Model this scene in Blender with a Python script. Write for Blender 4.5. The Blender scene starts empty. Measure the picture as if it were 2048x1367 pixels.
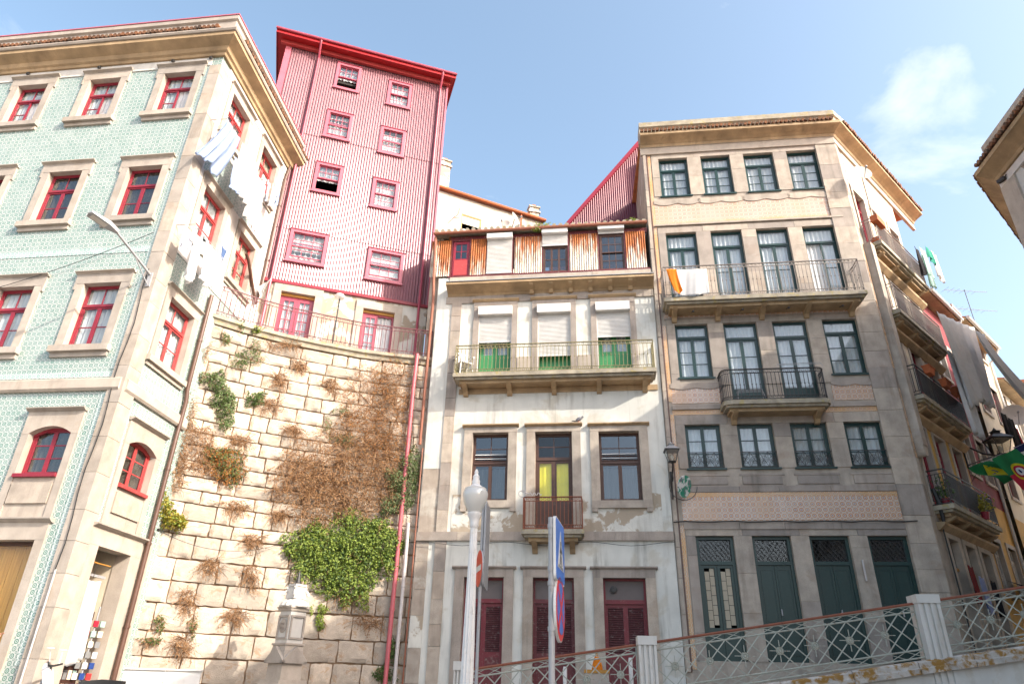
import bpy, bmesh, math, random
from mathutils import Vector, Matrix
random.seed(7)
RAD = math.radians
SC = bpy.context.scene
COL = SC.collection

# ------------------------------------------------------------------ camera
# zenith vanishing point and horizon measured on the photograph give pitch, roll, yaw; 24 mm lens on a 36 mm sensor
F, CX, CY = 1365.0, 1024.0, 683.5
PITCH, ROLL, YAW = RAD(27.2), math.atan2(66, 2653), RAD(5.2)
_f0 = Vector((-math.sin(YAW), math.cos(YAW), 0)); _r0 = Vector((math.cos(YAW), math.sin(YAW), 0)); _z = Vector((0, 0, 1))
FW = _f0 * math.cos(PITCH) + _z * math.sin(PITCH)
_up = _z * math.cos(PITCH) - _f0 * math.sin(PITCH)
RT = _r0 * math.cos(ROLL) + _up * math.sin(ROLL)
UP = _up * math.cos(ROLL) - _r0 * math.sin(ROLL)
CAM = Vector((0, 0, 1.65))
cd = bpy.data.cameras.new('camera'); cam = bpy.data.objects.new('camera', cd); COL.objects.link(cam)
cd.lens = 36.0 * F / 2048.0; cd.sensor_width = 36.0; cd.sensor_fit = 'HORIZONTAL'; cd.clip_end = 2000; cd.clip_start = .05
cam.matrix_world = Matrix(((RT.x, UP.x, -FW.x, CAM.x), (RT.y, UP.y, -FW.y, CAM.y), (RT.z, UP.z, -FW.z, CAM.z), (0, 0, 0, 1)))
SC.camera = cam

# ------------------------------------------------------------------ sky, sun, exposure
SUN = Vector((.30, -.15, .205)).normalized()          # direction towards the sun
elev = math.asin(SUN.z); azim = math.atan2(SUN.x, SUN.y)
w = bpy.data.worlds.new('World'); SC.world = w; w.use_nodes = True
nt = w.node_tree; nt.nodes.clear()
out = nt.nodes.new('ShaderNodeOutputWorld'); bg = nt.nodes.new('ShaderNodeBackground')
sky = nt.nodes.new('ShaderNodeTexSky'); sky.sky_type = 'NISHITA'; sky.sun_disc = False
sky.sun_elevation = elev; sky.sun_rotation = azim; sky.altitude = 60; sky.air_density = 1.0; sky.dust_density = 4.5; sky.ozone_density = .9
tc = nt.nodes.new('ShaderNodeTexCoord')
mp = nt.nodes.new('ShaderNodeMapping'); mp.inputs['Scale'].default_value = (1, 1, 1.7); mp.inputs['Location'].default_value = (.12, .55, .3)
nz = nt.nodes.new('ShaderNodeTexNoise'); nz.inputs['Scale'].default_value = 5.5; nz.inputs['Detail'].default_value = 9; nz.inputs['Roughness'].default_value = .58; nz.inputs['Distortion'].default_value = .35
nzb = nt.nodes.new('ShaderNodeTexNoise'); nzb.inputs['Scale'].default_value = 1.15; nzb.inputs['Detail'].default_value = 2
# wisps: fine noise gated by a broad one, plus the one cloud seen over the alley
cdir = (FW + RT * ((1860 - CX) / F) - UP * ((268 - CY) / F)).normalized()
dotn = nt.nodes.new('ShaderNodeVectorMath'); dotn.operation = 'DOT_PRODUCT'; dotn.inputs[1].default_value = cdir
mr = nt.nodes.new('ShaderNodeMapRange'); mr.inputs[1].default_value = math.cos(RAD(8.5)); mr.inputs[2].default_value = 1.0
nrm = nt.nodes.new('ShaderNodeVectorMath'); nrm.operation = 'NORMALIZE'
nt.links.new(tc.outputs['Generated'], nrm.inputs[0]); nt.links.new(nrm.outputs[0], dotn.inputs[0]); nt.links.new(nrm.outputs[0], mp.inputs['Vector'])
nt.links.new(mp.outputs[0], nz.inputs['Vector']); nt.links.new(nrm.outputs[0], nzb.inputs['Vector']); nt.links.new(dotn.outputs['Value'], mr.inputs[0])
def wm(op, a, b):
    n = nt.nodes.new('ShaderNodeMath'); n.operation = op
    for i, v in enumerate((a, b)):
        if isinstance(v, (int, float)): n.inputs[i].default_value = v
        else: nt.links.new(v, n.inputs[i])
    return n.outputs[0]
gate = wm('MULTIPLY', wm('MAXIMUM', wm('SUBTRACT', nzb.outputs[0], .64), 0.0), 1.6)
tot = wm('ADD', wm('ADD', wm('MULTIPLY', nz.outputs[0], 1.0), wm('MULTIPLY', mr.outputs[0], .24)), gate)
mr2 = nt.nodes.new('ShaderNodeMapRange'); mr2.inputs[1].default_value = .66; mr2.inputs[2].default_value = 1.02; mr2.clamp = True
nt.links.new(tot, mr2.inputs[0])
mixc = nt.nodes.new('ShaderNodeMix'); mixc.data_type = 'RGBA'
nt.links.new(mr2.outputs[0], mixc.inputs['Factor']); hs = nt.nodes.new('ShaderNodeHueSaturation'); hs.inputs['Saturation'].default_value = .95; hs.inputs['Hue'].default_value = .488; nt.links.new(sky.outputs[0], hs.inputs['Color']); nt.links.new(hs.outputs[0], mixc.inputs['A']); mixc.inputs['B'].default_value = (3.3, 3.4, 3.5, 1)
nt.links.new(mixc.outputs['Result'], bg.inputs['Color']); bg.inputs['Strength'].default_value = .15
nt.links.new(bg.outputs[0], out.inputs[0])
sl = bpy.data.lights.new('sun', 'SUN'); sl.energy = 2.45; sl.angle = RAD(.53); sl.color = (1, .92, .8)
so = bpy.data.objects.new('sun', sl); COL.objects.link(so); so.rotation_euler = (-SUN).to_track_quat('-Z', 'Y').to_euler(); so.location = (30, -20, 40)
SC.view_settings.view_transform = 'Standard'; SC.view_settings.look = 'None'; SC.view_settings.gamma = 1; SC.view_settings.exposure = 1.52
SC.render.film_transparent = False
SC.cycles.max_bounces = 8; SC.cycles.transparent_max_bounces = 12; SC.cycles.use_denoising = True

# ------------------------------------------------------------------ pixel -> place
def ray(x, y): return FW + RT * ((x - CX) / F) - UP * ((y - CY) / F)
def hit(x, y, p, n):
    d = ray(x, y); return CAM + d * ((Vector(p) - CAM).dot(n) / d.dot(n))
def on_z(x, y, z):
    d = ray(x, y); return CAM + d * ((z - CAM.z) / d.z)
def on_y(x, y, Y):
    d = ray(x, y); return CAM + d * (Y / d.y)

# ------------------------------------------------------------------ materials
MATS = {}
class NT:
    def __init__(s, name):
        m = bpy.data.materials.new(name); m.use_nodes = True; s.m = m; s.t = m.node_tree; s.t.nodes.clear()
        s.o = s.n('ShaderNodeOutputMaterial'); MATS[name] = m
    def n(s, k, **kw):
        x = s.t.nodes.new(k)
        for a, b in kw.items(): setattr(x, a, b)
        return x
    def l(s, a, b): s.t.links.new(a, b)
    def v(s, sock, val):
        if hasattr(val, 'links') or hasattr(val, 'is_linked'): s.l(val, sock)
        else: sock.default_value = val
    def math(s, op, a, b=0.0, c=0.0, clamp=False):
        x = s.n('ShaderNodeMath', operation=op, use_clamp=clamp)
        for i, q in enumerate((a, b, c)): s.v(x.inputs[i], q)
        return x.outputs[0]
    def mix(s, f, a, b, mode='MIX'):
        x = s.n('ShaderNodeMix', data_type='RGBA', blend_type=mode)
        s.v(x.inputs['Factor'], f); s.v(x.inputs['A'], a if not isinstance(a, tuple) else (*a[:3], 1)); s.v(x.inputs['B'], b if not isinstance(b, tuple) else (*b[:3], 1))
        return x.outputs['Result']
    def coord(s): return s.n('ShaderNodeTexCoord').outputs['Object']
    def noise(s, scale, detail=4, rough=.55, vec=None, stretch=None, dist=0):
        c = vec or s.coord()
        if stretch:
            mp = s.n('ShaderNodeMapping'); mp.inputs['Scale'].default_value = stretch; s.l(c, mp.inputs['Vector']); c = mp.outputs[0]
        x = s.n('ShaderNodeTexNoise'); x.inputs['Scale'].default_value = scale; x.inputs['Detail'].default_value = detail
        x.inputs['Roughness'].default_value = rough; x.inputs['Distortion'].default_value = dist; s.l(c, x.inputs['Vector'])
        return x.outputs['Fac']
    def ramp(s, f, a, b):
        x = s.n('ShaderNodeMapRange', clamp=True); s.v(x.inputs[0], f); x.inputs[1].default_value = a; x.inputs[2].default_value = b
        return x.outputs[0]
    def bump(s, h, strength=.3, dist=.01):
        x = s.n('ShaderNodeBump'); x.inputs['Strength'].default_value = strength; x.inputs['Distance'].default_value = dist; s.l(h, x.inputs['Height'])
        return x.outputs[0]
    def pbsdf(s, col, rough=.7, metal=0, normal=None, **kw):
        p = s.n('ShaderNodeBsdfPrincipled'); s.v(p.inputs['Base Color'], col if not isinstance(col, tuple) else (*col[:3], 1)); s.v(p.inputs['Roughness'], rough); s.v(p.inputs['Metallic'], metal)
        if normal: s.l(normal, p.inputs['Normal'])
        for k, q in kw.items(): s.v(p.inputs[k.replace('_', ' ')], q)
        return p.outputs[0]
    def fin(s, sh): s.l(sh, s.o.inputs['Surface']); return s.m
def sc_(c, k): return tuple(x * k for x in c[:3])

def surf(name, base, rough=.75, var=.15, scale=2.5, bump=.25, bscale=45, bdist=.008, streak=0, streakcol=(.12, .10, .08), patch=0, patchcol=(.35, .3, .24),
         speck=0, speckcol=(.05, .05, .05), rand=0, metal=0, pscale=1.1, hue=None, pth=(.56, .63)):
    t = NT(name)
    n1 = t.noise(scale, 5); col = t.mix(t.ramp(n1, .3, .7), sc_(base, 1 - var), sc_(base, 1 + var))
    if hue: col = t.mix(t.ramp(t.noise(scale * .6, 3), .45, .7), col, hue)
    if speck:
        col = t.mix(t.math('MULTIPLY', t.ramp(t.noise(110, 2, .6), .56, .66), speck), col, speckcol)
    if patch:
        col = t.mix(t.math('MULTIPLY', t.ramp(t.noise(pscale, 7, .62, dist=.4), *pth), patch), col, patchcol)
    if streak:
        a = t.ramp(t.noise(3.2, 6, .6, stretch=(1.6, 1.6, .16)), .5, .78); b = t.ramp(t.noise(.9, 3), .35, .65)
        col = t.mix(t.math('MULTIPLY', t.math('MULTIPLY', a, b), streak), col, streakcol)
    if rand:
        oi = t.n('ShaderNodeObjectInfo')
        col = t.mix(1.0, col, t.mix(oi.outputs['Random'], sc_((1, 1, 1), 1 - rand), sc_((1, .98, .95), 1 + rand)), 'MULTIPLY')
    nb = t.noise(bscale, 4, .6)
    return t.fin(t.pbsdf(col, rough, metal, t.bump(nb, bump, bdist)))

def paint(name, base, rough=.45, wear=.0, wearcol=(.3, .25, .2), var=.08):
    t = NT(name); col = t.mix(t.ramp(t.noise(3, 4), .3, .7), sc_(base, 1 - var), sc_(base, 1 + var))
    if wear: col = t.mix(t.math('MULTIPLY', t.ramp(t.noise(14, 6, .65), .55, .66), wear), col, wearcol)
    return t.fin(t.pbsdf(col, rough, 0, t.bump(t.noise(60, 3), .12, .004)))

def cloth_mat(name, base, stripe=None, trans=.35):
    t = NT(name); col = t.mix(t.ramp(t.noise(6, 3), .3, .7), sc_(base, .93), sc_(base, 1.04))
    if stripe:
        c = t.n('ShaderNodeSeparateXYZ'); t.l(t.n('ShaderNodeTexCoord').outputs['Generated'], c.inputs[0])
        f = t.math('FRACT', t.math('MULTIPLY', c.outputs['X'], stripe[0])); col = t.mix(t.math('LESS_THAN', f, stripe[2]), col, stripe[1])
    a = t.pbsdf(col, .9, 0, t.bump(t.noise(150, 2), .1, .003)); b = t.n('ShaderNodeBsdfTranslucent'); t.v(b.inputs['Color'], col)
    mx = t.n('ShaderNodeMixShader'); mx.inputs[0].default_value = trans; t.l(a, mx.inputs[1]); t.l(b.outputs[0], mx.inputs[2])
    return t.fin(mx.outputs[0])

def glass_mat(name, tint=(.93, .95, .95), refl=.05, rough=.015):
    t = NT(name); lw = t.n('ShaderNodeLayerWeight'); lw.inputs['Blend'].default_value = .5
    wob = t.bump(t.noise(1.6, 1), .02, .01)
    fac = t.math('MULTIPLY_ADD', t.math('POWER', lw.outputs['Facing'], 5.0), .95, .03 + refl * .5, clamp=True)      # Schlick, the same from both sides of the pane
    tr = t.n('ShaderNodeBsdfTransparent'); tr.inputs['Color'].default_value = (*tint, 1)
    gl = t.n('ShaderNodeBsdfGlossy'); gl.inputs['Roughness'].default_value = rough; gl.inputs['Color'].default_value = (.95, .97, 1, 1); t.l(wob, gl.inputs['Normal'])
    mx = t.n('ShaderNodeMixShader'); t.l(fac, mx.inputs[0]); t.l(tr.outputs[0], mx.inputs[1]); t.l(gl.outputs[0], mx.inputs[2])
    return t.fin(mx.outputs[0])

def tile_mat(name, s, ground, ringc, dotc, jointc=(.42, .42, .4), alt=None, fade=None, amount=1.0):
    """printed azulejo: a ring with a centre flower on each tile, quarter motifs at the corners"""
    t = NT(name); c = t.n('ShaderNodeSeparateXYZ'); t.l(t.coord(), c.inputs[0])
    def cell(a): return t.math('SUBTRACT', t.math('FRACT', t.math('DIVIDE', a, s)), .5)
    u, v = cell(c.outputs['X']), cell(c.outputs['Z'])
    r = t.math('SQRT', t.math('ADD', t.math('MULTIPLY', u, u), t.math('MULTIPLY', v, v)))
    au, av = t.math('ABSOLUTE', u), t.math('ABSOLUTE', v)
    cu, cv = t.math('SUBTRACT', au, .5), t.math('SUBTRACT', av, .5)
    rc = t.math('SQRT', t.math('ADD', t.math('MULTIPLY', cu, cu), t.math('MULTIPLY', cv, cv)))
    ring = t.math('LESS_THAN', t.math('ABSOLUTE', t.math('SUBTRACT', r, .30)), .075)
    dot = t.math('LESS_THAN', r, .13)
    corner = t.math('LESS_THAN', t.math('ABSOLUTE', t.math('SUBTRACT', rc, .15)), .045)
    ang = t.math('LESS_THAN', t.math('ABSOLUTE', t.math('SUBTRACT', au, av)), .03)
    g = t.mix(t.ramp(t.noise(1.2, 4), .35, .68), ground, alt or ground)
    # each tile fired a little differently
    wn = t.n('ShaderNodeTexWhiteNoise', noise_dimensions='2D'); cb = t.n('ShaderNodeCombineXYZ')
    t.l(t.math('FLOOR', t.math('DIVIDE', c.outputs['X'], s)), cb.inputs[0]); t.l(t.math('FLOOR', t.math('DIVIDE', c.outputs['Z'], s)), cb.inputs[1]); t.l(cb.outputs[0], wn.inputs['Vector'])
    k = t.math('MULTIPLY_ADD', wn.outputs['Value'], .35, .65)
    pat = t.math('MAXIMUM', t.math('MAXIMUM', ring, corner), t.math('MULTIPLY', ang, .5))
    col = t.mix(t.math('MULTIPLY', t.math('MULTIPLY', pat, k), amount), g, ringc); col = t.mix(t.math('MULTIPLY', t.math('MULTIPLY', dot, k), amount), col, dotc)
    if fade: col = t.mix(t.math('MULTIPLY', t.ramp(t.noise(.8, 6, .6), .5, .62), fade[1]), col, fade[0])
    joint = t.math('GREATER_THAN', t.math('MAXIMUM', au, av), .475)
    col = t.mix(t.math('MULTIPLY', joint, .6), col, jointc)
    rough = t.math('MULTIPLY_ADD', joint, .5, t.math('MULTIPLY_ADD', wn.outputs['Value'], .15, .22))
    nb = t.math('ADD', t.math('MULTIPLY', joint, -1.0), t.math('MULTIPLY', wn.outputs['Value'], .3))
    return t.fin(t.pbsdf(col, rough, 0, t.bump(nb, .25, .004)))

GR = (.40, .345, .29)
surf('granite', GR, var=.2, scale=3, speck=.45, speckcol=(.14, .12, .11), bump=.35, bscale=80, streak=.65, patch=.35, patchcol=(.28, .2, .14), rand=.13)
surf('granite_pale', (.40, .352, .305), var=.16, scale=2.4, speck=.5, speckcol=(.2, .17, .15), bump=.3, bscale=80, streak=.5, streakcol=(.17, .14, .11), patch=.3, patchcol=(.32, .25, .18), rand=.11)
surf('granite_ochre', (.38, .265, .15), var=.3, scale=1.8, speck=.35, speckcol=(.16, .1, .06), bump=.4, bscale=60, streak=.85, streakcol=(.15, .1, .05), patch=.5, patchcol=(.34, .24, .13))
surf('granite_grey', (.33, .285, .25), var=.18, scale=2.2, speck=.5, speckcol=(.12, .1, .09), bump=.35, bscale=80, streak=.8, streakcol=(.1, .085, .07), patch=.4, patchcol=(.24, .18, .14), rand=.14)
surf('granite_moss', (.33, .29, .22), var=.3, scale=4, speck=.4, bump=.5, bscale=50, patch=.7, patchcol=(.34, .27, .09), pscale=5, streak=.5)
surf('block', (.47, .405, .335), rough=.9, var=.14, scale=4, speck=.25, speckcol=(.3, .24, .18), bump=.7, bscale=28, bdist=.016, rand=.26, patch=.6, patchcol=(.42, .27, .15), pscale=2.6, streak=.15)
surf('mortar', (.30, .20, .13), rough=.95, var=.3, scale=6, bump=.6, bscale=40)
surf('plaster_white', (.60, .595, .55), rough=.85, var=.1, scale=1.6, bump=.35, bscale=30, streak=1.0, streakcol=(.17, .155, .125), patch=.5, patchcol=(.45, .40, .31), pth=(.54, .62))
surf('plaster_worn', (.60, .585, .53), rough=.9, var=.12, scale=2, bump=.5, bscale=24, streak=.8, streakcol=(.2, .17, .12), patch=.9, patchcol=(.34, .27, .195), pscale=1.5, pth=(.48, .52))
surf('plaster_bare', (.36, .30, .245), rough=.92, var=.2, scale=2.5, bump=.6, bscale=30, streak=.85, streakcol=(.13, .11, .09), patch=.7, patchcol=(.58, .54, .47), pscale=.8)
surf('plaster_roof', (.55, .51, .45), rough=.9, var=.14, scale=2, bump=.5, bscale=24, streak=1.0, streakcol=(.22, .17, .12), patch=.6, patchcol=(.42, .35, .27), pth=(.52, .6))
surf('plaster_red', (.20, .03, .04), rough=.85, var=.2, streak=.6, patch=.3, patchcol=(.3, .12, .1))
surf('plaster_yellow', (.55, .33, .08), rough=.85, var=.15, streak=.5, patch=.3)
surf('plaster_cream', (.62, .54, .42), rough=.85, var=.1, streak=.5, patch=.3)
surf('concrete_white', (.56, .54, .505), rough=.8, var=.08, bump=.3, streak=.6, streakcol=(.25, .19, .12), patch=.25, patchcol=(.42, .35, .26), pscale=3)
surf('concrete_pale', (.60, .57, .54), rough=.8, var=.06, bump=.25, streak=.3)
surf('coping', (.44, .40, .36), rough=.9, var=.25, scale=5, bump=.7, bscale=35, patch=1.0, patchcol=(.27, .145, .035), pscale=5.5, streak=.6, pth=(.46, .56))
surf('asphalt', (.06, .06, .062), rough=.9, var=.2, bump=.5, bscale=120)
surf('cobble', (.22, .2, .18), rough=.85, var=.3, scale=9, bump=.6, bscale=14)
paint('paint_red', (.25, .018, .035), .4, .25, (.3, .1, .08)); paint('paint_red_warm', (.40, .05, .05), .45, .2, (.5, .2, .15)); paint('paint_pink', (.34, .055, .09), .38); paint('paint_rose', (.43, .115, .155), .4)
paint('paint_eave', (.36, .015, .018), .35); paint('paint_green_dark', (.006, .034, .032), .35, .15, (.05, .09, .08)); paint('paint_green', (.035, .22, .075), .45, .3, (.2, .26, .18))
paint('paint_maroon', (.115, .016, .02), .5, .65, (.22, .15, .13)); paint('paint_brown', (.075, .035, .024), .5, .3, (.16, .1, .07)); paint('paint_white', (.62, .61, .59), .4, .2, (.5, .45, .38))
paint('paint_blue', (.06, .19, .62), .35); paint('paint_signred', (.68, .03, .03), .35); paint('paint_orange', (.75, .13, .02), .4); paint('paint_yellow', (.72, .66, .02), .6); paint('paint_black', (.012, .012, .013), .4)
paint('paint_lamp', (.68, .66, .64), .35, .3, (.45, .38, .3)); paint('terracotta', (.42, .105, .03), .7); paint('wood_gold', (.42, .20, .03), .45); paint('wood_dark', (.05, .018, .012), .5, .4, (.12, .06, .04))
paint('iron_dark', (.03, .028, .027), .5, .35, (.12, .06, .03)); paint('iron_grey', (.20, .17, .15), .5, .6, (.15, .07, .03)); paint('iron_olive', (.22, .19, .09), .55, .6, (.13, .06, .03)); paint('iron_rose', (.16, .05, .06), .5, .4, (.2, .08, .06))
paint('iron_pale', (.34, .35, .30), .5, .5, (.22, .11, .05)); paint('iron_rust', (.20, .06, .03), .7, .6, (.1, .03, .02)); paint('zinc', (.32, .32, .33), .4, .5, (.22, .2, .18)); paint('pipe_grey', (.50, .47, .46), .5, .4, (.3, .25, .22)); paint('pipe_brown', (.10, .05, .035), .4, .3, (.2, .12, .08))
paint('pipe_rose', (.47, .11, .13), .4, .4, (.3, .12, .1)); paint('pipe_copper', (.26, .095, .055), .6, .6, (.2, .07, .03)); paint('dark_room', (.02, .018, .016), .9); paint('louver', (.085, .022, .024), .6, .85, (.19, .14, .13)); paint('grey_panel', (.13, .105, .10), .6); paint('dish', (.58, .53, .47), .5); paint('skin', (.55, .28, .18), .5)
paint('door_red', (.16, .014, .022), .5, .5, (.2, .1, .09)); paint('cardboard', (.42, .37, .32), .8); paint('cream_paint', (.72, .65, .5), .6); paint('amber', (.5, .22, .02), .4); paint('cobalt', (.02, .05, .2), .3); paint('rubber', (.02, .02, .02), .7); paint('chrome', (.6, .6, .62), .15)
paint('roof_tile', (.45, .16, .07), .8, .6, (.25, .13, .08), .25); paint('pigeon_grey', (.10, .10, .12), .6); paint('cable', (.02, .02, .02), .6)
glass_mat('glass'); glass_mat('glass_dark', (.62, .64, .66), .12); glass_mat('glass_clear', (.97, .97, .97), 0.0); glass_mat('glass_lamp', (.8, .78, .72), .12, .12)
for nm, c in dict(cloth_white=(.72, .72, .72), cloth_pale=(.36, .46, .66), cloth_blue=(.10, .17, .34), cloth_black=(.02, .02, .025), cloth_orange=(.78, .25, .015), cloth_teal=(.03, .30, .22), cloth_mint=(.42, .58, .52), cloth_red=(.5, .02, .05), cloth_pink=(.66, .36, .38), cloth_green=(.015, .17, .055), cloth_yellow=(.75, .6, .02), cloth_navy=(.015, .02, .09), cloth_grey=(.3, .3, .3), cloth_lace=(.7, .72, .74)).items(): cloth_mat(nm, c)
cloth_mat('cloth_check', (.45, .05, .04), (9, (.03, .02, .02), .5)); cloth_mat('cloth_floral', (.16, .22, .5), (14, (.6, .6, .66), .4)); cloth_mat('cloth_stripe', (.75, .76, .8), (22, (.05, .08, .2), .4)); cloth_mat('curtain', (.84, .86, .88), None, .3); cloth_mat('curtain_warm', (.68, .60, .47), None, .4)
tile_mat('azulejo_green', .125, (.50, .53, .51), (.055, .165, .125), (.12, .25, .2), alt=(.42, .47, .455))
tile_mat('azulejo_border', .105, (.56, .62, .60), (.09, .22, .19), (.3, .42, .40))
tile_mat('azulejo_orange', .15, (.55, .50, .45), (.45, .17, .06), (.22, .23, .29), alt=(.56, .47, .38), fade=((.52, .33, .2), .4), amount=1.0)
tile_mat('azulejo_orange_border', .11, (.55, .47, .38), (.50, .18, .05), (.30, .26, .30), alt=(.6, .38, .15), amount=.9)
surf('azulejo_bare', (.42, .27, .13), var=.3, scale=5, bump=.6, bscale=40)

def metal_sheet(name, base, rough=.33, chips=.06):
    t = NT(name); col = t.mix(t.ramp(t.noise(1.2, 4), .3, .7), sc_(base, .92), sc_(base, 1.1))
    col = t.mix(t.math('MULTIPLY', t.ramp(t.noise(5, 6, .65, stretch=(1, 1, .5)), .67, .7), chips * 6), col, (.55, .42, .44))
    return t.fin(t.pbsdf(col, rough, .15, t.bump(t.noise(8, 2), .08, .01)))
metal_sheet('sheet_rose', (.225, .10, .12), .3); metal_sheet('sheet_maroon', (.12, .02, .034)); metal_sheet('flashing_red', (.28, .025, .045))
def rusty(name):
    t = NT(name); c = t.n('ShaderNodeSeparateXYZ'); t.l(t.n('ShaderNodeTexCoord').outputs['Generated'], c.inputs[0])
    oi = t.n('ShaderNodeObjectInfo')
    h = t.math('ADD', t.math('MULTIPLY', c.outputs['Z'], .62), t.math('MULTIPLY', t.noise(3.6, 7, .7, stretch=(2.6, 2.6, .3)), 1.5))
    h = t.math('ADD', h, t.math('MULTIPLY', oi.outputs['Random'], .34))
    col = t.mix(t.ramp(h, 1.06, 1.3), (.52, .49, .43), (.34, .105, .02))
    col = t.mix(t.ramp(t.noise(9, 5, .6, stretch=(1, 1, .3)), .52, .7), col, t.mix(t.ramp(h, .9, 1.3), (.50, .36, .22), (.14, .035, .012)))
    return t.fin(t.pbsdf(col, .7, .1, t.bump(t.noise(40, 4), .3, .006)))
rusty('rusty_sheet')
def rail_tile(name):
    t = NT(name); col = t.mix(t.ramp(t.noise(7, 5), .35, .65), (.07, .045, .032), (.26, .11, .05)); col = t.mix(t.math('MULTIPLY', t.ramp(t.noise(4, 5), .55, .7), .7), col, (.18, .16, .12))
    return t.fin(t.pbsdf(col, .9, 0, t.bump(t.noise(40, 3), .4, .01)))
rail_tile('eave_tile')
def plank_gold(name):
    t = NT(name); g = t.noise(2.2, 6, .6, stretch=(7, 7, .5), dist=.6); col = t.mix(t.ramp(g, .3, .7), (.46, .22, .035), (.72, .40, .08))
    return t.fin(t.pbsdf(col, .4, 0, t.bump(g, .1, .004)))
plank_gold('plank_gold')
def leaf_mat(name, a, b, trans=.3):
    t = NT(name); oi = t.n('ShaderNodeObjectInfo'); g = t.noise(7, 3); col = t.mix(t.ramp(g, .3, .7), a, b)
    p = t.pbsdf(col, .55); tr = t.n('ShaderNodeBsdfTranslucent'); t.v(tr.inputs['Color'], col); mx = t.n('ShaderNodeMixShader'); mx.inputs[0].default_value = trans; t.l(p, mx.inputs[1]); t.l(tr.outputs[0], mx.inputs[2])
    return t.fin(mx.outputs[0])
leaf_mat('leaf_lime', (.17, .24, .035), (.33, .41, .085), .35); leaf_mat('leaf_green', (.06, .115, .03), (.15, .22, .065)); leaf_mat('leaf_grey', (.12, .17, .07), (.24, .28, .13)); leaf_mat('leaf_gold', (.22, .20, .02), (.42, .36, .05)); leaf_mat('leaf_dry', (.25, .125, .05), (.44, .27, .13)); leaf_mat('twig', (.20, .10, .045), (.34, .19, .09), 0)
leaf_mat('leaf_rust', (.30, .10, .015), (.42, .2, .04))
def globe_mat(name):
    t = NT(name); a = t.pbsdf((.80, .79, .76), .25, 0, None, Transmission_Weight=.0); b = t.n('ShaderNodeBsdfTranslucent'); b.inputs['Color'].default_value = (.85, .84, .8, 1); g = t.n('ShaderNodeBsdfGlossy'); g.inputs['Roughness'].default_value = .1
    m1 = t.n('ShaderNodeMixShader'); m1.inputs[0].default_value = .45; t.l(a, m1.inputs[1]); t.l(b.outputs[0], m1.inputs[2]); m2 = t.n('ShaderNodeMixShader'); m2.inputs[0].default_value = .12; t.l(m1.outputs[0], m2.inputs[1]); t.l(g.outputs[0], m2.inputs[2])
    return t.fin(m2.outputs[0])
globe_mat('opal')

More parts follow.
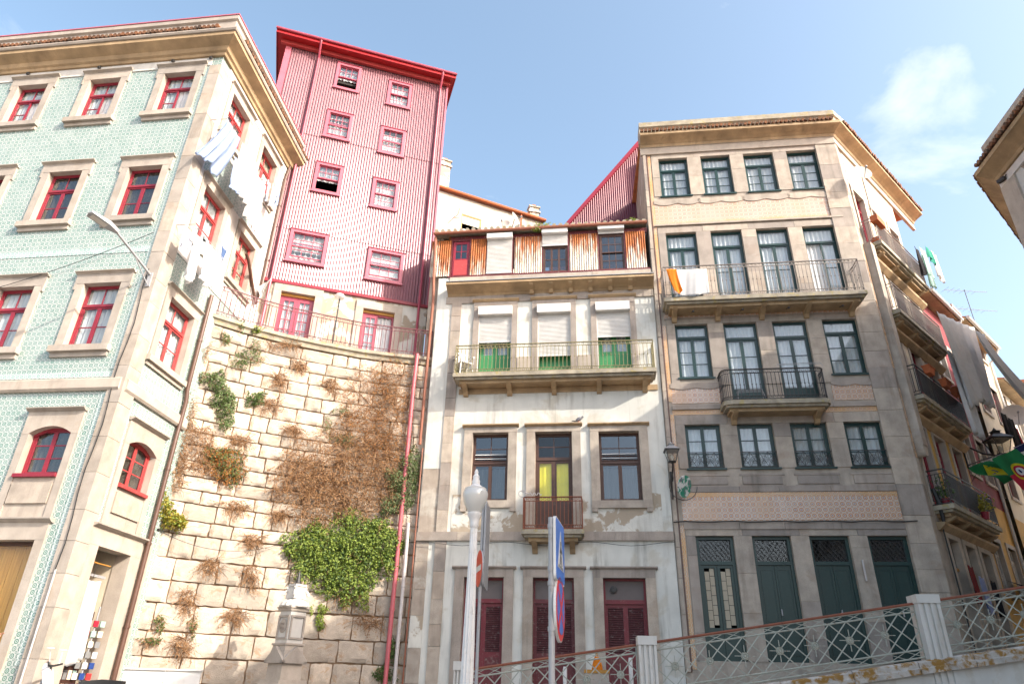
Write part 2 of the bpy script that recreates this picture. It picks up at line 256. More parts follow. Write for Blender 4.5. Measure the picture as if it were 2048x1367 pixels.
# ------------------------------------------------------------------ mesh helpers
class MB:
    def __init__(s): s.v = []; s.f = []
    def add(s, vs, fs):
        o = len(s.v); s.v += [tuple(p) for p in vs]; s.f += [tuple(i + o for i in f) for f in fs]; return s
    def box(s, x0, x1, y0, y1, z0, z1):
        if x1 < x0: x0, x1 = x1, x0
        if y1 < y0: y0, y1 = y1, y0
        if z1 < z0: z0, z1 = z1, z0
        return s.add([(x0, y0, z0), (x1, y0, z0), (x1, y1, z0), (x0, y1, z0), (x0, y0, z1), (x1, y0, z1), (x1, y1, z1), (x0, y1, z1)],
                     [(0, 3, 2, 1), (4, 5, 6, 7), (0, 1, 5, 4), (1, 2, 6, 5), (2, 3, 7, 6), (3, 0, 4, 7)])
    def prism(s, poly, y0, y1):
        """poly of (x,z) counter-clockwise seen from -y, extruded y0..y1"""
        n = len(poly); return s.add([(x, y0, z) for x, z in poly] + [(x, y1, z) for x, z in poly], [tuple(range(n)), tuple(range(2 * n - 1, n - 1, -1))] + [((i + 1) % n, i, i + n, (i + 1) % n + n) for i in range(n)])
    def prism_z(s, poly, z0, z1):
        n = len(poly); return s.add([(x, y, z0) for x, y in poly] + [(x, y, z1) for x, y in poly], [tuple(range(n - 1, -1, -1)), tuple(range(n, 2 * n))] + [(i, (i + 1) % n, (i + 1) % n + n, i + n) for i in range(n)])
    def tube(s, pts, r, n=6, cap=True):
        pts = [Vector(p) for p in pts]; rs = r if isinstance(r, (list, tuple)) else [r] * len(pts); o = len(s.v); ref = None
        for i, p in enumerate(pts):
            d = (pts[min(i + 1, len(pts) - 1)] - pts[max(i - 1, 0)])
            d = d.normalized() if d.length > 1e-9 else Vector((0, 0, 1))
            if ref is None: ref = d.orthogonal().normalized()
            a = (ref - d * ref.dot(d)); a = a.normalized() if a.length > 1e-6 else d.orthogonal().normalized(); ref = a; b = d.cross(a)
            for k in range(n):
                t = 2 * math.pi * k / n; s.v.append(tuple(p + (a * math.cos(t) + b * math.sin(t)) * rs[i]))
        for i in range(len(pts) - 1):
            for k in range(n): s.f.append((o + i * n + k, o + i * n + (k + 1) % n, o + (i + 1) * n + (k + 1) % n, o + (i + 1) * n + k))
        if cap: s.f.append(tuple(o + k for k in range(n - 1, -1, -1))); s.f.append(tuple(o + (len(pts) - 1) * n + k for k in range(n)))
        return s
    def lathe(s, prof, n=16, c=(0, 0, 0), flute=0):
        o = len(s.v)
        for r, z in prof:
            for k in range(n):
                t = 2 * math.pi * k / n; rr = r * (1 - (flute if k % 2 else 0)); s.v.append((c[0] + rr * math.cos(t), c[1] + rr * math.sin(t), c[2] + z))
        for i in range(len(prof) - 1):
            for k in range(n): s.f.append((o + i * n + k, o + i * n + (k + 1) % n, o + (i + 1) * n + (k + 1) % n, o + (i + 1) * n + k))
        s.f.append(tuple(o + k for k in range(n - 1, -1, -1))); s.f.append(tuple(o + (len(prof) - 1) * n + k for k in range(n)))
        return s
    def grid(s, nu, nv, fn):
        o = len(s.v)
        for j in range(nv + 1):
            for i in range(nu + 1): s.v.append(tuple(fn(i / nu, j / nv)))
        for j in range(nv):
            for i in range(nu): s.f.append((o + j * (nu + 1) + i, o + j * (nu + 1) + i + 1, o + (j + 1) * (nu + 1) + i + 1, o + (j + 1) * (nu + 1) + i))
        return s
    def sweep(s, path, prof, flip=False):
        """profile of (outward, z) along a plan path; outward is the right-hand side of travel, corners mitred"""
        P = [Vector((p[0], p[1])) for p in path]; o = len(s.v); n = len(prof)
        for i, p in enumerate(P):
            d0 = (P[i] - P[i - 1]).normalized() if i > 0 else None; d1 = (P[i + 1] - P[i]).normalized() if i < len(P) - 1 else None
            d0 = d0 or d1; d1 = d1 or d0; n0 = Vector((d0.y, -d0.x)); n1 = Vector((d1.y, -d1.x)); m = n0 + n1; m = m / max(.3, m.dot(n0))
            for q, z in prof: s.v.append((p.x + m.x * q, p.y + m.y * q, z))
        for i in range(len(P) - 1):
            for k in range(n - 1):
                a, b, c, d = o + i * n + k, o + (i + 1) * n + k, o + (i + 1) * n + k + 1, o + i * n + k + 1; s.f.append((a, d, c, b) if flip else (a, b, c, d))
        s.f.append(tuple(o + k for k in range(n))); s.f.append(tuple(o + (len(P) - 1) * n + k for k in range(n - 1, -1, -1)))
        return s
    def mesh(s, name, mat, smooth=False):
        m = bpy.data.meshes.new(name); m.from_pydata(s.v, [], s.f); m.materials.append(MATS[mat]); m.update()
        bm = bmesh.new(); bm.from_mesh(m); bmesh.ops.recalc_face_normals(bm, faces=bm.faces); bm.to_mesh(m); bm.free()
        if smooth:
            m.shade_smooth()
            try: m.set_sharp_from_angle(angle=RAD(38))
            except Exception: pass
        return m
def tag(o, label=None, cat=None, group=None, kind=None):
    if label: o['label'] = label
    if cat: o['category'] = cat
    if group: o['group'] = group
    if kind: o['kind'] = kind
    return o
def put(name, mb, mat, parent=None, smooth=False, kind=None, M=None, mesh=None):
    o = bpy.data.objects.new(name, mesh or mb.mesh(name, mat, smooth)); COL.objects.link(o)
    if parent: o.parent = parent
    if M is not None: o.matrix_local = M
    if kind: o['kind'] = kind
    return o
def empty(name, loc=(0, 0, 0), rz=0, **kw):
    o = bpy.data.objects.new(name, None); COL.objects.link(o); o.location = loc; o.rotation_euler = (0, 0, rz); o.empty_display_size = .3
    tag(o, **kw); return o

class Fac:
    """a facade plane: local x along it, local y into the building, z up"""
    def __init__(s, root, ox, oy, ang):
        s.root = root; s.o = Vector((ox, oy, 0)); s.a = RAD(ang); s.u = Vector((math.cos(s.a), math.sin(s.a), 0)); s.w = Vector((-math.sin(s.a), math.cos(s.a), 0))
        s.M = Matrix.Translation(s.o) @ Matrix.Rotation(s.a, 4, 'Z')
        R = Matrix.Translation(root.location) @ Matrix.Rotation(root.rotation_euler.z, 4, 'Z'); s.rel = R.inverted() @ s.M
    def uz(s, px, py, w=0):
        p = hit(px, py, s.o + s.w * w, s.w) - s.o; return p.dot(s.u), p.z
    def rect(s, TL, TR, BL, BR, w=0):
        q = [s.uz(*p, w) for p in (TL, TR, BL, BR)]
        return ((q[0][0] + q[2][0]) / 2, (q[1][0] + q[3][0]) / 2, (q[2][1] + q[3][1]) / 2, (q[0][1] + q[1][1]) / 2)
    def part(s, name, mb, mat, smooth=False, kind=None, M=None): return put(name, mb, mat, s.root, smooth, kind, s.rel if M is None else s.rel @ M)
    def world(s, u, w, z): return s.M @ Vector((u, w, z))

def wall_holes(mb, u0, u1, z0, z1, holes, depth=.22, w=0.0):
    us = sorted({u0, u1, *[min(max(h[i], u0), u1) for h in holes for i in (0, 1)]}); zs = sorted({z0, z1, *[min(max(h[i], z0), z1) for h in holes for i in (2, 3)]})
    for i in range(len(us) - 1):
        for j in range(len(zs) - 1):
            cu, cz = (us[i] + us[i + 1]) / 2, (zs[j] + zs[j + 1]) / 2
            if us[i + 1] - us[i] < 1e-5 or zs[j + 1] - zs[j] < 1e-5: continue
            if any(h[0] < cu < h[1] and h[2] < cz < h[3] for h in holes): continue
            mb.add([(us[i], w, zs[j]), (us[i + 1], w, zs[j]), (us[i + 1], w, zs[j + 1]), (us[i], w, zs[j + 1])], [(0, 1, 2, 3)])
    for a, b, c, d in holes:
        v = [(a, c), (b, c), (b, d), (a, d)]
        for k in range(4):
            p, q = v[k], v[(k + 1) % 4]; mb.add([(p[0], w, p[1]), (q[0], w, q[1]), (q[0], w + depth, q[1]), (p[0], w + depth, p[1])], [(0, 1, 2, 3)])
    return mb

def curtain(parent, u0, u1, z0, z1, w, mat='curtain', folds=5, amp=.022, M=None):
    ph = random.random() * 6; n = max(8, folds * 6)
    mb = MB().grid(n, 3, lambda a, b: (u0 + (u1 - u0) * a, w + amp * math.sin(ph + a * folds * 6.283 + .5 * math.sin(b * 3)) + .008 * math.sin(a * 37), z0 + (z1 - z0) * b))
    return put('curtain', mb, mat, parent, True)

def sash(mb, panes, u0, u1, z0, z1, w, st, bar, cols, rows, th=.04, bottom=0):
    """one glazed leaf: stiles, rails, glazing bars; collects its panes"""
    mb.box(u0, u0 + st, w, w + th, z0, z1); mb.box(u1 - st, u1, w, w + th, z0, z1); mb.box(u0 + st, u1 - st, w, w + th, z1 - st, z1); mb.box(u0 + st, u1 - st, w, w + th, z0, z0 + st + bottom)
    a0, a1, b0, b1 = u0 + st, u1 - st, z0 + st + bottom, z1 - st
    for i in range(1, cols): x = a0 + (a1 - a0) * i / cols; mb.box(x - bar / 2, x + bar / 2, w + .006, w + th - .006, b0, b1)
    for j in range(1, rows):
        z = b0 + (b1 - b0) * j / rows
        mb.box(a0, a1, w + .008, w + th - .008, z - bar / 2, z + bar / 2)
    for i in range(cols):
        for j in range(rows): panes.append((a0 + (a1 - a0) * i / cols, a0 + (a1 - a0) * (i + 1) / cols, b0 + (b1 - b0) * j / rows, b0 + (b1 - b0) * (j + 1) / rows, w + th * .5))

def window(fac, r, mat, recess=.13, fw=.05, top=.3, tcols=2, trows=1, leaves=2, rows=2, st=.045, bar=.024, cur='curtain', open_leaf=None, bottom=0, name='window', glass='glass', split_panes=True, sub='casement', curz=(0, 1), arch=0, leafcols=1):
    u0, u1, z0, z1 = r; h = z1 - z0; mb = MB(); panes = []
    mb.box(u0, u0 + fw, recess, recess + .07, z0, z1); mb.box(u1 - fw, u1, recess, recess + .07, z0, z1); mb.box(u0 + fw, u1 - fw, recess, recess + .07, z1 - fw, z1); mb.box(u0 + fw, u1 - fw, recess, recess + .07, z0, z0 + fw)
    zt = z1 - fw
    if top:
        zt = z1 - h * top; mb.box(u0 + fw, u1 - fw, recess - .012, recess + .075, zt - .04, zt + .02)
        sash(mb, panes, u0 + fw, u1 - fw, zt + .02, z1 - fw, recess + .012, st * .6, bar, tcols, trows); zt -= .04
    a0, a1, b0 = u0 + fw, u1 - fw, z0 + fw
    openers = []
    if sub == 'sash':
        zm = (b0 + zt) / 2 if open_leaf is None else b0 + (zt - b0) * (.5)
        lift = 0 if open_leaf is None else (zm - b0) * open_leaf
        sash(mb, panes, a0, a1, zm - .02, zt, recess + .01, st * .7, bar, leaves, rows)
        sash(mb, panes, a0, a1, b0 + lift, zm + .02 + lift, recess + .045, st * .7, bar, leaves, rows)
    else:
        for k in range(leaves):
            x0, x1 = a0 + (a1 - a0) * k / leaves, a0 + (a1 - a0) * (k + 1) / leaves
            if open_leaf is not None and open_leaf[0] == k: openers.append((x0, x1)); continue
            sash(mb, panes, x0 + .002, x1 - .002, b0, zt, recess + .014, st, bar, leafcols, rows, bottom=bottom)
    win = fac.part(name, mb, mat)
    for x0, x1 in openers:
        m2, p2 = MB(), []; wl = x1 - x0; sash(m2, p2, 0, wl, b0, zt, 0, st, bar, leafcols, rows, bottom=bottom)
        hinge_right = open_leaf[0] == leaves - 1; an = RAD(open_leaf[1])
        if hinge_right: M = Matrix.Translation((x1, recess + .03, 0)) @ Matrix.Rotation(-an, 4, 'Z') @ Matrix.Translation((-wl, 0, 0))
        else: M = Matrix.Translation((x0, recess + .03, 0)) @ Matrix.Rotation(an, 4, 'Z')
        put('sash', m2, mat, win, M=M)
        for p in p2: put('pane', MB().box(p[0], p[1], p[4] - .003, p[4] + .003, p[2], p[3]), glass, win, M=M)
    if split_panes:
        for p in panes: put('pane', MB().box(p[0], p[1], p[4] - .003, p[4] + .003, p[2], p[3]), glass, win)
    else:
        mp = MB()
        for p in panes: mp.box(p[0], p[1], p[4] - .003, p[4] + .003, p[2], p[3])
        put('pane', mp, glass, win)
    if cur: curtain(win, u0 + .02, u1 - .02, z0 + h * curz[0], z0 + h * curz[1] - .02, recess + .105, cur, folds=max(3, int((u1 - u0) * 8)))
    return win

def surround(fac, win, r, mat, jw=.17, lh=.24, cap=.07, capout=.09, sill=.12, sillout=.12, proud=.045, depth=.14, ears=0, apron=.0, silljut=.06, capmat=None):
    u0, u1, z0, z1 = r; e = .004
    put('jamb', MB().box(u0 - jw, u0 + e, -proud, depth, z0, z1 - e), mat, win); put('jamb', MB().box(u1 - e, u1 + jw, -proud, depth, z0, z1 - e), mat, win)
    mb = MB().box(u0 - jw - ears, u1 + jw + ears, -proud - .006, depth, z1 - e, z1 + lh)
    if ears: mb.box(u0 - jw - ears, u0 - jw - .001, -proud - .006, depth * .2, z1 - .16, z1 - e); mb.box(u1 + jw + .001, u1 + jw + ears, -proud - .006, depth * .2, z1 - .16, z1 - e)
    put('lintel', mb, mat, win)
    if cap: put('hood', MB().sweep([(u0 - jw - ears - .04, 0), (u1 + jw + ears + .04, 0)], [(-.02, z1 + lh), (proud + .02, z1 + lh), (proud + .02, z1 + lh + .015), (capout + .03, z1 + lh + cap * .75), (capout + .03, z1 + lh + cap), (-.02, z1 + lh + cap)]), capmat or mat, win)
    if sill:
        put('sill', MB().box(u0 - jw - silljut, u1 + jw + silljut, -sillout, depth, z0 - sill, z0 + .002), mat, win)
        if apron: put('apron', MB().box(u0 - jw - .02, u1 + jw + .02, -proud - .01, .05, z0 - sill - apron, z0 - sill - .002), mat, win)

def downpipe(name, pts, r, mat, root=None, clips=True, **kw):
    mb = MB().tube(pts, r, 10)
    if clips:
        for a, b in zip(pts, pts[1:]):
            a, b = Vector(a), Vector(b); L = (b - a).length
            for k in range(int(L / 1.6)):
                p = a + (b - a) * ((k + .5) / max(1, int(L / 1.6))); d = (b - a).normalized() * .025; mb.tube([p - d, p + d], r * 1.25, 10)
    return put(name, mb, mat, root, True)

def ring_flat(mb, c, r, ax, ay, th=.007, n=10, a0=0, a1=6.2832):
    pts = [Vector(c) + Vector(ax) * (r * math.cos(a0 + (a1 - a0) * k / n)) + Vector(ay) * (r * math.sin(a0 + (a1 - a0) * k / n)) for k in range(n + 1)]
    mb.tube(pts, th, 3, cap=False)

def railing(parent, path, z0, h, mat, spacing=.115, br=.011, band=.10, posts=True, rings=True, bulge=True, lowband=.09, postr=.012, ringmat=None, topz=None):
    """iron railing on a plan path (parent-local): rails, posts, balusters, bands of little scrolls"""
    P = [Vector((*p, 0)) for p in path]; rails = MB(); seg = list(zip(P, P[1:])); Z = Vector((0, 0, 1))
    for zz, rr in ((z0 + h, .02), (z0 + h - band, .011), (z0 + .03 + lowband, .011), (z0 + .03, .014)):
        rails.tube([p + Z * zz for p in P], rr, 6)
    if posts:
        for p in P: rails.tube([p + Z * z0, p + Z * (z0 + h)], postr, 6)
    rl = put('railing', rails, mat, parent)
    hz0, hz1 = z0 + .03 + lowband, z0 + h - band; H = hz1 - hz0
    bm_ = MB().tube([(0, 0, 0), (0, 0, H)], br, 4)
    if bulge: bm_.lathe([(br, -.02), (br * 2.1, 0), (br, .02)], 5, (0, 0, H * .5))
    me = bm_.mesh('baluster', mat); sw = MB()
    for a, b in seg:
        L = (b - a).length; d = (b - a).normalized(); n = max(2, int(L / spacing))
        for k in range(n):
            p = a + d * (L * (k + .5) / n)
            put('baluster', None, None, parent, mesh=me, M=Matrix.Translation((p.x, p.y, hz0)))
            if rings:
                q = p; rr = min(band, L / n) * .42
                ring_flat(sw, q + Z * (z0 + h - band / 2), rr, d, Z, .006, 8); ring_flat(sw, q + Z * (z0 + .03 + lowband / 2), rr, d, Z, .006, 8)
                ring_flat(sw, q + Z * (z0 + h - band / 2), rr * .5, d, Z, .005, 6, 0, 4.2); ring_flat(sw, q + Z * (z0 + .03 + lowband / 2), rr * .5, d, Z, .005, 6, 1, 5)
    if rings: put('scrollwork', sw, ringmat or mat, parent, kind='stuff')
    return rl

def cloth(name, label, cat, A, B, drop, mat, group=None, folds=4, amp=.05, taper=1.0, sway=(0, 0, 0), sag=.04, ragged=.05, nu=26, nv=18, line=True, fold2=0.0, shape=None):
    """a piece of washing pegged between A and B; shape(t)->(left,right) trims the outline"""
    A, B = Vector(A), Vector(B); d = B - A; L = d.length; dn = d.normalized(); nrm = dn.cross(Vector((0, 0, 1))).normalized(); ph = random.random() * 6; sway = Vector(sway); rg = [random.uniform(-1, 1) for _ in range(nu + 1)]
    def fn(a, b):
        t = 1 - b; l, r = shape(t) if shape else (0, 1); aa = l + (r - l) * a; c = .5 + (aa - .5) * (1 + (taper - 1) * t)
        p = A + d * c - Vector((0, 0, 1)) * (drop * t + sag * math.sin(a * math.pi) + ragged * t * rg[int(a * nu)] * .5 + ragged * t * math.sin(a * 5 + ph))
        k = .25 + .75 * t
        return p + nrm * (amp * k * math.sin(ph + a * folds * 6.283 + t * 1.2) + .3 * amp * math.sin(a * folds * 15 + ph * 2 + t * 3) * k) + sway * (t ** 1.5)
    mb = MB().grid(nu, nv, fn); o = put(name, mb, mat, None, True); md = o.modifiers.new('thick', 'SOLIDIFY'); md.thickness = .004; tag(o, label, cat, group); return o
SHIRT = lambda t: (0, 1) if t < .32 else (.2, .8)
def TROUSER(t): return (.2, .8)
# ------------------------------------------------------------------ ground
def G(x, y):
    t = min(1, max(0, (y - 2.5) / 8.5)); return .85 * t * t * (3 - 2 * t)
gz = MB().grid(120, 120, lambda a, b: ((2 * a - 1) ** 3 * 300, (2 * b - 1) ** 3 * 300 + 8, G(0, (2 * b - 1) ** 3 * 300 + 8))); tag(put("ground", gz, "cobble"), kind="structure")

# ------------------------------------------------------------------ green tiled corner house
XA, YA = -9.87, 13.2
A = empty('tiled_house', (XA, YA, 0), 0, label='pale green tiled corner house with red windows and granite corner stones', cat='house')
AF = Fac(A, XA, YA, -2.2); AS = Fac(A, XA, YA, 89.3)
UL, UR_ = -9.2, 4.9
ROW = {1: (15.88, 17.44), 2: (12.24, 13.93), 3: (8.55, 10.27)}
c3 = AF.rect((331, 148), (393.5, 143.6), (305.6, 227), (369, 222.6)); c2 = AF.rect((182, 162.4), (242, 156), (153, 239), (212, 236)); c1 = AF.rect((38.9, 174), (98, 170), (3.3, 251), (62.6, 248))
cent = [(c[0] + c[1]) / 2 for c in (c1, c2, c3)]; WW = .98; pitch_u = (cent[2] - cent[0]) / 2
cent = [cent[0] - pitch_u, cent[0], (cent[1] + cent[0] + pitch_u) / 2, cent[2]]
def cr(c, row, ww=WW): return (c - ww / 2, c + ww / 2, *ROW[row])
r2c = [AF.rect((101.4, 348.7), (164.6, 344.5), (64, 448), (123.5, 443)), AF.rect((260, 336), (327, 331), (224, 438), (293, 433))]
r3c = [AF.rect((172, 568), (247, 564), (121, 697), (203.6, 693.7))]
rows = {1: cent, 2: [(r2c[0][0] + r2c[0][1]) / 2 - pitch_u * .98, (r2c[0][0] + r2c[0][1]) / 2, (r2c[1][0] + r2c[1][1]) / 2], 3: [(r3c[0][0] + r3c[0][1]) / 2 - pitch_u * .98, (r3c[0][0] + r3c[0][1]) / 2]}
arch_r = AF.rect((67, 853), (148, 852), (31, 948), (118, 948)); arch_u = [(arch_r[0] + arch_r[1]) / 2 - pitch_u, (arch_r[0] + arch_r[1]) / 2]; AZ = (arch_r[2], arch_r[3])
shop_u = AF.uz(73.5, 1079)[0]; shop_top = AF.uz(73.5, 1079)[1]; SHOP = (shop_u - 1.9, shop_u, .02, shop_top)
holes = [cr(c, r) for r in rows for c in rows[r]] + [(u - .5, u + .5, *AZ) for u in arch_u] + [SHOP]
CORN = 17.98
wm_ = MB(); wall_holes(wm_, UL, 0, 0, CORN + .7, holes, .3); AF.part('wall', wm_, 'azulejo_green')
# side wall
def su(px, py): return AS.uz(px, py)[0]
sw = {1: [(su(469, 176.5), su(502, 227.6)), (su(530, 275), su(556, 316.5))], 2: [(su(413, 361), su(451, 410)), (su(482, 451), su(511, 490))], 3: [(su(341.6, 589), su(389, 628))]}
sholes = [(a, b, *ROW[r]) for r in sw for a, b in sw[r]]
sarch = (su(257.5, 880), su(311, 908), AZ[0], AZ[1]); sdoor = (su(193, 1091), su(258, 1110), .25, AS.uz(225, 1100)[1]); sholes += [sarch, sdoor]
print('A side', sw, sarch, sdoor, SHOP, AZ, cent)
wm_ = MB(); wall_holes(wm_, 0, UR_, 0, CORN + .7, sholes, .3); AS.part('wall', wm_, 'azulejo_green')
body = MB(); body.add([(UL, 0, 0), (UL, 6, 0), (UL, 6, 18.6), (UL, 0, 18.6)], [(0, 1, 2, 3)]); AF.part('party_wall', body, 'plaster_worn')
AS.part('back_wall', MB().add([(UR_, 0, 0), (UR_, 9.5, 0), (UR_, 9.5, 18.6), (UR_, 0, 18.6)], [(0, 1, 2, 3)]), 'plaster_worn')
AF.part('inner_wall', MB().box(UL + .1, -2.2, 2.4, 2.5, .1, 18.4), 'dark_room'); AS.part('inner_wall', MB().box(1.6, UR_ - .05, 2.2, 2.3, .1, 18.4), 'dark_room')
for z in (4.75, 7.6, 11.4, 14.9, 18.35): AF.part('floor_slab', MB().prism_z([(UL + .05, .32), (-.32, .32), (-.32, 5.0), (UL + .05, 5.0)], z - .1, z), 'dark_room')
# windows front
k = 0
for r in rows:
    for c in rows[r]:
        q = cr(c, r); k += 1
        wn_ = window(AF, q, 'paint_red', recess=.12, top=.32, rows=2, cur='curtain', open_leaf=(1, [62, 48, 40][k % 3]) if r == 1 else None, curz=(0, 1) if r != 2 else (0, .98)) if r != 2 else window(AF, q, 'paint_red', recess=.12, top=.32, rows=2, cur='curtain_warm', curz=(.0, 1), glass='glass_dark')
        surround(AF, wn_, q, 'granite_pale', jw=.2, lh=.26, cap=.06, capout=.1, sill=.15, sillout=.14, ears=.05, apron=.12)
def arched(fac, u0, u1, z0, z1, mat, panel=True):
    """segmental-headed casement with a granite surround and a panelled apron"""
    um, rise = (u0 + u1) / 2, .16
    wn_ = window(fac, (u0, u1, z0, z1), mat, recess=.12, top=0, leaves=2, rows=3, cur='curtain_warm', glass='glass_dark')
    arc = [(u0 + (u1 - u0) * t / 10, z1 - rise * (2 * t / 10 - 1) ** 2) for t in range(11)]
    put('lintel', MB().prism([(u0 - .002, z1 - rise - .02)] + arc + [(u1 + .002, z1 - rise - .02), (u1 + .17, z1 - rise - .02), (u1 + .17, z1 + .34), (u0 - .17, z1 + .34), (u0 - .17, z1 - rise - .02)], -.05, .16), 'granite_pale', wn_)
    put('head_rail', MB().prism(arc + [(x, z - .055) for x, z in reversed(arc)], .1, .17), mat, wn_)
    put('hood', MB().sweep([(u0 - .2, 0), (u1 + .2, 0)], [(-.02, z1 + .34), (.07, z1 + .34), (.15, z1 + .39), (.15, z1 + .41), (-.02, z1 + .41)]), 'granite_pale', wn_)
    for a, b in ((u0 - .17, u0 + .004), (u1 - .004, u1 + .17)): put('jamb', MB().box(a, b, -.045, .14, z0 - .9, z1 - rise - .022), 'granite_pale', wn_)
    put('sill', MB().box(u0 + .005, u1 - .005, -.10, .14, z0 - .07, z0 + .003), mat, wn_)
    put('apron', MB().box(u0 + .005, u1 - .005, -.02, .1, z0 - .9, z0 - .072), 'granite_pale', wn_)
    put('panel', MB().prism([(u0 + .04, z0 - .62), (u1 - .04, z0 - .62), (u1 - .04, z0 - .18), (u0 + .04, z0 - .18)], -.06, -.015), 'granite', wn_)
    return wn_
for u in arch_u: arched(AF, u - .5, u + .5, *AZ, 'paint_red')
arched(AS, *sarch, 'paint_red_warm')
for r in sw:
    for i, (a, b) in enumerate(sw[r]):
        q = (a, b, *ROW[r]); wn_ = window(AS, q, 'paint_red_warm', recess=.12, top=.32, rows=2, cur='curtain' if r == 3 else ('curtain_warm' if i else 'curtain'))
        surround(AS, wn_, q, 'granite_pale', jw=.2, lh=.22, cap=.06, capout=.1, sill=.14, sillout=.13, apron=.1)
# ground floor openings
sh = AF.part('shop_opening', MB().box(SHOP[1] - .004, SHOP[1] + .2, -.05, .25, .02, SHOP[3]).box(SHOP[0], SHOP[1] + .2, -.055, .25, SHOP[3] - .004, SHOP[3] + .34), 'granite_pale')
put('hood', MB().sweep([(SHOP[0], 0), (SHOP[1] + .26, 0)], [(-.02, SHOP[3] + .34), (.07, SHOP[3] + .34), (.16, SHOP[3] + .4), (.16, SHOP[3] + .43), (-.02, SHOP[3] + .43)]), 'granite_pale', sh)
for i in range(9): put('plank', MB().box(SHOP[1] + .02 - .24 * (i + 1), SHOP[1] + .012 - .24 * i, .34, .37, .05, SHOP[3] + .3), 'plank_gold', sh)
put('door_frame', MB().box(SHOP[1] - .07, SHOP[1] - .008, .16, .24, .02, SHOP[3] - .01).box(SHOP[0], SHOP[1] - .072, .16, .24, SHOP[3] - .08, SHOP[3] - .012), 'paint_brown', sh)
put('pane', MB().box(SHOP[1] - 1.6, SHOP[1] - .075, .195, .205, .1, SHOP[3] - .085), 'glass_clear', sh)
dr = AS.part('shop_opening', MB().box(sdoor[0] - .32, sdoor[0] + .004, -.05, .25, .02, sdoor[3]).box(sdoor[1] - .004, sdoor[1] + .32, -.05, .305, .02, sdoor[3]).box(sdoor[0] - .32, sdoor[1] + .32, -.055, .25, sdoor[3] - .004, sdoor[3] + .34), 'granite_pale')
put('hood', MB().sweep([(sdoor[0] - .36, 0), (sdoor[1] + .36, 0)], [(-.02, sdoor[3] + .34), (.07, sdoor[3] + .34), (.16, sdoor[3] + .39), (.16, sdoor[3] + .42), (-.02, sdoor[3] + .42)]), 'granite_pale', dr)
put('back_panel', MB().box(sdoor[0] - .1, sdoor[1] + .4, .8, .86, .1, sdoor[3] + .1), 'plaster_bare', dr); put('side_panel', MB().box(sdoor[1] + .02, sdoor[1] + .06, .26, .8, .1, sdoor[3] + .1), 'plaster_cream', dr)
put('transom', MB().box(sdoor[0] + .01, sdoor[1] - .3, .2, .25, sdoor[3] - .55, sdoor[3] - .5), 'zinc', dr)
# panel stones beside shop, tile strip, string course
AF.part('string_course', MB().sweep([(UL, 0), (-.02, 0)], [(-.02, 7.42), (.06, 7.42), (.10, 7.47), (.10, 7.68), (.06, 7.72), (-.02, 7.72)]), 'granite_pale')
AS.part('string_course', MB().sweep([(.02, 0), (UR_ - 2.3, 0)], [(-.02, 7.42), (.06, 7.42), (.10, 7.47), (.10, 7.68), (.06, 7.72), (-.02, 7.72)]), 'granite_pale')
AF.part('tile_border', MB().box(UL, -.32, -.012, .01, 7.76, 7.90).box(-.44, -.32, -.0125, .01, 1.9, 7.38).box(-.42, -.32, -.0122, .01, 7.95, 17.5), 'azulejo_border')
AF.part('tile_border', MB().box(UL, -.32, -.0135, .01, 11.15, 11.33), 'azulejo_border')
AS.part('stone_face', wall_holes(MB(), .42, UR_ - 2.3, .1, AZ[0] - .95, [(sdoor[0] - .05, sdoor[1] + .05, .0, sdoor[3] + .1)], .02, -.014), 'granite_pale')
# white frieze
AF.part('frieze', MB().box(UL, -.31, -.03, .01, 17.66, 17.97), 'concrete_white'); AS.part('frieze', MB().box(.42, UR_, -.03, .01, 17.66, 17.97), 'concrete_white')
AS.part('plaster_field', wall_holes(MB(), .42, UR_ - .02, 11.42, 17.64, [(a - .22, b + .22, ROW[r][0] - .3, ROW[r][1] + .3) for r in (1, 2) for a, b in sw[r]] + [(.5, 3.2, 14.25, 15.4)], .02, -.02), 'concrete_pale')
# corner stones
z = 0.0
while z < 17.6:
    h = min(random.choice((.62, .78, .9)), 17.62 - z); wdt = .30
    p = MB(); d = -.05 - random.random() * .008
    a1, a2 = AF.world(-wdt, d, 0), AF.world(.05, d, 0)
    b1 = AS.world(wdt + .1, d, 0); n1 = AF.world(-wdt, .02, 0); n2 = AS.world(wdt + .1, .02, 0)
    # outer corner: intersection of the two proud planes
    cx_ = AF.o + AF.u * (-d) + AF.w * d
    poly = [(v.x - XA, v.y - YA) for v in (a1, cx_, b1, n2, Vector((XA - .02, YA + .02, 0)), n1)]
    p.prism_z(poly, z + .004, z + h - .004); put('corner_stone', p, 'granite_pale' if random.random() < .7 else 'granite', A); z += h
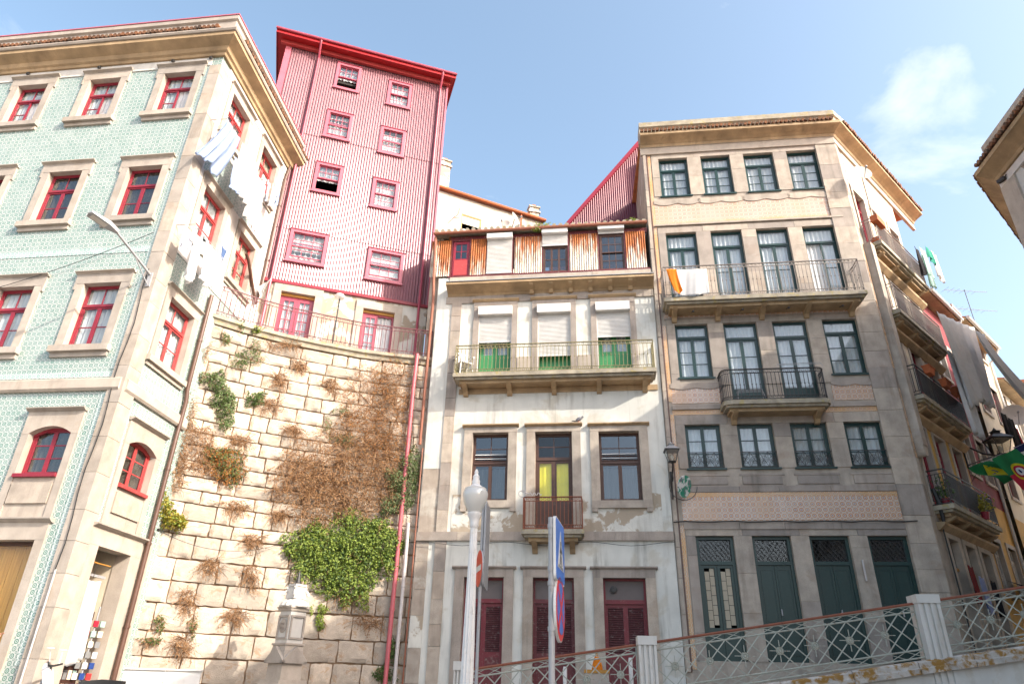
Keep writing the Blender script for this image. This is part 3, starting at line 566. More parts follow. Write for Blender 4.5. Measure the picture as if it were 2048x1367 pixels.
# cornice, eave tiles, parapet round both faces
path = [AF.world(UL, 0, 0), AF.world(0, 0, 0), AS.world(UR_ + .3, 0, 0)]; path = [(v.x - XA, v.y - YA) for v in path]
cn = put('cornice', MB().sweep(path, [(-.05, CORN), (.08, CORN), (.10, CORN + .08), (.16, CORN + .12), (.2, CORN + .24), (.42, CORN + .36), (.46, CORN + .38), (.46, CORN + .5), (-.05, CORN + .52)]), 'granite_ochre', A)
put('cornice_edge', MB().sweep(path, [(.1, CORN + .525), (.5, CORN + .51), (.53, CORN + .56), (.53, CORN + .6), (.1, CORN + .64)]), 'granite_pale', A)
def eave_tiles(parent, path, out, z, n_per_m=7.5, r=.06, ln=.5, mat='eave_tile'):
    mb = MB()
    for a, b in zip(path, path[1:]):
        a, b = Vector(a), Vector(b); L = (b - a).length; d = (b - a).normalized(); n = Vector((d.y, -d.x)); c = int(L * n_per_m)
        for i in range(c):
            p = a + d * (L * (i + .5) / c); e = random.uniform(-.015, .015)
            mb.tube([(p.x + n.x * (out + e), p.y + n.y * (out + e), z), (p.x + n.x * (out - ln), p.y + n.y * (out - ln), z + .12)], [r, r * .85], 6)
    return put('eave_tiles', mb, mat, parent, kind='stuff')
eave_tiles(A, path, .56, CORN + .67)
put('parapet', MB().sweep(path, [(-.3, CORN + .6), (.3, CORN + .7), (.3, CORN + 1.14), (.36, CORN + 1.18), (.36, CORN + 1.32), (-.3, CORN + 1.34)]), 'granite_pale', A)
put('parapet_trim', MB().sweep(path, [(-.32, CORN + 1.345), (.38, CORN + 1.33), (.38, CORN + 1.37), (-.32, CORN + 1.38)]), 'paint_rose', A)
put('roof', MB().prism_z([(v.x - XA, v.y - YA) for v in (AF.world(UL, .2, 0), AF.world(-.2, .2, 0), AS.world(UR_, .2, 0), AS.world(UR_, 9.3, 0))], 18.62, 18.7), 'roof_tile', A)
# cornice rosettes (small iron anchors in the frieze)
for u in [c + .1 for c in cent[1:]] + [-.35]: AF.part('frieze_boss', MB().lathe([(.05, 0), (.06, .03), (.03, .06)], 8).add([], []), 'iron_dark', M=Matrix.Translation((u - .45 if u < -.5 else u, -.04, CORN - .06)) @ Matrix.Rotation(RAD(90), 4, 'X'))
# pipes of the house
dp = [AS.uz(425, 600), AS.uz(382, 775), AS.uz(385, 800)]
top = AS.uz(583, 300, -.1)
def dpw(z, u): return AS.world(u, -.1, z) - Vector((XA, YA, 0))
pu = AS.uz(395, 700, -.1)[0]
downpipe('downpipe', [dpw(11.2, pu), dpw(8.4, pu), dpw(8.1, pu + .08), dpw(7.2, pu + .05), dpw(.1, pu + .05)], .055, 'pipe_brown', A)
downpipe('downpipe', [dpw(CORN + .1, UR_ - .1), dpw(CORN - .6, UR_ - .22), dpw(12.9, UR_ - .22), dpw(12.3, UR_ - .35), dpw(13.3, UR_ - 1.3), dpw(13.4, UR_ - 1.5)], .05, 'pipe_brown', A)
AF.part('conduit', MB().tube([(-.15, -.085, .1), (-.15, -.085, 3.6)], .018, 6), 'pipe_grey'); AF.part('cable', MB().tube([(-.17 + .04 * math.sin(i * 1.3), -.075, 3.6 + i * .5) for i in range(15)], .009, 4), 'cable')

# ------------------------------------------------------------------ street light on the corner
base = AF.world(-.1, -.06, AF.uz(300, 560)[1]); head = on_y(232, 462, 11.9); tip = on_y(193, 436, 11.5)
L1 = empty('wall_street_lamp', tuple(base), 0, label='grey street lamp on a long arm fixed to the green house corner', cat='street lamp')
rel = lambda p: Vector(p) - base
put('bracket', MB().box(-.05, .05, -.03, .06, -.22, .16), 'zinc', L1)
put('arm', MB().tube([(0, -.03, .1), rel(head)], .03, 8).tube([(0, -.03, -.18), rel(base.lerp(head, .45)) + Vector((0, 0, .03))], .015, 6), 'zinc', L1)
d = (tip - head).normalized(); sd = d.cross(Vector((0, 0, 1))).normalized(); up_ = sd.cross(d)
def lh(a, b, c): return rel(head) + d * a + sd * b + up_ * c
put('lamp_head', MB().add([lh(-.05, -.04, -.03), lh(-.05, .04, -.03), lh(.2, .13, -.03), lh(.62, .13, -.02), lh(.66, 0, -.01), lh(.62, -.13, -.02), lh(.2, -.13, -.03)] + [lh(-.05, -.04, .05), lh(-.05, .04, .05), lh(.2, .12, .07), lh(.62, .11, .04), lh(.65, 0, .03), lh(.62, -.11, .04), lh(.2, -.12, .07)], [tuple(range(7)), tuple(range(13, 6, -1))] + [(i, (i + 1) % 7, (i + 1) % 7 + 7, i + 7) for i in range(7)]), 'zinc', L1)
put('lens', MB().add([lh(.22, -.09, -.036), lh(.22, .09, -.036), lh(.58, .09, -.028), lh(.58, -.09, -.028)], [(0, 1, 2, 3)]), 'dish', L1)

# ------------------------------------------------------------------ washing on the side of the green house
def rack(label, u0, u1, z, outw, grp='wall clothes racks on the green house'):
    o = AS.world(u0, 0, z); t = empty('clothes_rack', tuple(o), 0, label=label, cat='clothes rack', group=grp); q = lambda u, w_: AS.world(u, w_, z) - o
    put('arm', MB().tube([q(u0, .02), q(u0, -outw)], .012, 6), 'zinc', t); put('arm', MB().tube([q(u1, .02), q(u1, -outw)], .012, 6), 'zinc', t)
    for i in range(3): put('line', MB().tube([q(u0, -outw * (i + 1) / 3), q(u1, -outw * (i + 1) / 3)], .004, 4), 'pipe_grey', t)
    return t
def hang(name, label, cat, p0, p1, wv, drop, mat, **kw):
    a = AS.uz(*p0, -wv); b = AS.uz(*p1, -wv); z = (a[1] + b[1]) / 2
    return cloth(name, label, cat, AS.world(a[0], -wv, z), AS.world(b[0], -wv, z), drop, mat, **kw)
za = AS.uz(455, 245, -.5); rack('clothes rack under the top corner window of the green house', za[0] - .1, za[0] + 1.5, za[1] + .03, .55)
zb = AS.uz(520, 345, -.5); rack('clothes rack under the second top window of the green house', zb[0] - .5, zb[0] + 1.2, zb[1] + .03, .55)
zc = AS.uz(390, 455, -.5); rack('clothes rack under the lower corner window of the green house', zc[0] - .1, zc[0] + 1.5, zc[1] + .03, .55)
g = 'washing on the green house'
hang('shirt', 'large pale blue shirt billowing on the topmost clothes rack', 'laundry', (452, 245), (482, 268), .55, 1.5, 'cloth_pale', group=g, folds=3, amp=.07, taper=1.35, sway=(-.25, -.35, -.1), ragged=.12)
hang('towel', 'pale blue cloth hanging lowest below the billowing shirt', 'laundry', (470, 318), (492, 340), .5, .95, 'cloth_pale', group=g, folds=2, amp=.06, taper=1.1, sway=(.05, -.1, 0))
hang('sheet', 'white bed sheet hanging beside the billowing shirt', 'laundry', (484, 292), (520, 330), .5, 1.5, 'cloth_white', group=g, folds=4, amp=.06, taper=.9)
hang('sheet', 'long white sheet hanging under the second top window', 'laundry', (508, 345), (533, 367), .5, 1.7, 'cloth_white', group=g, folds=4, amp=.05, taper=.95)
for i, (a, b, dr_, m_, lb) in enumerate([((526, 350), (534, 358), .62, 'cloth_white', 'small white vest on the line under the second top window'), ((536, 360), (543, 367), .7, 'cloth_stripe', 'striped vest on the line under the second top window'), ((545, 368), (552, 376), .75, 'cloth_white', 'white towel at the wall end of the top line'), ((554, 378), (560, 385), .5, 'cloth_pale', 'small pale blue sock bundle ending the top line')]):
    hang('vest', lb, 'laundry', a, b, .5, dr_, m_, group=g, folds=2, amp=.04, shape=SHIRT if i < 2 else None)
hang('shorts', 'dark patterned shorts at the corner of the lower clothes rack', 'laundry', (372, 452), (388, 464), .5, .55, 'cloth_stripe', group=g, folds=2, amp=.04)
hang('shirt', 'white shirt on the lower clothes rack', 'laundry', (386, 462), (414, 484), .52, 1.25, 'cloth_white', group=g, folds=3, amp=.06, shape=SHIRT, ragged=.1)
hang('shirt', 'white long top next to the shirt on the lower rack', 'laundry', (412, 482), (446, 512), .5, 1.05, 'cloth_white', group=g, folds=4, amp=.06, ragged=.1, taper=.85)
hang('cap', 'dark cap pegged between the white tops', 'laundry', (408, 474), (418, 484), .46, .3, 'cloth_black', group=g, folds=1, amp=.05)
hang('flag', 'small blue pennant at the end of the lower rack', 'laundry', (444, 490), (454, 500), .4, .45, 'cloth_blue', group=g, folds=1, amp=.02, taper=.2)

# ------------------------------------------------------------------ shop goods seen through the side opening
o = AS.world(sdoor[0], .3, 0)
def disp(u, w_, z): return AS.world(u, w_, z)
cl = cloth('dress', 'long white dress hanging in the shop doorway', 'dress', disp(sdoor[0] + .02, .1, sdoor[3] - .62), disp(sdoor[0] + .62, .1, sdoor[3] - .62), 1.55, 'cloth_white', folds=3, amp=.05, taper=1.15)
hr = empty('hanger', tuple(disp(sdoor[0] + .32, .1, sdoor[3] - .6)), 0, label='wooden hanger rail above the white dress', cat='hanger'); put('bar', MB().tube([(0, -.32, .3), (0, .45, .3)], .015, 6), 'wood_gold', hr); put('hook', MB().tube([(0, 0, 0), (0, 0, .2), (0, .04, .29)], .006, 5), 'iron_dark', hr)
board = empty('postcard_board', tuple(disp(sdoor[0] + .62, .3, 0)), RAD(89.3), label='brown board covered with postcards and prints in the shop doorway', cat='display board')
put('backing', MB().box(-.42, .35, .0, .03, .3, sdoor[3] - 1.2), 'wood_dark', board)
pal = ['cloth_red', 'cobalt', 'cream_paint', 'cloth_pink', 'paint_white', 'cloth_mint', 'paint_signred', 'cloth_grey']
hB = sdoor[3] - 1.2
for i in range(5):
    for j in range(10):
        zc_ = .45 + j * (hB - .5) / 10
        put('postcard', MB().box(-.38 + i * .14, -.28 + i * .14, -.012, -.002, zc_, zc_ + .17), pal[(i * 3 + j * 5) % 8], board)
rk = empty('souvenir_rack', tuple(disp(sdoor[1] - .2, .2, 0)), RAD(60), label='rack of small bright souvenirs beside the postcard board', cat='rack')
put('post', MB().tube([(0, 0, 0), (0, 0, hB + .1)], .02, 8), 'zinc', rk)
for j in range(12):
    for i in range(3): put('souvenir', MB().box(-.2 + i * .14, -.1 + i * .14, -.05, -.02, .5 + j * .2, .62 + j * .2), pal[(i * 5 + j * 3 + 2) % 8], rk)
# ------------------------------------------------------------------ retaining wall of granite blocks, curved in plan
TZ = 10.9
WP = [(-9.96, 15.80), (-9.1, 16.6), (-8.29, 17.18), (-7.39, 17.70), (-6.33, 18.24), (-5.46, 18.55), (-4.64, 18.77), (-4.25, 18.9), (-3.5, 19.2)]
WPV = [Vector(p) for p in WP]
def inset(path, d):
    P = [Vector(p) for p in path]; r = []
    for i, p in enumerate(P):
        t = (P[min(i + 1, len(P) - 1)] - P[max(i - 1, 0)]).normalized(); n = Vector((t.y, -t.x)); r.append(p - n * d)
    return r
FACE = inset(WP, .10)
cum = [0]
for a, b in zip(FACE, FACE[1:]): cum.append(cum[-1] + (b - a).length)
WL = cum[-1]
def wall_at(s):
    s = min(max(s, 0), WL - 1e-6); i = max(k for k in range(len(cum) - 1) if cum[k] <= s); a, b = FACE[i], FACE[i + 1]; t = (s - cum[i]) / (cum[i + 1] - cum[i])
    tg = []
    for j in (i, i + 1):
        q = (FACE[min(j + 1, len(FACE) - 1)] - FACE[max(j - 1, 0)]).normalized(); tg.append(q)
    d = (tg[0] * (1 - t) + tg[1] * t).normalized(); return a.lerp(b, t), d
def wall_hit(px, py):
    best = None
    for i in range(len(FACE) - 1):
        a, b = FACE[i], FACE[i + 1]; d = (b - a).normalized(); n = Vector((-d.y, d.x, 0)); p = hit(px, py, (a.x, a.y, 0), n); t = (Vector((p.x, p.y)) - a).dot(d) / (b - a).length
        e = 0 if 0 <= t <= 1 else min(abs(t), abs(t - 1))
        if best is None or e < best[0]: best = (e, p, Vector((d.y, -d.x, 0)), Vector((d.x, d.y, 0)), cum[i] + t * (b - a).length)
    return best[1:]
RW = empty('retaining_wall', (FACE[0].x, FACE[0].y, 0), 0, label='tall curved retaining wall of pale granite blocks below the red tower', cat='wall')
o2 = lambda P: [(p[0] - FACE[0].x, p[1] - FACE[0].y) for p in P]
put('core', MB().sweep(o2(inset(WP, .155)), [(0, 0), (0, TZ - .25), (-.9, TZ - .25), (-.9, 0)]), 'mortar', RW)
def stone_mesh(i):
    rnd = random.Random(i * 13 + 5); nx, nz = 5, 4; vs, fs = [], []
    for j in range(nz + 1):
        for k in range(nx + 1):
            x, z = k / nx - .5, j / nz - .5; edge = k in (0, nx) or j in (0, nz); y = -.78 if edge else -1 + rnd.uniform(-.16, .16)
            if not edge: x *= 1.12; z *= 1.15
            if edge: x += rnd.uniform(-.018, .018); z += rnd.uniform(-.03, .03)
            if k in (0, nx) and j in (0, nz): x *= .985; z *= .97
            vs.append((x, y, z))
    for j in range(nz):
        for k in range(nx): a = j * (nx + 1) + k; fs.append((a, a + 1, a + nx + 2, a + nx + 1))
    ring = [k for k in range(nx + 1)] + [j * (nx + 1) + nx for j in range(1, nz + 1)] + [nz * (nx + 1) + k for k in range(nx - 1, -1, -1)] + [j * (nx + 1) for j in range(nz - 1, 0, -1)]
    o = len(vs); vs += [(vs[r][0], 0, vs[r][2]) for r in ring]; n = len(ring)
    fs += [(ring[i], o + i, o + (i + 1) % n, ring[(i + 1) % n]) for i in range(n)]
    mb = MB(); mb.add(vs, fs); return mb.mesh('stone', 'block', True)
SM = [stone_mesh(i) for i in range(10)]
rs = random.Random(11); z = .02; nst = 0
while z < TZ - .42:
    low = z < 4.4
    h = rs.uniform(.46, .60) if low else rs.uniform(.32, .44); h = min(h, TZ - .27 - z)
    if TZ - .27 - (z + h) < .2: h = TZ - .27 - z
    s = -rs.uniform(0, .3)
    while s < WL:
        L = rs.uniform(.5, 1.05) if low else rs.choice((rs.uniform(.36, .6), rs.uniform(.6, 1.0)))
        s0, s1 = max(s, 0), min(s + L, WL)
        if WL - s1 < .2: s1 = WL; L = s1 - s
        if s1 - s0 > .1:
            p, d = wall_at((s0 + s1) / 2); g = .015
            M = Matrix.Translation((p.x - FACE[0].x, p.y - FACE[0].y, z + h / 2)) @ Matrix.Rotation(math.atan2(d.y, d.x), 4, 'Z') @ Matrix.Translation((0, .06, 0)) @ Matrix.Rotation(RAD(rs.uniform(-.5, .5)), 4, 'Y') @ Matrix.Diagonal((s1 - s0 - 2 * g, .085 + rs.uniform(-.012, .016), h - 2 * g - rs.uniform(0, .012), 1))
            put('stone', None, None, RW, mesh=rs.choice(SM), M=M); nst += 1
        s += L
    z += h
print('stones', nst)
# terrace edge slabs and floor
put('cornice', MB().sweep(o2(inset(WP, .1)), [(-.3, TZ - .25), (.05, TZ - .25), (.07, TZ - .16), (.10, TZ - .12), (.14, TZ - .1), (.14, TZ), (-.3, TZ)]), 'granite_moss', RW)
BO = (-10.69, 17.74); BA = 22
_bu = Vector((math.cos(RAD(BA)), math.sin(RAD(BA)))); _bo = Vector(BO)
put('terrace_floor', MB().prism_z(o2([tuple(p) for p in inset(WP, .38)] + [tuple(_bo + _bu * 6.6), tuple(_bo - _bu * .1)]), TZ - .25, TZ - .004), 'granite', RW)
rp = o2(inset(WP, .06)); rp = [(rp[0][0] + .14, rp[0][1] + .1)] + rp[1:-1]
railing(RW, rp, TZ, .95, 'iron_rose', spacing=.13, band=.12, lowband=.12, bulge=False, posts=True)
# terrace lamp
tl = hit(672, 640, (_bo.x, _bo.y, 0), Vector((-_bu.y, _bu.x, 0))); tlp = Vector((tl.x, tl.y, 0)) + Vector((_bu.y, -_bu.x, 0)) * 1.2
t = empty('terrace_lamp', (tlp.x, tlp.y, TZ), 0, label='thin terrace lamp with a white bulb on a black pole', cat='lamp')
put('pole', MB().tube([(0, 0, 0), (0, 0, 1.62)], .022, 8), 'iron_dark', t); put('shade', MB().lathe([(.02, 0), (.14, .03), (.17, .09), (.13, .15), (.03, .18)], 14, (0, 0, 1.6)), 'opal', t, True)

# ------------------------------------------------------------------ red corrugated tower behind the terrace
B = empty('corrugated_tower_house', (BO[0], BO[1], TZ), 0, label='tall house clad in rose red corrugated metal with white-paned windows', cat='house')
class FacZ(Fac): pass
B.location = (BO[0], BO[1], 0)
BF = Fac(B, *BO, BA)
BW = BF.uz(893, 185)[0]; BT = (BF.uz(620, 105)[1] + BF.uz(860, 178)[1]) / 2; BB = (BF.uz(560, 558)[1] + BF.uz(800, 606)[1]) / 2
z4 = lambda *p: [(400 + x / 3.108, 40 + y / 3.108) for x, y in p]; z5 = lambda *p: [(400 + x / 3.108, 440 + y / 3.108) for x, y in p]
bw = [z4((862, 265), (1010, 312), (825, 412), (978, 465)), z4((1182, 375), (1322, 418), (1150, 520), (1300, 565)), z4((795, 558), (955, 603), (762, 718), (925, 765)), z4((1130, 660), (1282, 705), (1102, 815), (1258, 865)),
      z4((728, 880), (898, 925), (692, 1055), (860, 1103)), z4((1082, 980), (1240, 1022), (1050, 1155), (1215, 1195)), z5((568, 55), (802, 102), (528, 245), (768, 298)), z5((1050, 170), (1275, 222), (1022, 360), (1245, 408))]
br_ = [BF.rect(*q) for q in bw]
print('B', BW, BT, BB, [tuple(round(x, 2) for x in r) for r in br_])
bh = [(r[0] + .1, r[1] - .1, r[2] + .1, r[3] - .1) for r in br_]
BT2 = BT + .35
def corrugated(u0, u1, z0, z1, holes, per=.096, amp=.016, w=0.0, sub=8, top_fn=None):
    mb = MB(); n = int((u1 - u0) / per * sub)
    for i in range(n):
        a, b = u0 + (u1 - u0) * i / n, u0 + (u1 - u0) * (i + 1) / n; m = (a + b) / 2
        wa, wb = w + amp * math.sin(a / per * 6.28318), w + amp * math.sin(b / per * 6.28318)
        iv = [(z0, z1)]
        for h in holes:
            if h[0] < m < h[1]:
                nv = []
                for c, d in iv:
                    if h[2] > c: nv.append((c, min(d, h[2])))
                    if h[3] < d: nv.append((max(c, h[3]), d))
                iv = [q for q in nv if q[1] - q[0] > 1e-4]
        for c, d in iv:
            da, db = (top_fn(a), top_fn(b)) if (top_fn and d == z1) else (d, d)
            mb.add([(a, wa, c), (b, wb, c), (b, wb, db), (a, wa, da)], [(0, 1, 2, 3)])
    return mb
nrow = 5; zz = [BB + (BT2 - BB) * i / nrow for i in range(nrow + 1)]
for i in range(nrow):
    o = BF.part('metal_sheet', corrugated(-.05, BW, zz[i] - .06, zz[i + 1], bh, w=-.012 * (i % 2) - .004 * i), 'sheet_rose', True)
for i, r in enumerate(br_):
    fr = BF.part('window', MB().box(r[0], r[0] + .11, -.06, .06, r[2], r[3]).box(r[1] - .11, r[1], -.06, .06, r[2], r[3]).box(r[0] + .11, r[1] - .11, -.06, .06, r[3] - .1, r[3]).box(r[0] + .11, r[1] - .11, -.06, .06, r[2], r[2] + .1).box(r[0] - .03, r[1] + .03, -.085, .02, r[2] - .035, r[2] + .02), 'paint_rose')
    put('drip_cap', MB().box(r[0] - .02, r[1] + .02, -.085, .02, r[3] + .002, r[3] + .025), 'paint_pink', fr)
    q = (r[0] + .1, r[1] - .1, r[2] + .09, r[3] - .09); mb, ps = MB(), []; zm = (q[2] + q[3]) / 2; op = [1, 0, .25, .15, 1, 0, .3, .25][i]; lift = (zm - q[2]) * op * .93
    sash(mb, ps, q[0], q[1], zm - .015, q[3], 0, .045, .02, 3, 2, .035); put('sash', mb, 'paint_pink', fr)
    mb2 = MB(); sash(mb2, ps, q[0], q[1], q[2] + lift, zm + .015 + lift, .04, .045, .02, 3, 2, .03); put('sash', mb2, 'paint_pink', fr)
    for p in ps: put('pane', MB().box(p[0], p[1], p[4] - .003, p[4] + .003, p[2], p[3]), 'glass', fr)
    curtain(fr, q[0], q[1], zm - .05 if op == 1 else q[2] + lift * .8, q[3], .14, 'curtain', folds=6, amp=.015)
# stone base with the two terrace doors
dz = z5((508, 430), (718, 465), (465, 640), (680, 700)); q = [BF.uz(*p) for p in dz]; d1 = ((q[0][0] + q[2][0]) / 2, (q[1][0] + q[3][0]) / 2, TZ + .02, (q[0][1] + q[1][1]) / 2 - .05)
dz = z5((1015, 530), (1208, 575), (985, 790), (1190, 800)); q = [BF.uz(*p) for p in dz]; d2 = ((q[0][0] + q[2][0]) / 2, (q[1][0] + q[3][0]) / 2, TZ + .02, (q[0][1] + q[1][1]) / 2 - .05)
wm_ = MB(); wall_holes(wm_, -.1, BW + .02, TZ - .3, BB + .02, [d1, d2], .3, .04); BF.part('base_wall', wm_, 'plaster_worn')
for dd, opn in ((d1, None), (d2, (1, 80))):
    dn = window(BF, (dd[0], dd[1], dd[2], dd[3] - .1), 'paint_pink', recess=.15, top=0, leaves=2, rows=4, leafcols=2, st=.09, bar=.03, bottom=.45, name='terrace_door', cur='curtain', open_leaf=opn)
    put('head_beam', MB().box(dd[0], dd[1], .1, .25, dd[3] - .1, dd[3]), 'wood_gold', dn)
    for a, b in ((dd[0] - .24, dd[0] + .004), (dd[1] - .004, dd[1] + .24)): put('jamb', MB().box(a, b, -.02, .3, TZ, dd[3]), 'granite_pale', dn)
    put('lintel', MB().box(dd[0] - .24, dd[1] + .24, -.025, .3, dd[3] - .004, dd[3] + .27), 'granite_pale', dn)
BF.part('base_trim', MB().sweep([(-.1, 0), (BW + .03, 0)], [(-.03, BB - .09), (.05, BB - .09), (.06, BB + .0), (.03, BB + .03), (-.03, BB + .03)]), 'paint_red')
BF.part('corner_trim', MB().box(BW - .02, BW + .05, -.05, .4, BB, BT2), 'paint_rose'); BF.part('corner_trim', MB().box(-.1, .12, -.05, .4, BB + .05, BT2), 'paint_rose')
BF.part('side_wall', MB().box(BW - .06, BW + .04, .41, 6, TZ, BT2 - .05), 'sheet_rose'); BF.part('side_wall', MB().box(-.1, -.02, .41, 6, TZ, BT2 - .05), 'sheet_rose'); BF.part('back_wall', MB().box(-.1, BW + .04, 6.01, 6.1, TZ, BT2 - .05), 'sheet_rose'); BF.part('inner_wall', MB().box(.0, BW - .1, 2.2, 2.25, TZ, BT2 - .1), 'dark_room')
for z in [BB + 1.3 + 2.05 * i for i in range(5)]: BF.part('floor_slab', MB().box(0, BW - .1, .12, 2.1, z - .1, z), 'dark_room')
BF.part('soffit', MB().box(-.45, BW + .22, -.42, 6.3, BT2 - .02, BT2 + .06), 'paint_eave'); BF.part('fascia', MB().box(-.5, BW + .27, -.47, -.43, BT2 - .06, BT2 + .16).box(-.5, -.46, -.429, 6.3, BT2 - .06, BT2 + .16).box(BW + .23, BW + .27, -.429, 6.3, BT2 - .06, BT2 + .16), 'paint_eave')
BF.part('eave_board', MB().box(-.3, BW + .1, -.17, -.05, BT2 - .2, BT2 - .03), 'paint_red_warm')
BF.part('gutter', MB().tube([(-.52, -.52, BT2 + .12), (BW + .29, -.52, BT2 + .12)], .055, 8), 'paint_pink'); BF.part('roof', MB().prism_z([(-.48, -.45), (BW + .25, -.45), (BW + .25, 6.3), (-.48, 6.3)], BT2 + .07, BT2 + .15), 'sheet_maroon')
for pxs in (((638, 110), (545, 555)), ((884, 200), (831, 600))):
    uu = sum(BF.uz(*p)[0] for p in pxs) / 2
    BF.part('downpipe', MB().tube([(uu, -.5, BT2 + .08), (uu, -.44, BT2 - .1), (uu, -.1, BT2 - .5), (uu, -.09, BB), (uu, -.09, TZ)], .045, 8), 'paint_pink', True)
cloth('pennant', 'small white pennant fluttering on the terrace beside the pink doors', 'flag', BF.world(.85, -.35, TZ + 2.0), BF.world(1.25, -.6, TZ + 2.3), .35, 'cloth_white', folds=1, amp=.05, taper=.3)

# ------------------------------------------------------------------ plants on the wall
def leaf(mb, p, n, sz, rnd, droop=.3):
    up = Vector((0, 0, 1)); d = (n * rnd.uniform(.2, .9) + Vector((rnd.uniform(-1, 1), rnd.uniform(-1, 1), rnd.uniform(-1, .6))) * .8 - up * droop).normalized(); s = d.cross(n + Vector((rnd.uniform(-.6, .6), rnd.uniform(-.6, .6), rnd.uniform(-.6, .6))))
    s = s.normalized() if s.length > .01 else Vector((1, 0, 0)); w = sz * rnd.uniform(.5, .75); l = sz * rnd.uniform(.8, 1.3); k = d.cross(s) * (w * .25)
    mb.add([p, p + d * l * .5 + s * w * .5 + k, p + d * l, p + d * l * .5 - s * w * .5 + k], [(0, 1, 2), (0, 2, 3)])
def plant(name, label, cat, blobs, mat, n, sz, depth, twigs=0, twig_len=.35, group=None, twmat='twig', seed=1, dry=0, stems=None, droop=.3, mat2=None):
    """blobs: (px, py, rx, ry) on the photograph, laid on the wall; leaves fill the volume in front of it"""
    rnd = random.Random(seed); c = wall_hit(blobs[0][0], blobs[0][1])[0]; t = empty(name, tuple(c), 0, label=label, cat=cat, group=group)
    area = [b[2] * b[3] for b in blobs]; mb, m2, tw = MB(), MB(), MB()
    hm = [(rnd.uniform(.7, 1.3), rnd.uniform(0, 6), rnd.uniform(0, 6)) for _ in blobs]
    for i in range(n):
        j = rnd.choices(range(len(blobs)), area)[0]; bx, by, rx, ry = blobs[j]; a = rnd.uniform(0, 6.283); r = math.sqrt(rnd.random()); e = 1 + .22 * math.sin(3 * a + hm[j][1]) + .14 * math.sin(7 * a + hm[j][2])
        if rnd.random() < .22 * math.sin(bx + rx * r * math.cos(a) * .12) + .1: continue
        p, nn, tt, s = wall_hit(bx + rx * r * e * math.cos(a), by + ry * r * e * math.sin(a))
        if s < .02 or p.z > TZ + .1: continue
        q = p + nn * (.03 + depth * rnd.random() ** .7 * (1.05 - r * r * .85)) - c
        leaf(mb if not mat2 or rnd.random() < .7 else m2, q, nn, sz * rnd.uniform(.7, 1.3), rnd, droop)
    for i in range(twigs):
        j = rnd.choices(range(len(blobs)), area)[0]; bx, by, rx, ry = blobs[j]; a = rnd.uniform(0, 6.283); r = math.sqrt(rnd.random()) * 1.05
        p, nn, tt, s = wall_hit(bx + rx * r * math.cos(a), by + ry * r * math.sin(a)); q = p + nn * (.03 + depth * rnd.random() * .8 * (1 - r * .6)) - c
        dv = (tt * rnd.uniform(-1, 1) + Vector((0, 0, rnd.uniform(-1, .5))) + nn * rnd.uniform(-.1, .5)).normalized(); pts = [q]
        for k in range(4):
            dv = (dv + Vector((rnd.uniform(-.5, .5), rnd.uniform(-.4, .4), rnd.uniform(-.6, .3)))).normalized(); q = q + dv * twig_len * .25; pts.append(q)
            if dry and rnd.random() < dry: leaf(m2 if mat2 else mb, q, nn, sz, rnd, .5)
        tw.tube(pts, [.006, .005, .004, .003, .002], 3, cap=False)
    put('foliage', mb, mat, t)
    if m2.v: put('dry_foliage', m2, mat2, t)
    st = MB()
    for (x0, y0), (x1, y1) in (stems or [((blobs[0][0] - blobs[0][2] * .6, blobs[0][1] - blobs[0][3] * .3), (blobs[0][0] + blobs[0][2] * .5, blobs[0][1] + blobs[0][3] * .6))]):
        pts = []
        for k in range(7):
            p, nn, tt, s = wall_hit(x0 + (x1 - x0) * k / 6 + rnd.uniform(-4, 4), y0 + (y1 - y0) * k / 6 + rnd.uniform(-3, 3)); pts.append(p + nn * .05 - c)
        st.tube(pts, .012, 5)
    put('stem', st, 'twig', t)
    if tw.v: put('twigs', tw, twmat, t, kind='stuff')
    return t
gi = 'plants growing on the retaining wall'
plant('ivy', 'large bright lime green ivy spread over the wall beside the stone obelisk', 'ivy', [(690, 1085, 100, 48), (620, 1095, 36, 50), (740, 1095, 60, 70), (670, 1130, 60, 40), (700, 1165, 50, 30), (600, 1140, 16, 26), (770, 1085, 36, 40), (655, 1105, 80, 60), (725, 1195, 14, 26), (660, 1170, 12, 24), (690, 1190, 10, 30), (780, 1130, 20, 30), (585, 1105, 12, 16), (760, 1050, 24, 14), (700, 1040, 18, 12)], 'leaf_lime', 12500, .075, .32, 150, .3, gi, seed=2, mat2='leaf_green')
plant('dry_vine', 'big brown dried creeper hanging above the lime green ivy', 'creeper', [(690, 960, 100, 70), (650, 920, 70, 60), (740, 930, 75, 60), (620, 970, 70, 45), (640, 1010, 60, 40), (740, 1000, 60, 50), (600, 950, 50, 45), (560, 985, 24, 12), (575, 915, 18, 22), (680, 870, 24, 14), (790, 960, 14, 34), (620, 1040, 30, 16)], 'leaf_dry', 6500, .045, .30, 2100, .34, gi, seed=3, dry=.45)
plant('dry_vine', 'brown withered creeper under the terrace corner next to the rose pipe', 'creeper', [(745, 800, 65, 62), (785, 760, 45, 45), (720, 860, 50, 50), (790, 850, 32, 70), (770, 900, 40, 40)], 'leaf_dry', 3800, .042, .22, 1250, .32, gi, seed=4, dry=.4, mat2='leaf_rust')
plant('shrub', 'grey green bush clinging to the top of the rose drainpipe', 'shrub', [(822, 930, 20, 34), (812, 970, 26, 32), (790, 960, 22, 26), (800, 1000, 24, 20), (778, 1015, 20, 18)], 'leaf_grey', 3600, .055, .3, 60, .25, gi, seed=5, mat2='leaf_green')
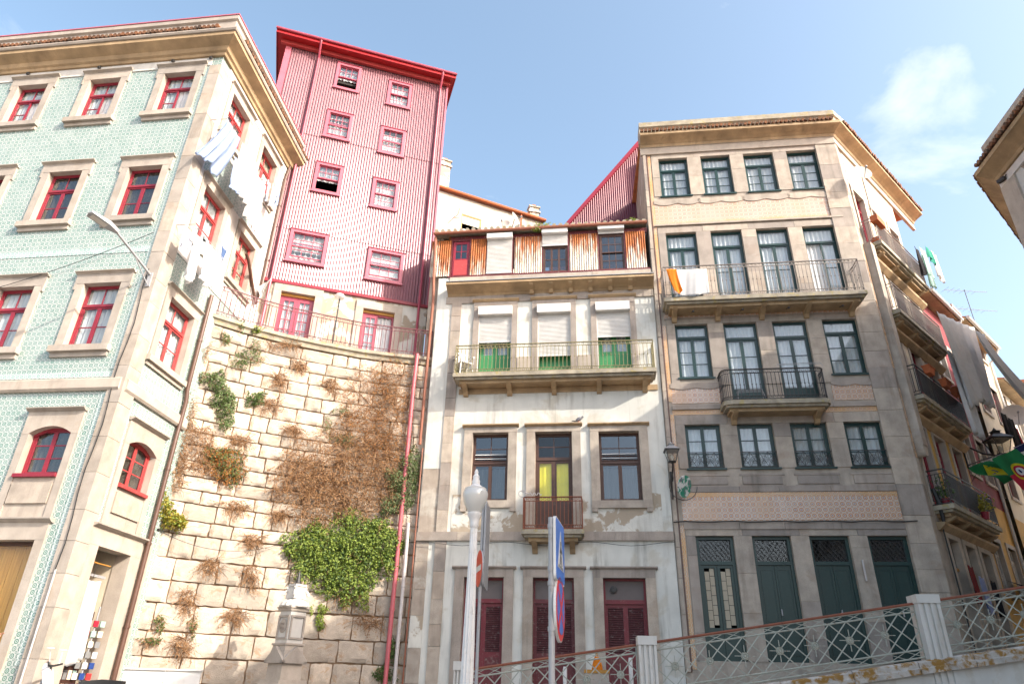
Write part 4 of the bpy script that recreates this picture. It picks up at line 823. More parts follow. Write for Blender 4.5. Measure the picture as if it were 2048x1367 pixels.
plant('shrub', 'long green fern clump trailing down near the green house downpipe', 'shrub', [(432, 765, 20, 22), (445, 795, 26, 20), (452, 820, 20, 26), (410, 755, 16, 10), (448, 850, 16, 12)], 'leaf_green', 2000, .06, .25, 60, .22, gi, seed=6, mat2='leaf_grey')
plant('shrub', 'small green tuft right of the trailing fern clump', 'shrub', [(508, 800, 20, 14), (520, 790, 10, 8)], 'leaf_green', 420, .055, .18, 20, .2, gi, seed=7)
plant('shrub', 'loose green herb straggling across the upper blocks', 'shrub', [(497, 715, 32, 16), (480, 730, 20, 9), (510, 692, 10, 14)], 'leaf_green', 640, .05, .16, 60, .22, gi, seed=8, mat2='leaf_grey')
plant('fern', 'small bright fern just under the terrace edge', 'fern', [(512, 660, 12, 8)], 'leaf_lime', 180, .07, .14, 10, .2, gi, seed=9)
plant('fern', 'thin fern sprig by the terrace edge at the house wall', 'fern', [(450, 678, 10, 12), (482, 648, 7, 14)], 'leaf_green', 200, .055, .12, 40, .22, gi, seed=10)
plant('shrub', 'round green and rusty shrub low on the left of the wall', 'shrub', [(450, 925, 40, 32), (430, 910, 24, 18), (462, 950, 28, 20)], 'leaf_green', 1500, .055, .2, 260, .25, gi, seed=11, mat2='leaf_rust', dry=.5)
plant('shrub', 'green patch on the stones over the brown creeper', 'shrub', [(690, 880, 22, 14), (680, 822, 18, 8), (655, 850, 8, 20)], 'leaf_grey', 620, .05, .14, 40, .2, gi, seed=12)
plant('shrub', 'yellow green conifer-like bush on the green house downpipe', 'shrub', [(318, 985, 12, 18), (322, 1010, 18, 22), (340, 1040, 22, 20), (358, 1048, 14, 14), (312, 1032, 12, 10)], 'leaf_gold', 1500, .07, .35, 60, .22, gi, seed=13, mat2='leaf_lime', droop=-.2)
plant('dry_vine', 'rusty dried creeper climbing the downpipe of the green house', 'creeper', [(362, 900, 14, 50), (375, 820, 14, 40), (350, 950, 12, 30), (400, 880, 26, 30), (405, 930, 30, 16)], 'leaf_dry', 900, .04, .16, 520, .3, gi, seed=14, dry=.35)
plant('shrub', 'narrow green trailing weed right of the obelisk top', 'shrub', [(640, 1235, 8, 26), (648, 1218, 11, 8), (622, 1218, 5, 9)], 'leaf_lime', 420, .05, .12, 10, .2, gi, seed=15)
plant('shrub', 'two thin green weeds low on the lit blocks', 'shrub', [(385, 1252, 8, 20), (318, 1245, 10, 18), (300, 1280, 22, 8)], 'leaf_green', 420, .05, .12, 90, .25, gi, seed=16, mat2='leaf_dry')
plant('shrub', 'dark green weed at the foot of the rose drainpipe', 'shrub', [(785, 1300, 7, 26), (765, 1345, 16, 18), (788, 1350, 8, 14)], 'leaf_green', 560, .06, .16, 20, .2, gi, seed=17)
DW = ['dry brown weed between the rusty shrub and the lime green ivy', 'dry weed hanging on the blocks left of the lime green ivy', 'dry weed on the blocks right of the yellow green bush', 'drooping dry weed level with the foot of the lime green ivy', 'tall dry weed above the two thin green weeds', 'dry weed left of the fluted obelisk cap', 'dry weed just over the white utility cabinets', 'dry tuft touching the lower end of the big brown creeper', 'dry weed under the small green tuft', 'dry tuft on the upper blocks above the small green tuft', 'small dry tuft below the terrace edge between the two pink doors', 'dry weed beside the house downpipe below the terrace corner', 'dry tuft beside the withered creeper under the terrace', 'flat dry weed above the upper end of the big brown creeper', 'long thin dry strip along the terrace edge', 'dry tuft above the rusty round shrub', 'dry weed fringe under the lime green ivy', 'dry weed low beside the rose drainpipe']
for i, (x, y, rx, ry) in enumerate([(470, 1012, 26, 10), (505, 1080, 16, 14), (420, 1130, 22, 14), (500, 1150, 16, 22), (375, 1200, 14, 24), (470, 1230, 20, 14), (360, 1290, 20, 16), (560, 1030, 16, 10), (540, 810, 22, 12), (560, 760, 14, 16), (600, 730, 12, 8), (400, 700, 18, 10), (660, 770, 12, 14), (585, 860, 20, 8), (570, 690, 34, 5), (480, 880, 20, 10), (700, 1195, 34, 10), (740, 1240, 30, 12)]):
    plant('dry_weed', DW[i], 'weed', [(x, y, rx, ry)], 'leaf_dry', 70, .04, .09, 85, .34, 'dry weeds in the wall joints', seed=30 + i, dry=.5)

# ------------------------------------------------------------------ pipes at the right end of the wall
rootp = wall_hit(800, 1100)
def wpipe(name, label, pxs, r, mat, off=.16):
    pts = []
    for x, y in pxs:
        p, nn, tt, s = wall_hit(x, y); pts.append(p + nn * off)
    pts.append(Vector((pts[-1].x, pts[-1].y, G(0, pts[-1].y)))); o = pts[-1].copy()
    t = empty(name, tuple(o), 0, label=label, cat='pipe'); downpipe('pipe', [p - o for p in pts], r, mat, t); return t
wpipe('drainpipe', 'rose painted drainpipe running down the right end of the granite wall', [(834, 712), (826, 780)], .06, 'pipe_rose')
wpipe('drainpipe', 'pale grey vent pipe standing beside the lower end of the rose drainpipe', [(815, 1048), (812, 1090)], .05, 'pipe_grey', .2)

# ------------------------------------------------------------------ carved obelisk fountain in front of the wall
my = 16.3; mp_ = on_y(570, 1330, my)
OB = empty('stone_obelisk', (mp_.x, my, G(0, my)), RAD(-33), label='carved pale stone obelisk with fluted cap in front of the granite wall', cat='monument')
def oz(y): return on_y(580, y, my).z - G(0, my)
def frus(mb, z0, z1, a, b=None):
    b = a if b is None else b
    return mb.add([(-a, -a, z0), (a, -a, z0), (a, a, z0), (-a, a, z0), (-b, -b, z1), (b, -b, z1), (b, b, z1), (-b, b, z1)], [(0, 3, 2, 1), (4, 5, 6, 7), (0, 1, 5, 4), (1, 2, 6, 5), (2, 3, 7, 6), (3, 0, 4, 7)])
H = {y: oz(y) for y in (1367, 1359, 1326, 1312, 1300, 1290, 1286, 1226, 1222, 1214, 1200, 1168, 1150)}
mb = MB(); frus(mb, 0, H[1359] - .25, .5); frus(mb, H[1359] - .249, H[1359] - .06, .42, .38); frus(mb, H[1359] - .059, H[1359], .36); put('plinth', mb, 'granite_pale', OB)
mb = MB(); frus(mb, H[1359] + .001, H[1326] - .001, .27, .26); put('die', mb, 'granite_pale', OB)
mb = MB(); frus(mb, H[1326], H[1300], .275, .25)
for k in range(4):
    R_ = Matrix.Rotation(RAD(90 * k), 4, 'Z'); g_ = MB().prism([(-.33, H[1326]), (.33, H[1326]), (.33, H[1326] + .05), (0, H[1300] + .08), (-.33, H[1326] + .05)], -.33, -.25); mb.add([R_ @ Vector(v) for v in g_.v], g_.f)
put('pediment', mb, 'granite_pale', OB)
mb = MB(); frus(mb, H[1300] + .001, H[1290], .245, .235); frus(mb, H[1290] + .001, H[1286], .26); put('shaft_base', mb, 'granite_pale', OB)
put('shaft', frus(MB(), H[1286] + .001, H[1222], .215, .2), 'concrete_white', OB)
mb = MB()
for k in range(4):
    R_ = Matrix.Rotation(RAD(90 * k), 4, 'Z')
    for x0, x1, z0, z1 in ((-.19, -.15, H[1286] + .08, H[1226] - .05), (.15, .19, H[1286] + .08, H[1226] - .05), (-.149, .149, H[1286] + .08, H[1286] + .12), (-.149, .149, H[1226] - .09, H[1226] - .05)):
        g_ = MB().box(x0, x1, -.235, -.19, z0, z1); mb.add([R_ @ Vector(v) for v in g_.v], g_.f)
put('panel_moulding', mb, 'granite_pale', OB)
zc_ = (H[1286] + H[1222]) / 2 + .02
md = put('medallion', MB().lathe([(.02, 0), (.12, 0), (.125, .02), (.09, .035), (.02, .04)], 18), 'granite_pale', OB, True, M=Matrix.Translation((0, -.205, zc_)) @ Matrix.Rotation(RAD(90), 4, 'X') @ Matrix.Diagonal((1, 1.2, 1, 1)))
def text_mesh(txt, size, mat, depth=.004):
    cu = bpy.data.curves.new('lettering', 'FONT'); cu.body = txt; cu.size = size; cu.extrude = depth; cu.align_x = 'CENTER'; cu.align_y = 'CENTER'; cu.resolution_u = 2
    to = bpy.data.objects.new('tmp', cu); COL.objects.link(to); dg = bpy.context.evaluated_depsgraph_get(); me = bpy.data.meshes.new_from_object(to.evaluated_get(dg)); COL.objects.unlink(to); bpy.data.objects.remove(to)
    me.materials.clear(); me.materials.append(MATS[mat]); return me
for tx, dz_ in (('CMP', .035), ('1854', -.05)):
    put('lettering', None, None, OB, mesh=text_mesh(tx, .075, 'granite_grey'), M=Matrix.Translation((0, -.247, zc_ + dz_)) @ Matrix.Rotation(RAD(90), 4, 'X'))
mb = MB(); frus(mb, H[1222] + .001, H[1214] - .03, .235, .25); frus(mb, H[1214] - .029, H[1214], .27); put('capital', mb, 'granite_pale', OB)
put('fluted_cap', MB().lathe([(.34, H[1214] + .001), (.35, H[1214] + .03), (.31, H[1214] + .1), (.22, H[1200]), (.16, H[1200] + .03)], 32, flute=.06), 'concrete_white', OB)
mb = MB(); frus(mb, H[1200] + .031, H[1168] - .05, .17, .13); frus(mb, H[1168] - .049, H[1168], .15)
for k in range(4):
    R_ = Matrix.Rotation(RAD(90 * k + 45), 4, 'Z'); g_ = MB(); pts = [(.2 + .07 * math.cos(t * .5), 0, H[1200] + .1 + (H[1168] - H[1200] - .15) * t / 10 + .05 * math.sin(t * .6)) for t in range(11)]; g_.tube(pts, .035, 6); mb.add([R_ @ Vector(v) for v in g_.v], g_.f)
put('scroll_block', mb, 'concrete_white', OB); put('finial', MB().lathe([(.09, H[1168]), (.06, H[1168] + .05), (.035, H[1150]), (.004, H[1150] + .12)], 8), 'iron_dark', OB)
# ------------------------------------------------------------------ white cabinets at the wall foot
for i, (x0, x1, yt) in enumerate(((252, 322, 1335), (326, 396, 1337))):
    yy = 14.9 + .55 * i; a, b = on_y(x0, 1350, yy), on_y(x1, 1350, yy); ztop = on_y((x0 + x1) / 2, yt, yy).z; g0 = G(0, yy)
    cb_ = empty('utility_cabinet', ((a.x + b.x) / 2, yy, g0), RAD(24), label=['white utility cabinet at the wall foot against the green house downpipe', 'white utility cabinet at the wall foot on the obelisk side'][i], cat='cabinet', group='white cabinets by the wall'); wd = (b.x - a.x) / 2 * 1.02
    put('body', MB().box(-wd, wd, 0, .35, .08, ztop - g0 - .03), 'paint_white', cb_); put('door', MB().box(-wd + .03, wd - .03, -.02, -.002, .14, ztop - g0 - .1), 'paint_white', cb_); put('lid', MB().box(-wd - .02, wd + .02, -.04, .37, ztop - g0 - .028, ztop - g0), 'paint_white', cb_); put('plinth', MB().box(-wd, wd, .02, .34, 0, .078), 'concrete_white', cb_)
# ------------------------------------------------------------------ white plastered house with the rusty attic
CO = (9.1, 18.3); CAng = -2.0
_tmp = empty('tmp'); FR = Fac(_tmp, *CO, CAng); bpy.data.objects.remove(_tmp)
zc = lambda s, ox, oy: (lambda x, y: (ox + x / s, oy + y / s))
UCL = (FR.uz(846, 900)[0] + FR.uz(838, 1060)[0]) / 2; UCR = FR.uz(1316, 700)[0]
rootc = FR.world(UCL, 0, 0)
C = empty('plaster_house', tuple(rootc), 0, label='worn white plastered house with rusty corrugated attic and roller shutters', cat='house'); CF = Fac(C, *CO, CAng)
def cz(px, py, w=0): return CF.uz(px, py, w)[1]
def cu(px, py, w=0): return CF.uz(px, py, w)[0]
zB2 = cz(1110, 741, -.02) + .0      # second floor level
zAT = cz(1080, 548); zG = cz(1080, 466, -.15); zCO = cz(1100, 590); zST = cz(1100, 1072)
f2 = [(cu(956, 680), cu(1023, 680)), (cu(1075, 680), cu(1142, 680)), (cu(1194, 680), cu(1263, 680))]; zf2 = (zB2 + .02, cz(1110, 611))
f1 = [(cu(942.5, 930), cu(1016, 930), cz(980, 1001), cz(980, 865)), (cu(1069.7, 930), cu(1145, 930), zST + .12, cz(1107, 863)), (cu(1199, 930), cu(1282, 930), cz(1240, 1001), cz(1240, 862))]
g0_ = [(cu(926, 1200), cu(1007, 1200)), (cu(1065, 1200), cu(1149, 1200)), (cu(1207, 1200), cu(1294, 1200))]; zg = (1.75, cz(1110, 1154))
slots = [(cu(893, 690), cu(899, 690), cz(895, 702), cz(895, 672)), (cu(875, 835), cu(883, 835), cz(879, 850), cz(879, 817))]
print('C', UCL, UCR, zB2, zAT, zG, zCO, zST, zf2, zg)
holes = [(a, b, *zf2) for a, b in f2] + f1 + [(a, b, *zg) for a, b in g0_] + slots
wm_ = MB(); wall_holes(wm_, UCL, UCR, 0, zAT, holes, .3); CF.part('wall', wm_, 'plaster_white')
CF.part('worn_plaster', wall_holes(MB(), cu(905, 1000), UCR - .25, zST + .1, zST + 1.15, [(h[0] - .2, h[1] + .2, h[2] - .2, h[3] + .2) for h in f1], .012, -.008), 'plaster_worn')
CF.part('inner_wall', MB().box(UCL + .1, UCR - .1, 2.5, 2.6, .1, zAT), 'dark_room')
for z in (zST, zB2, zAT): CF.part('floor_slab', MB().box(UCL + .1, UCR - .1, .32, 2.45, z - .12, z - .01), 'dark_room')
CF.part('side_wall', MB().add([(UCL, 0, 0), (UCL, 5, 0), (UCL, 5, zAT), (UCL, 0, zAT)], [(0, 1, 2, 3)]), 'plaster_bare'); CF.part('back_wall', MB().box(UCL, UCR, 5, 5.1, 0, zAT), 'plaster_bare')
CF.part('attic_floor', MB().box(UCL, UCR, .1, 5, zAT - .005, zAT + .03), 'granite_grey')
# granite pilasters and courses of separate blocks
def blocks(fac, u0, u1, z0, z1, w0, w1, mat, hh=(.5, .9), name='stone', seed=1, vert=True):
    r = random.Random(seed); p = z0 if vert else u0; e = z1 if vert else u1
    while p < e - .02:
        h = min(r.uniform(*hh), e - p)
        if e - p - h < hh[0] * .5: h = e - p
        j = r.uniform(-.007, .007); b = (u0, u1, p + .004, p + h - .004) if vert else (p + .003, p + h - .003, z0, z1)
        fac.part(name, MB().box(b[0], b[1], w0 + j, w1, b[2], b[3]), mat if isinstance(mat, str) else r.choice(mat)); p += h
pu0, pu1 = cu(884, 900), cu(905, 900)
blocks(CF, pu0, pu1, 1.2, zST - .12, -.045, .02, ['granite_grey', 'plaster_bare', 'granite'], seed=3); blocks(CF, pu0, pu1, zST + .12, zCO - .1, -.045, .02, ['granite_grey', 'granite', 'granite_grey'], seed=4)
blocks(CF, UCL, pu0 - .18, 1.0, zST - .12, -.02, .02, ['granite', 'plaster_bare', 'plaster_worn'], seed=6)
CF.part('plaster_strip', MB().box(UCL + .02, pu0 - .006, -.012, .01, zST + 1.9, zAT - .1), 'plaster_white'); CF.part('plaster_strip', MB().box(UCL + .02, pu0 - .006, -.014, .01, zST + .1, zST + 1.89), 'plaster_bare')
blocks(CF, UCL, UCR, zST - .115, zST + .115, -.07, .02, ['granite_grey', 'granite'], hh=(.9, 1.6), seed=7, vert=False)
blocks(CF, cu(893, 600), UCR, zCO - .2, zCO + .05, -.05, .02, ['granite_grey', 'granite'], hh=(.8, 1.5), seed=8, vert=False)
blocks(CF, cu(900, 560), UCR - .02, zCO + .34, zAT - .001, -.03, .02, ['granite_pale', 'granite'], hh=(.9, 1.6), seed=9, vert=False)
CF.part('stain', MB().box(pu0 - .002, UCR - .2, -.012, .004, 1.2, 1.75), 'granite_grey')
# main cornice
zc0 = zCO + .05
CF.part('cornice', MB().sweep([(cu(898, 575), 0), (UCR + .02, 0)], [(-.02, zc0), (.06, zc0), (.10, zc0 + .06), (.2, zc0 + .12), (.40, zc0 + .2), (.46, zc0 + .22), (.46, zc0 + .29), (-.02, zc0 + .31)]), 'granite_ochre')
CF.part('cornice_lead', MB().box(cu(898, 575), UCR + .02, -.485, .02, zc0 + .312, zc0 + .335), 'zinc')
for i in range(6): u = cu(1060, 575) + i * .62; CF.part('bracket', MB().sweep([(u, 0), (u + .13, 0)], [(-.02, zc0 - .03), (.13, zc0 - .03), (.2, zc0 + .07), (.38, zc0 + .15), (.42, zc0 + .205), (-.02, zc0 + .205)]), 'granite_ochre')
# second floor windows: green doors behind roller shutters
for i, (a, b) in enumerate(f2):
    q = (a, b, *zf2); H_ = zf2[1] - zf2[0]; sh_h = [.45, .72, .42][i]
    wn_ = window(CF, (a + .03, b - .03, zf2[0], zf2[1] - .25), 'paint_green', recess=.2, top=.0, leaves=2, rows=2, st=.075, bottom=.55, cur='curtain', name='balcony_door')
    for x0, x1 in ((a - .17, a + .004), (b - .004, b + .17)): put('jamb', MB().box(x0, x1, -.05, .25, zf2[0], zf2[1] + .02), 'granite_grey', wn_)
    put('lintel', MB().box(a - .17, b + .17, -.055, .25, zf2[1] + .0, zf2[1] + .2), 'granite_grey', wn_)
    put('hood', MB().sweep([(a - .22, 0), (b + .22, 0)], [(-.02, zf2[1] + .2), (.08, zf2[1] + .2), (.13, zf2[1] + .25), (.13, zf2[1] + .28), (-.02, zf2[1] + .28)]), 'granite_ochre', wn_)
    rs_ = put('shutter_box', MB().box(a - .01, b + .01, -.16, .04, zf2[1] - .3, zf2[1] - .01), 'paint_white', wn_)
    zt, zb = zf2[1] - .3, zf2[1] - .3 - (H_ - .3) * sh_h; n = int((zt - zb) / .045)
    put('roller_shutter', MB().grid(1, n * 3, lambda a_, b_: (a + .02 + (b - a - .04) * a_, .03 - .02 * abs(math.sin(b_ * n * math.pi)), zb + (zt - zb) * b_)), 'paint_white', wn_)
    put('shutter_rail', MB().box(a + .015, b - .015, .012, .045, zb - .05, zb - .001), 'paint_white', wn_)
    for x in (a + .006, b - .026): put('shutter_guide', MB().box(x, x + .02, .0, .05, zf2[0], zt - .002), 'paint_white', wn_)
for i in range(2): CF.part('panel', MB().box(f2[i][1] + .19, f2[i + 1][0] - .19, -.03, .01, zB2 + .05, zB2 + .5), 'granite_pale')
# balconies
def balcony(fac, u0, u1, zt, out, mat_slab, th=.12, rail_h=.95, rail='iron_olive', spacing=.115, under='granite_ochre', round_=0, brackets=0, bulge=True, name='balcony', band=.11, rings=True, mould=True):
    if round_: pth = [(u0, 0)] + [(u0 + round_ - round_ * math.cos(RAD(a)), -out + round_ - round_ * math.sin(RAD(a))) for a in (0, 30, 60, 90)] + [(u1 - round_ + round_ * math.sin(RAD(a)), -out + round_ - round_ * math.cos(RAD(a))) for a in (0, 30, 60, 90)] + [(u1, 0)]
    else: pth = [(u0, 0), (u0, -out), (u1, -out), (u1, 0)]
    mb = MB().prism_z(pth + [(u1, .02), (u0, .02)], zt - th, zt); sl = fac.part(name, mb, mat_slab)
    if mould:
        ins = lambda d: [(min(max(x, u0 + d), u1 - d), min(y + d, .02) if y < 0 else .02) for x, y in pth]
        put('moulding', MB().prism_z(ins(.07), zt - th - .07, zt - th - .001), mat_slab, sl); put('underside', MB().prism_z(ins(.17), zt - th - .16, zt - th - .071), under, sl)
    for i in range(brackets):
        u = u0 + .25 + (u1 - u0 - .5 - .14) * i / max(1, brackets - 1); put('bracket', MB().sweep([(u, 0), (u + .14, 0)], [(-.02, zt - th - .42), (.08, zt - th - .4), (.16, zt - th - .3), (out * .75, zt - th - .2), (out * .85, zt - th - .155), (-.02, zt - th - .155)]), under, sl)
    ir = [(x + (.04 if x < (u0 + u1) / 2 else -.04), y + .05 if y < 0 else -.01) for x, y in pth]
    railing(sl, ir, zt, rail_h, rail, spacing, bulge=bulge, band=band, posts=not round_, rings=rings)
    return sl
cb0, cb1 = cu(906, 750, -.55), cu(1313, 740, -.55); zcb = cz(1110, 741, -.55)
rh = cz(1110, 686.5, -.5) - zcb
bc = balcony(CF, cb0, min(cb1, UCR + .05), zcb, .6, 'granite_moss', rail_h=rh, brackets=5)
print('C balcony', cb0, cb1, zcb, rh, 'floor', zB2)
CF.part('ledge_course', MB().box(cb0 + .1, UCR - .1, -.03, .01, zcb - .45, zcb - .285), 'granite_ochre')
# first floor windows
for i, q in enumerate(f1):
    if i == 1:
        wn_ = window(CF, q, 'paint_brown', recess=.16, top=.27, tcols=2, trows=2, leaves=2, rows=1, st=.07, bottom=.75, cur=None, name='balcony_door', glass='glass_clear')
        yb = put('blind', MB().grid(12, 2, lambda a_, b_: (q[0] + .1 + (q[1] - q[0] - .16) * a_, .245 + .008 * math.sin(a_ * 30), q[2] + .8 + (q[3] - q[2] - .8) * .62 * b_)), 'paint_yellow', wn_)
    else:
        wn_ = window(CF, q, 'paint_brown', recess=.16, top=.43, tcols=2, trows=2, leaves=2, rows=1, st=.05, cur='cloth_grey', glass='glass_dark', curz=(0, .5))
        zl = q[3] - (q[3] - q[2]) * .43
        for k in range(4): put('louvre_slat', MB().add([(q[0] + .07, .15, zl + .05 + k * .06), (q[1] - .07, .15, zl + .05 + k * .06), (q[1] - .07, .19, zl + .085 + k * .06), (q[0] + .07, .19, zl + .085 + k * .06)], [(0, 1, 2, 3)]), 'paint_white' if k % 2 else 'paint_brown', wn_)
    a, b = q[0], q[1]; zb_ = q[2] if i != 1 else zST + .12
    for x0, x1 in ((a - .24, a + .004), (b - .004, b + .24)): put('jamb', MB().box(x0, x1, -.05, .18, zb_, q[3]), 'granite', wn_)
    put('lintel', MB().box(a - .24, b + .24, -.055, .18, q[3] - .004, q[3] + .16), 'granite', wn_)
    put('hood', MB().sweep([(a - .3, 0), (b + .3, 0)], [(-.02, q[3] + .16), (.08, q[3] + .16), (.14, q[3] + .2), (.14, q[3] + .23), (-.02, q[3] + .23)]), 'granite_ochre', wn_)
    if i != 1: put('sill', MB().box(a - .24, b + .24, -.075, .18, q[2] - .2, q[2] + .003), 'granite', wn_); put('sill_foot', MB().box(a - .24, a - .08, -.07, .02, q[2] - .3, q[2] - .202).box(b + .08, b + .24, -.07, .02, q[2] - .3, q[2] - .202), 'granite', wn_)
b0, b1 = cu(1043, 1060, -.5), cu(1168, 1056, -.5); zb1 = cz(1105, 1058, -.5)
bs = balcony(CF, b0, b1, zb1, .55, 'granite_moss', rail_h=cz(1105, 993, -.5) - zb1, rail='iron_rust', spacing=.1, brackets=2, bulge=False)
put('cable_coil', MB().tube([(b0 + .02 + .11 * math.cos(t * .7), -.58, zb1 + .93 + .09 * math.sin(t * .7)) for t in range(22)] + [(b0 + .2 + .03 * t, -.57, zb1 + .92 + .04 * math.sin(t * 1.7)) for t in range(12)], .012, 5), 'pipe_grey', bs)
# ground floor louvred doors
for i, (a, b) in enumerate(g0_):
    q = (a, b, *zg); fr = 'paint_maroon' if i == 1 else 'door_red'; zt = zg[1] - .52
    mb = MB().box(a, a + .06, .14, .22, zg[0], zg[1]).box(b - .06, b, .14, .22, zg[0], zg[1]).box(a + .06, b - .06, .14, .22, zg[1] - .06, zg[1]).box(a + .06, b - .06, .13, .22, zt - .1, zt)
    m = (a + b) / 2; mb.box(m - .02, m + .02, .17, .23, zg[0], zt - .1)
    for x0, x1 in ((a + .06, m - .02), (m + .02, b - .06)): mb.box(x0, x0 + .04, .18, .22, zg[0], zt - .1).box(x1 - .04, x1, .18, .22, zg[0], zt - .1).box(x0 + .04, x1 - .04, .18, .22, zt - .18, zt - .1).box(x0 + .04, x1 - .04, .18, .22, zg[0] + .7, zg[0] + .82)
    dn = CF.part('louvred_door', mb, fr)
    put('transom_panel', MB().box(a + .06, b - .06, .18, .2, zt, zg[1] - .06), 'grey_panel', dn)
    lv = MB()
    for x0, x1 in ((a + .1, m - .06), (m + .06, b - .1)):
        z = zg[0] + .83
        while z < zt - .2: lv.add([(x0, .2, z + .045), (x1, .2, z + .045), (x1, .165, z), (x0, .165, z), (x0, .21, z + .04), (x1, .21, z + .04), (x1, .175, z - .005), (x0, .175, z - .005)], [(0, 1, 2, 3), (4, 7, 6, 5), (3, 2, 6, 7), (0, 4, 5, 1)]); z += .052
    put('louvres', lv, 'louver', dn, kind='stuff'); put('lower_panel', MB().box(a + .06, b - .06, .19, .21, zg[0], zg[0] + .7), 'paint_maroon', dn)
    if i == 2: put('vent_ring', MB().lathe([(.05, 0), (.09, .01), (.09, .04), (.05, .05)], 14), 'iron_dark', dn, M=Matrix.Translation((a + .27, .17, zt + .25)) @ Matrix.Rotation(RAD(90), 4, 'X'))
    for x0, x1 in ((a - .25, a + .004), (b - .004, b + .25)): put('jamb', MB().box(x0, x1, -.05, .16, zg[0] - .4, zg[1]), 'granite' if i else 'granite_grey', dn)
    put('lintel', MB().box(a - .25, b + .25, -.055, .16, zg[1] - .004, zg[1] + .2), 'granite_grey', dn)
    put('hood', MB().sweep([(a - .32, 0), (b + .32, 0)], [(-.02, zg[1] + .2), (.07, zg[1] + .2), (.12, zg[1] + .24), (.12, zg[1] + .27), (-.02, zg[1] + .27)]), 'granite_grey', dn)
CF.part('slot_window', MB().box(slots[0][0], slots[0][1], .28, .3, slots[0][2], slots[0][3]).box(slots[1][0], slots[1][1], .28, .3, slots[1][2], slots[1][3]), 'dark_room')
# attic: rusty corrugated sheets, windows, shutters
at = zc(3.938, 820, 300)
def au(x): return cu(*at(x, 850), -.02)
zA0, zA1 = zAT + .03, cz(*at(1000, 680), -.02)
fr = CF.part('attic_frame', MB().box(UCL + .3, UCR - .02, .01, .06, zA1 - .02, zA1 + .16).box(UCL + .3, UCR - .02, -.03, .1, zA0 - .025, zA0 + .03), 'paint_maroon')
for x0, x1 in ((165, 228), (232, 322), (475, 600), (822, 1036), (1256, 1484), (1706, 1862)):
    a, b = au(x0), au(x1); CF.part('corrugated_sheet', corrugated(a, b, zA0 + .03, zA1 + .01, [], per=.075, amp=.014, w=-.02), 'rusty_sheet', True)
for x in (325, 470, 602, 806, 1038, 1248, 1487, 1698): CF.part('post', MB().box(au(x) - .02, au(x) + .025, -.012, .06, zA0 + .03, zA1 - .02), 'paint_maroon')
def au_win(x0, x1, y0, y1, **kw): return window(CF, (au(x0), au(x1), cz(*at(1000, y1), 0), cz(*at(1000, y0), 0)), **kw)
zz0 = zA0 + .03
w1 = window(CF, (au(335), au(462), zz0, zA1 - .05), 'paint_red', recess=.02, top=0, leaves=2, rows=2, sub='sash', st=.05, cur='cloth_red', glass='glass_dark', name='attic_window', curz=(0, .45))
put('lower_panel', MB().box(au(335) + .05, au(462) - .05, .01, .05, zz0 + .05, zz0 + (zA1 - .05 - zz0) * .47), 'paint_red_warm', w1)
s1a, s1b = au(606), au(804)
def attic_shutter(a, b, zt, zb, box=True):
    n = int((zt - zb) / .05); o = CF.part('roller_shutter', MB().grid(1, n * 3, lambda x, y: (a + (b - a) * x, -.03 - .022 * abs(math.sin(y * n * math.pi)), zb + (zt - zb) * y)), 'paint_white')
    put('shutter_box', MB().box(a - .01, b + .01, -.19, .0, zt, zt + .18), 'paint_white', o); put('shutter_rail', MB().box(a, b, -.05, -.01, zb - .04, zb), 'paint_white', o)
attic_shutter(s1a, s1b, zA1 - .08, zz0 + .06)
attic_shutter(au(1042), au(1244), zA1 + .02, zA1 - .38); window(CF, (au(1045), au(1243), zz0, zA1 - .42), 'paint_brown', recess=.02, top=0, leaves=3, rows=2, cur=None, glass='glass_dark', name='attic_window', st=.03)
attic_shutter(au(1490), au(1696), zA1 + .06, zA1 + .0)
window(CF, (au(1498), au(1694), zz0, zA1 - .05), 'paint_brown', recess=.02, top=0, leaves=3, rows=2, sub='sash', cur=None, glass='glass_dark', name='attic_window', st=.04)
gl0, gl1 = cu(*at(185, 685), -.2), cu(*at(1868, 590), -.2); zg0, zg1 = zA1 + .17, zA1 + .19
CF.part('gutter', MB().tube([(gl0, -.2, zg0 + .02), (gl1, -.2, zg1 + .05)], .055, 8), 'pipe_copper')
CF.part('attic_roof', MB().add([(gl0, -.16, zg0 + .06), (gl1, -.16, zg1 + .08), (gl1, 3.2, zg1 + .75), (gl0, 3.2, zg0 + .75), (gl0, -.16, zg0 + .02), (gl1, -.16, zg1 + .04), (gl1, 3.2, zg1 + .7), (gl0, 3.2, zg0 + .7)], [(0, 1, 2, 3), (7, 6, 5, 4), (0, 4, 5, 1), (1, 5, 6, 2), (3, 2, 6, 7), (0, 3, 7, 4)]), 'granite_moss')
mb = MB()
for i in range(34): u = gl0 + (gl1 - gl0) * (i + .5) / 34; mb.tube([(u, -.24, zg0 + .1), (u, 3.2, zg0 + .8)], .07, 6)
CF.part('roof_ridges', mb, 'granite_moss', kind='stuff')
CF.part('attic_side', MB().box(UCL + .22, UCL + .3, .1, 3.2, zAT, zA1 + .3), 'rusty_sheet'); CF.part('attic_back', MB().box(UCL + .3, UCR, 3.2, 3.3, zAT, zA1 + .7), 'plaster_bare')
CF.part('downpipe', MB().tube([(cu(872, 490), -.12, zA1 + .1), (cu(872, 520), -.1, zAT), (cu(868, 600), -.1, zCO), (cu(866, 600), -.08, zST + 2.6)], .045, 8), 'pipe_copper', True)
CF.part('gable_wall', MB().box(UCL - .34, UCL + .015, .22, 2.1, 7.5, zA1 + .35), 'plaster_bare'); CF.part('gable_wall', MB().box(UCL - .34, UCL - .1, 2.11, 3.2, 7.5, zA1 + .3), 'plaster_bare')
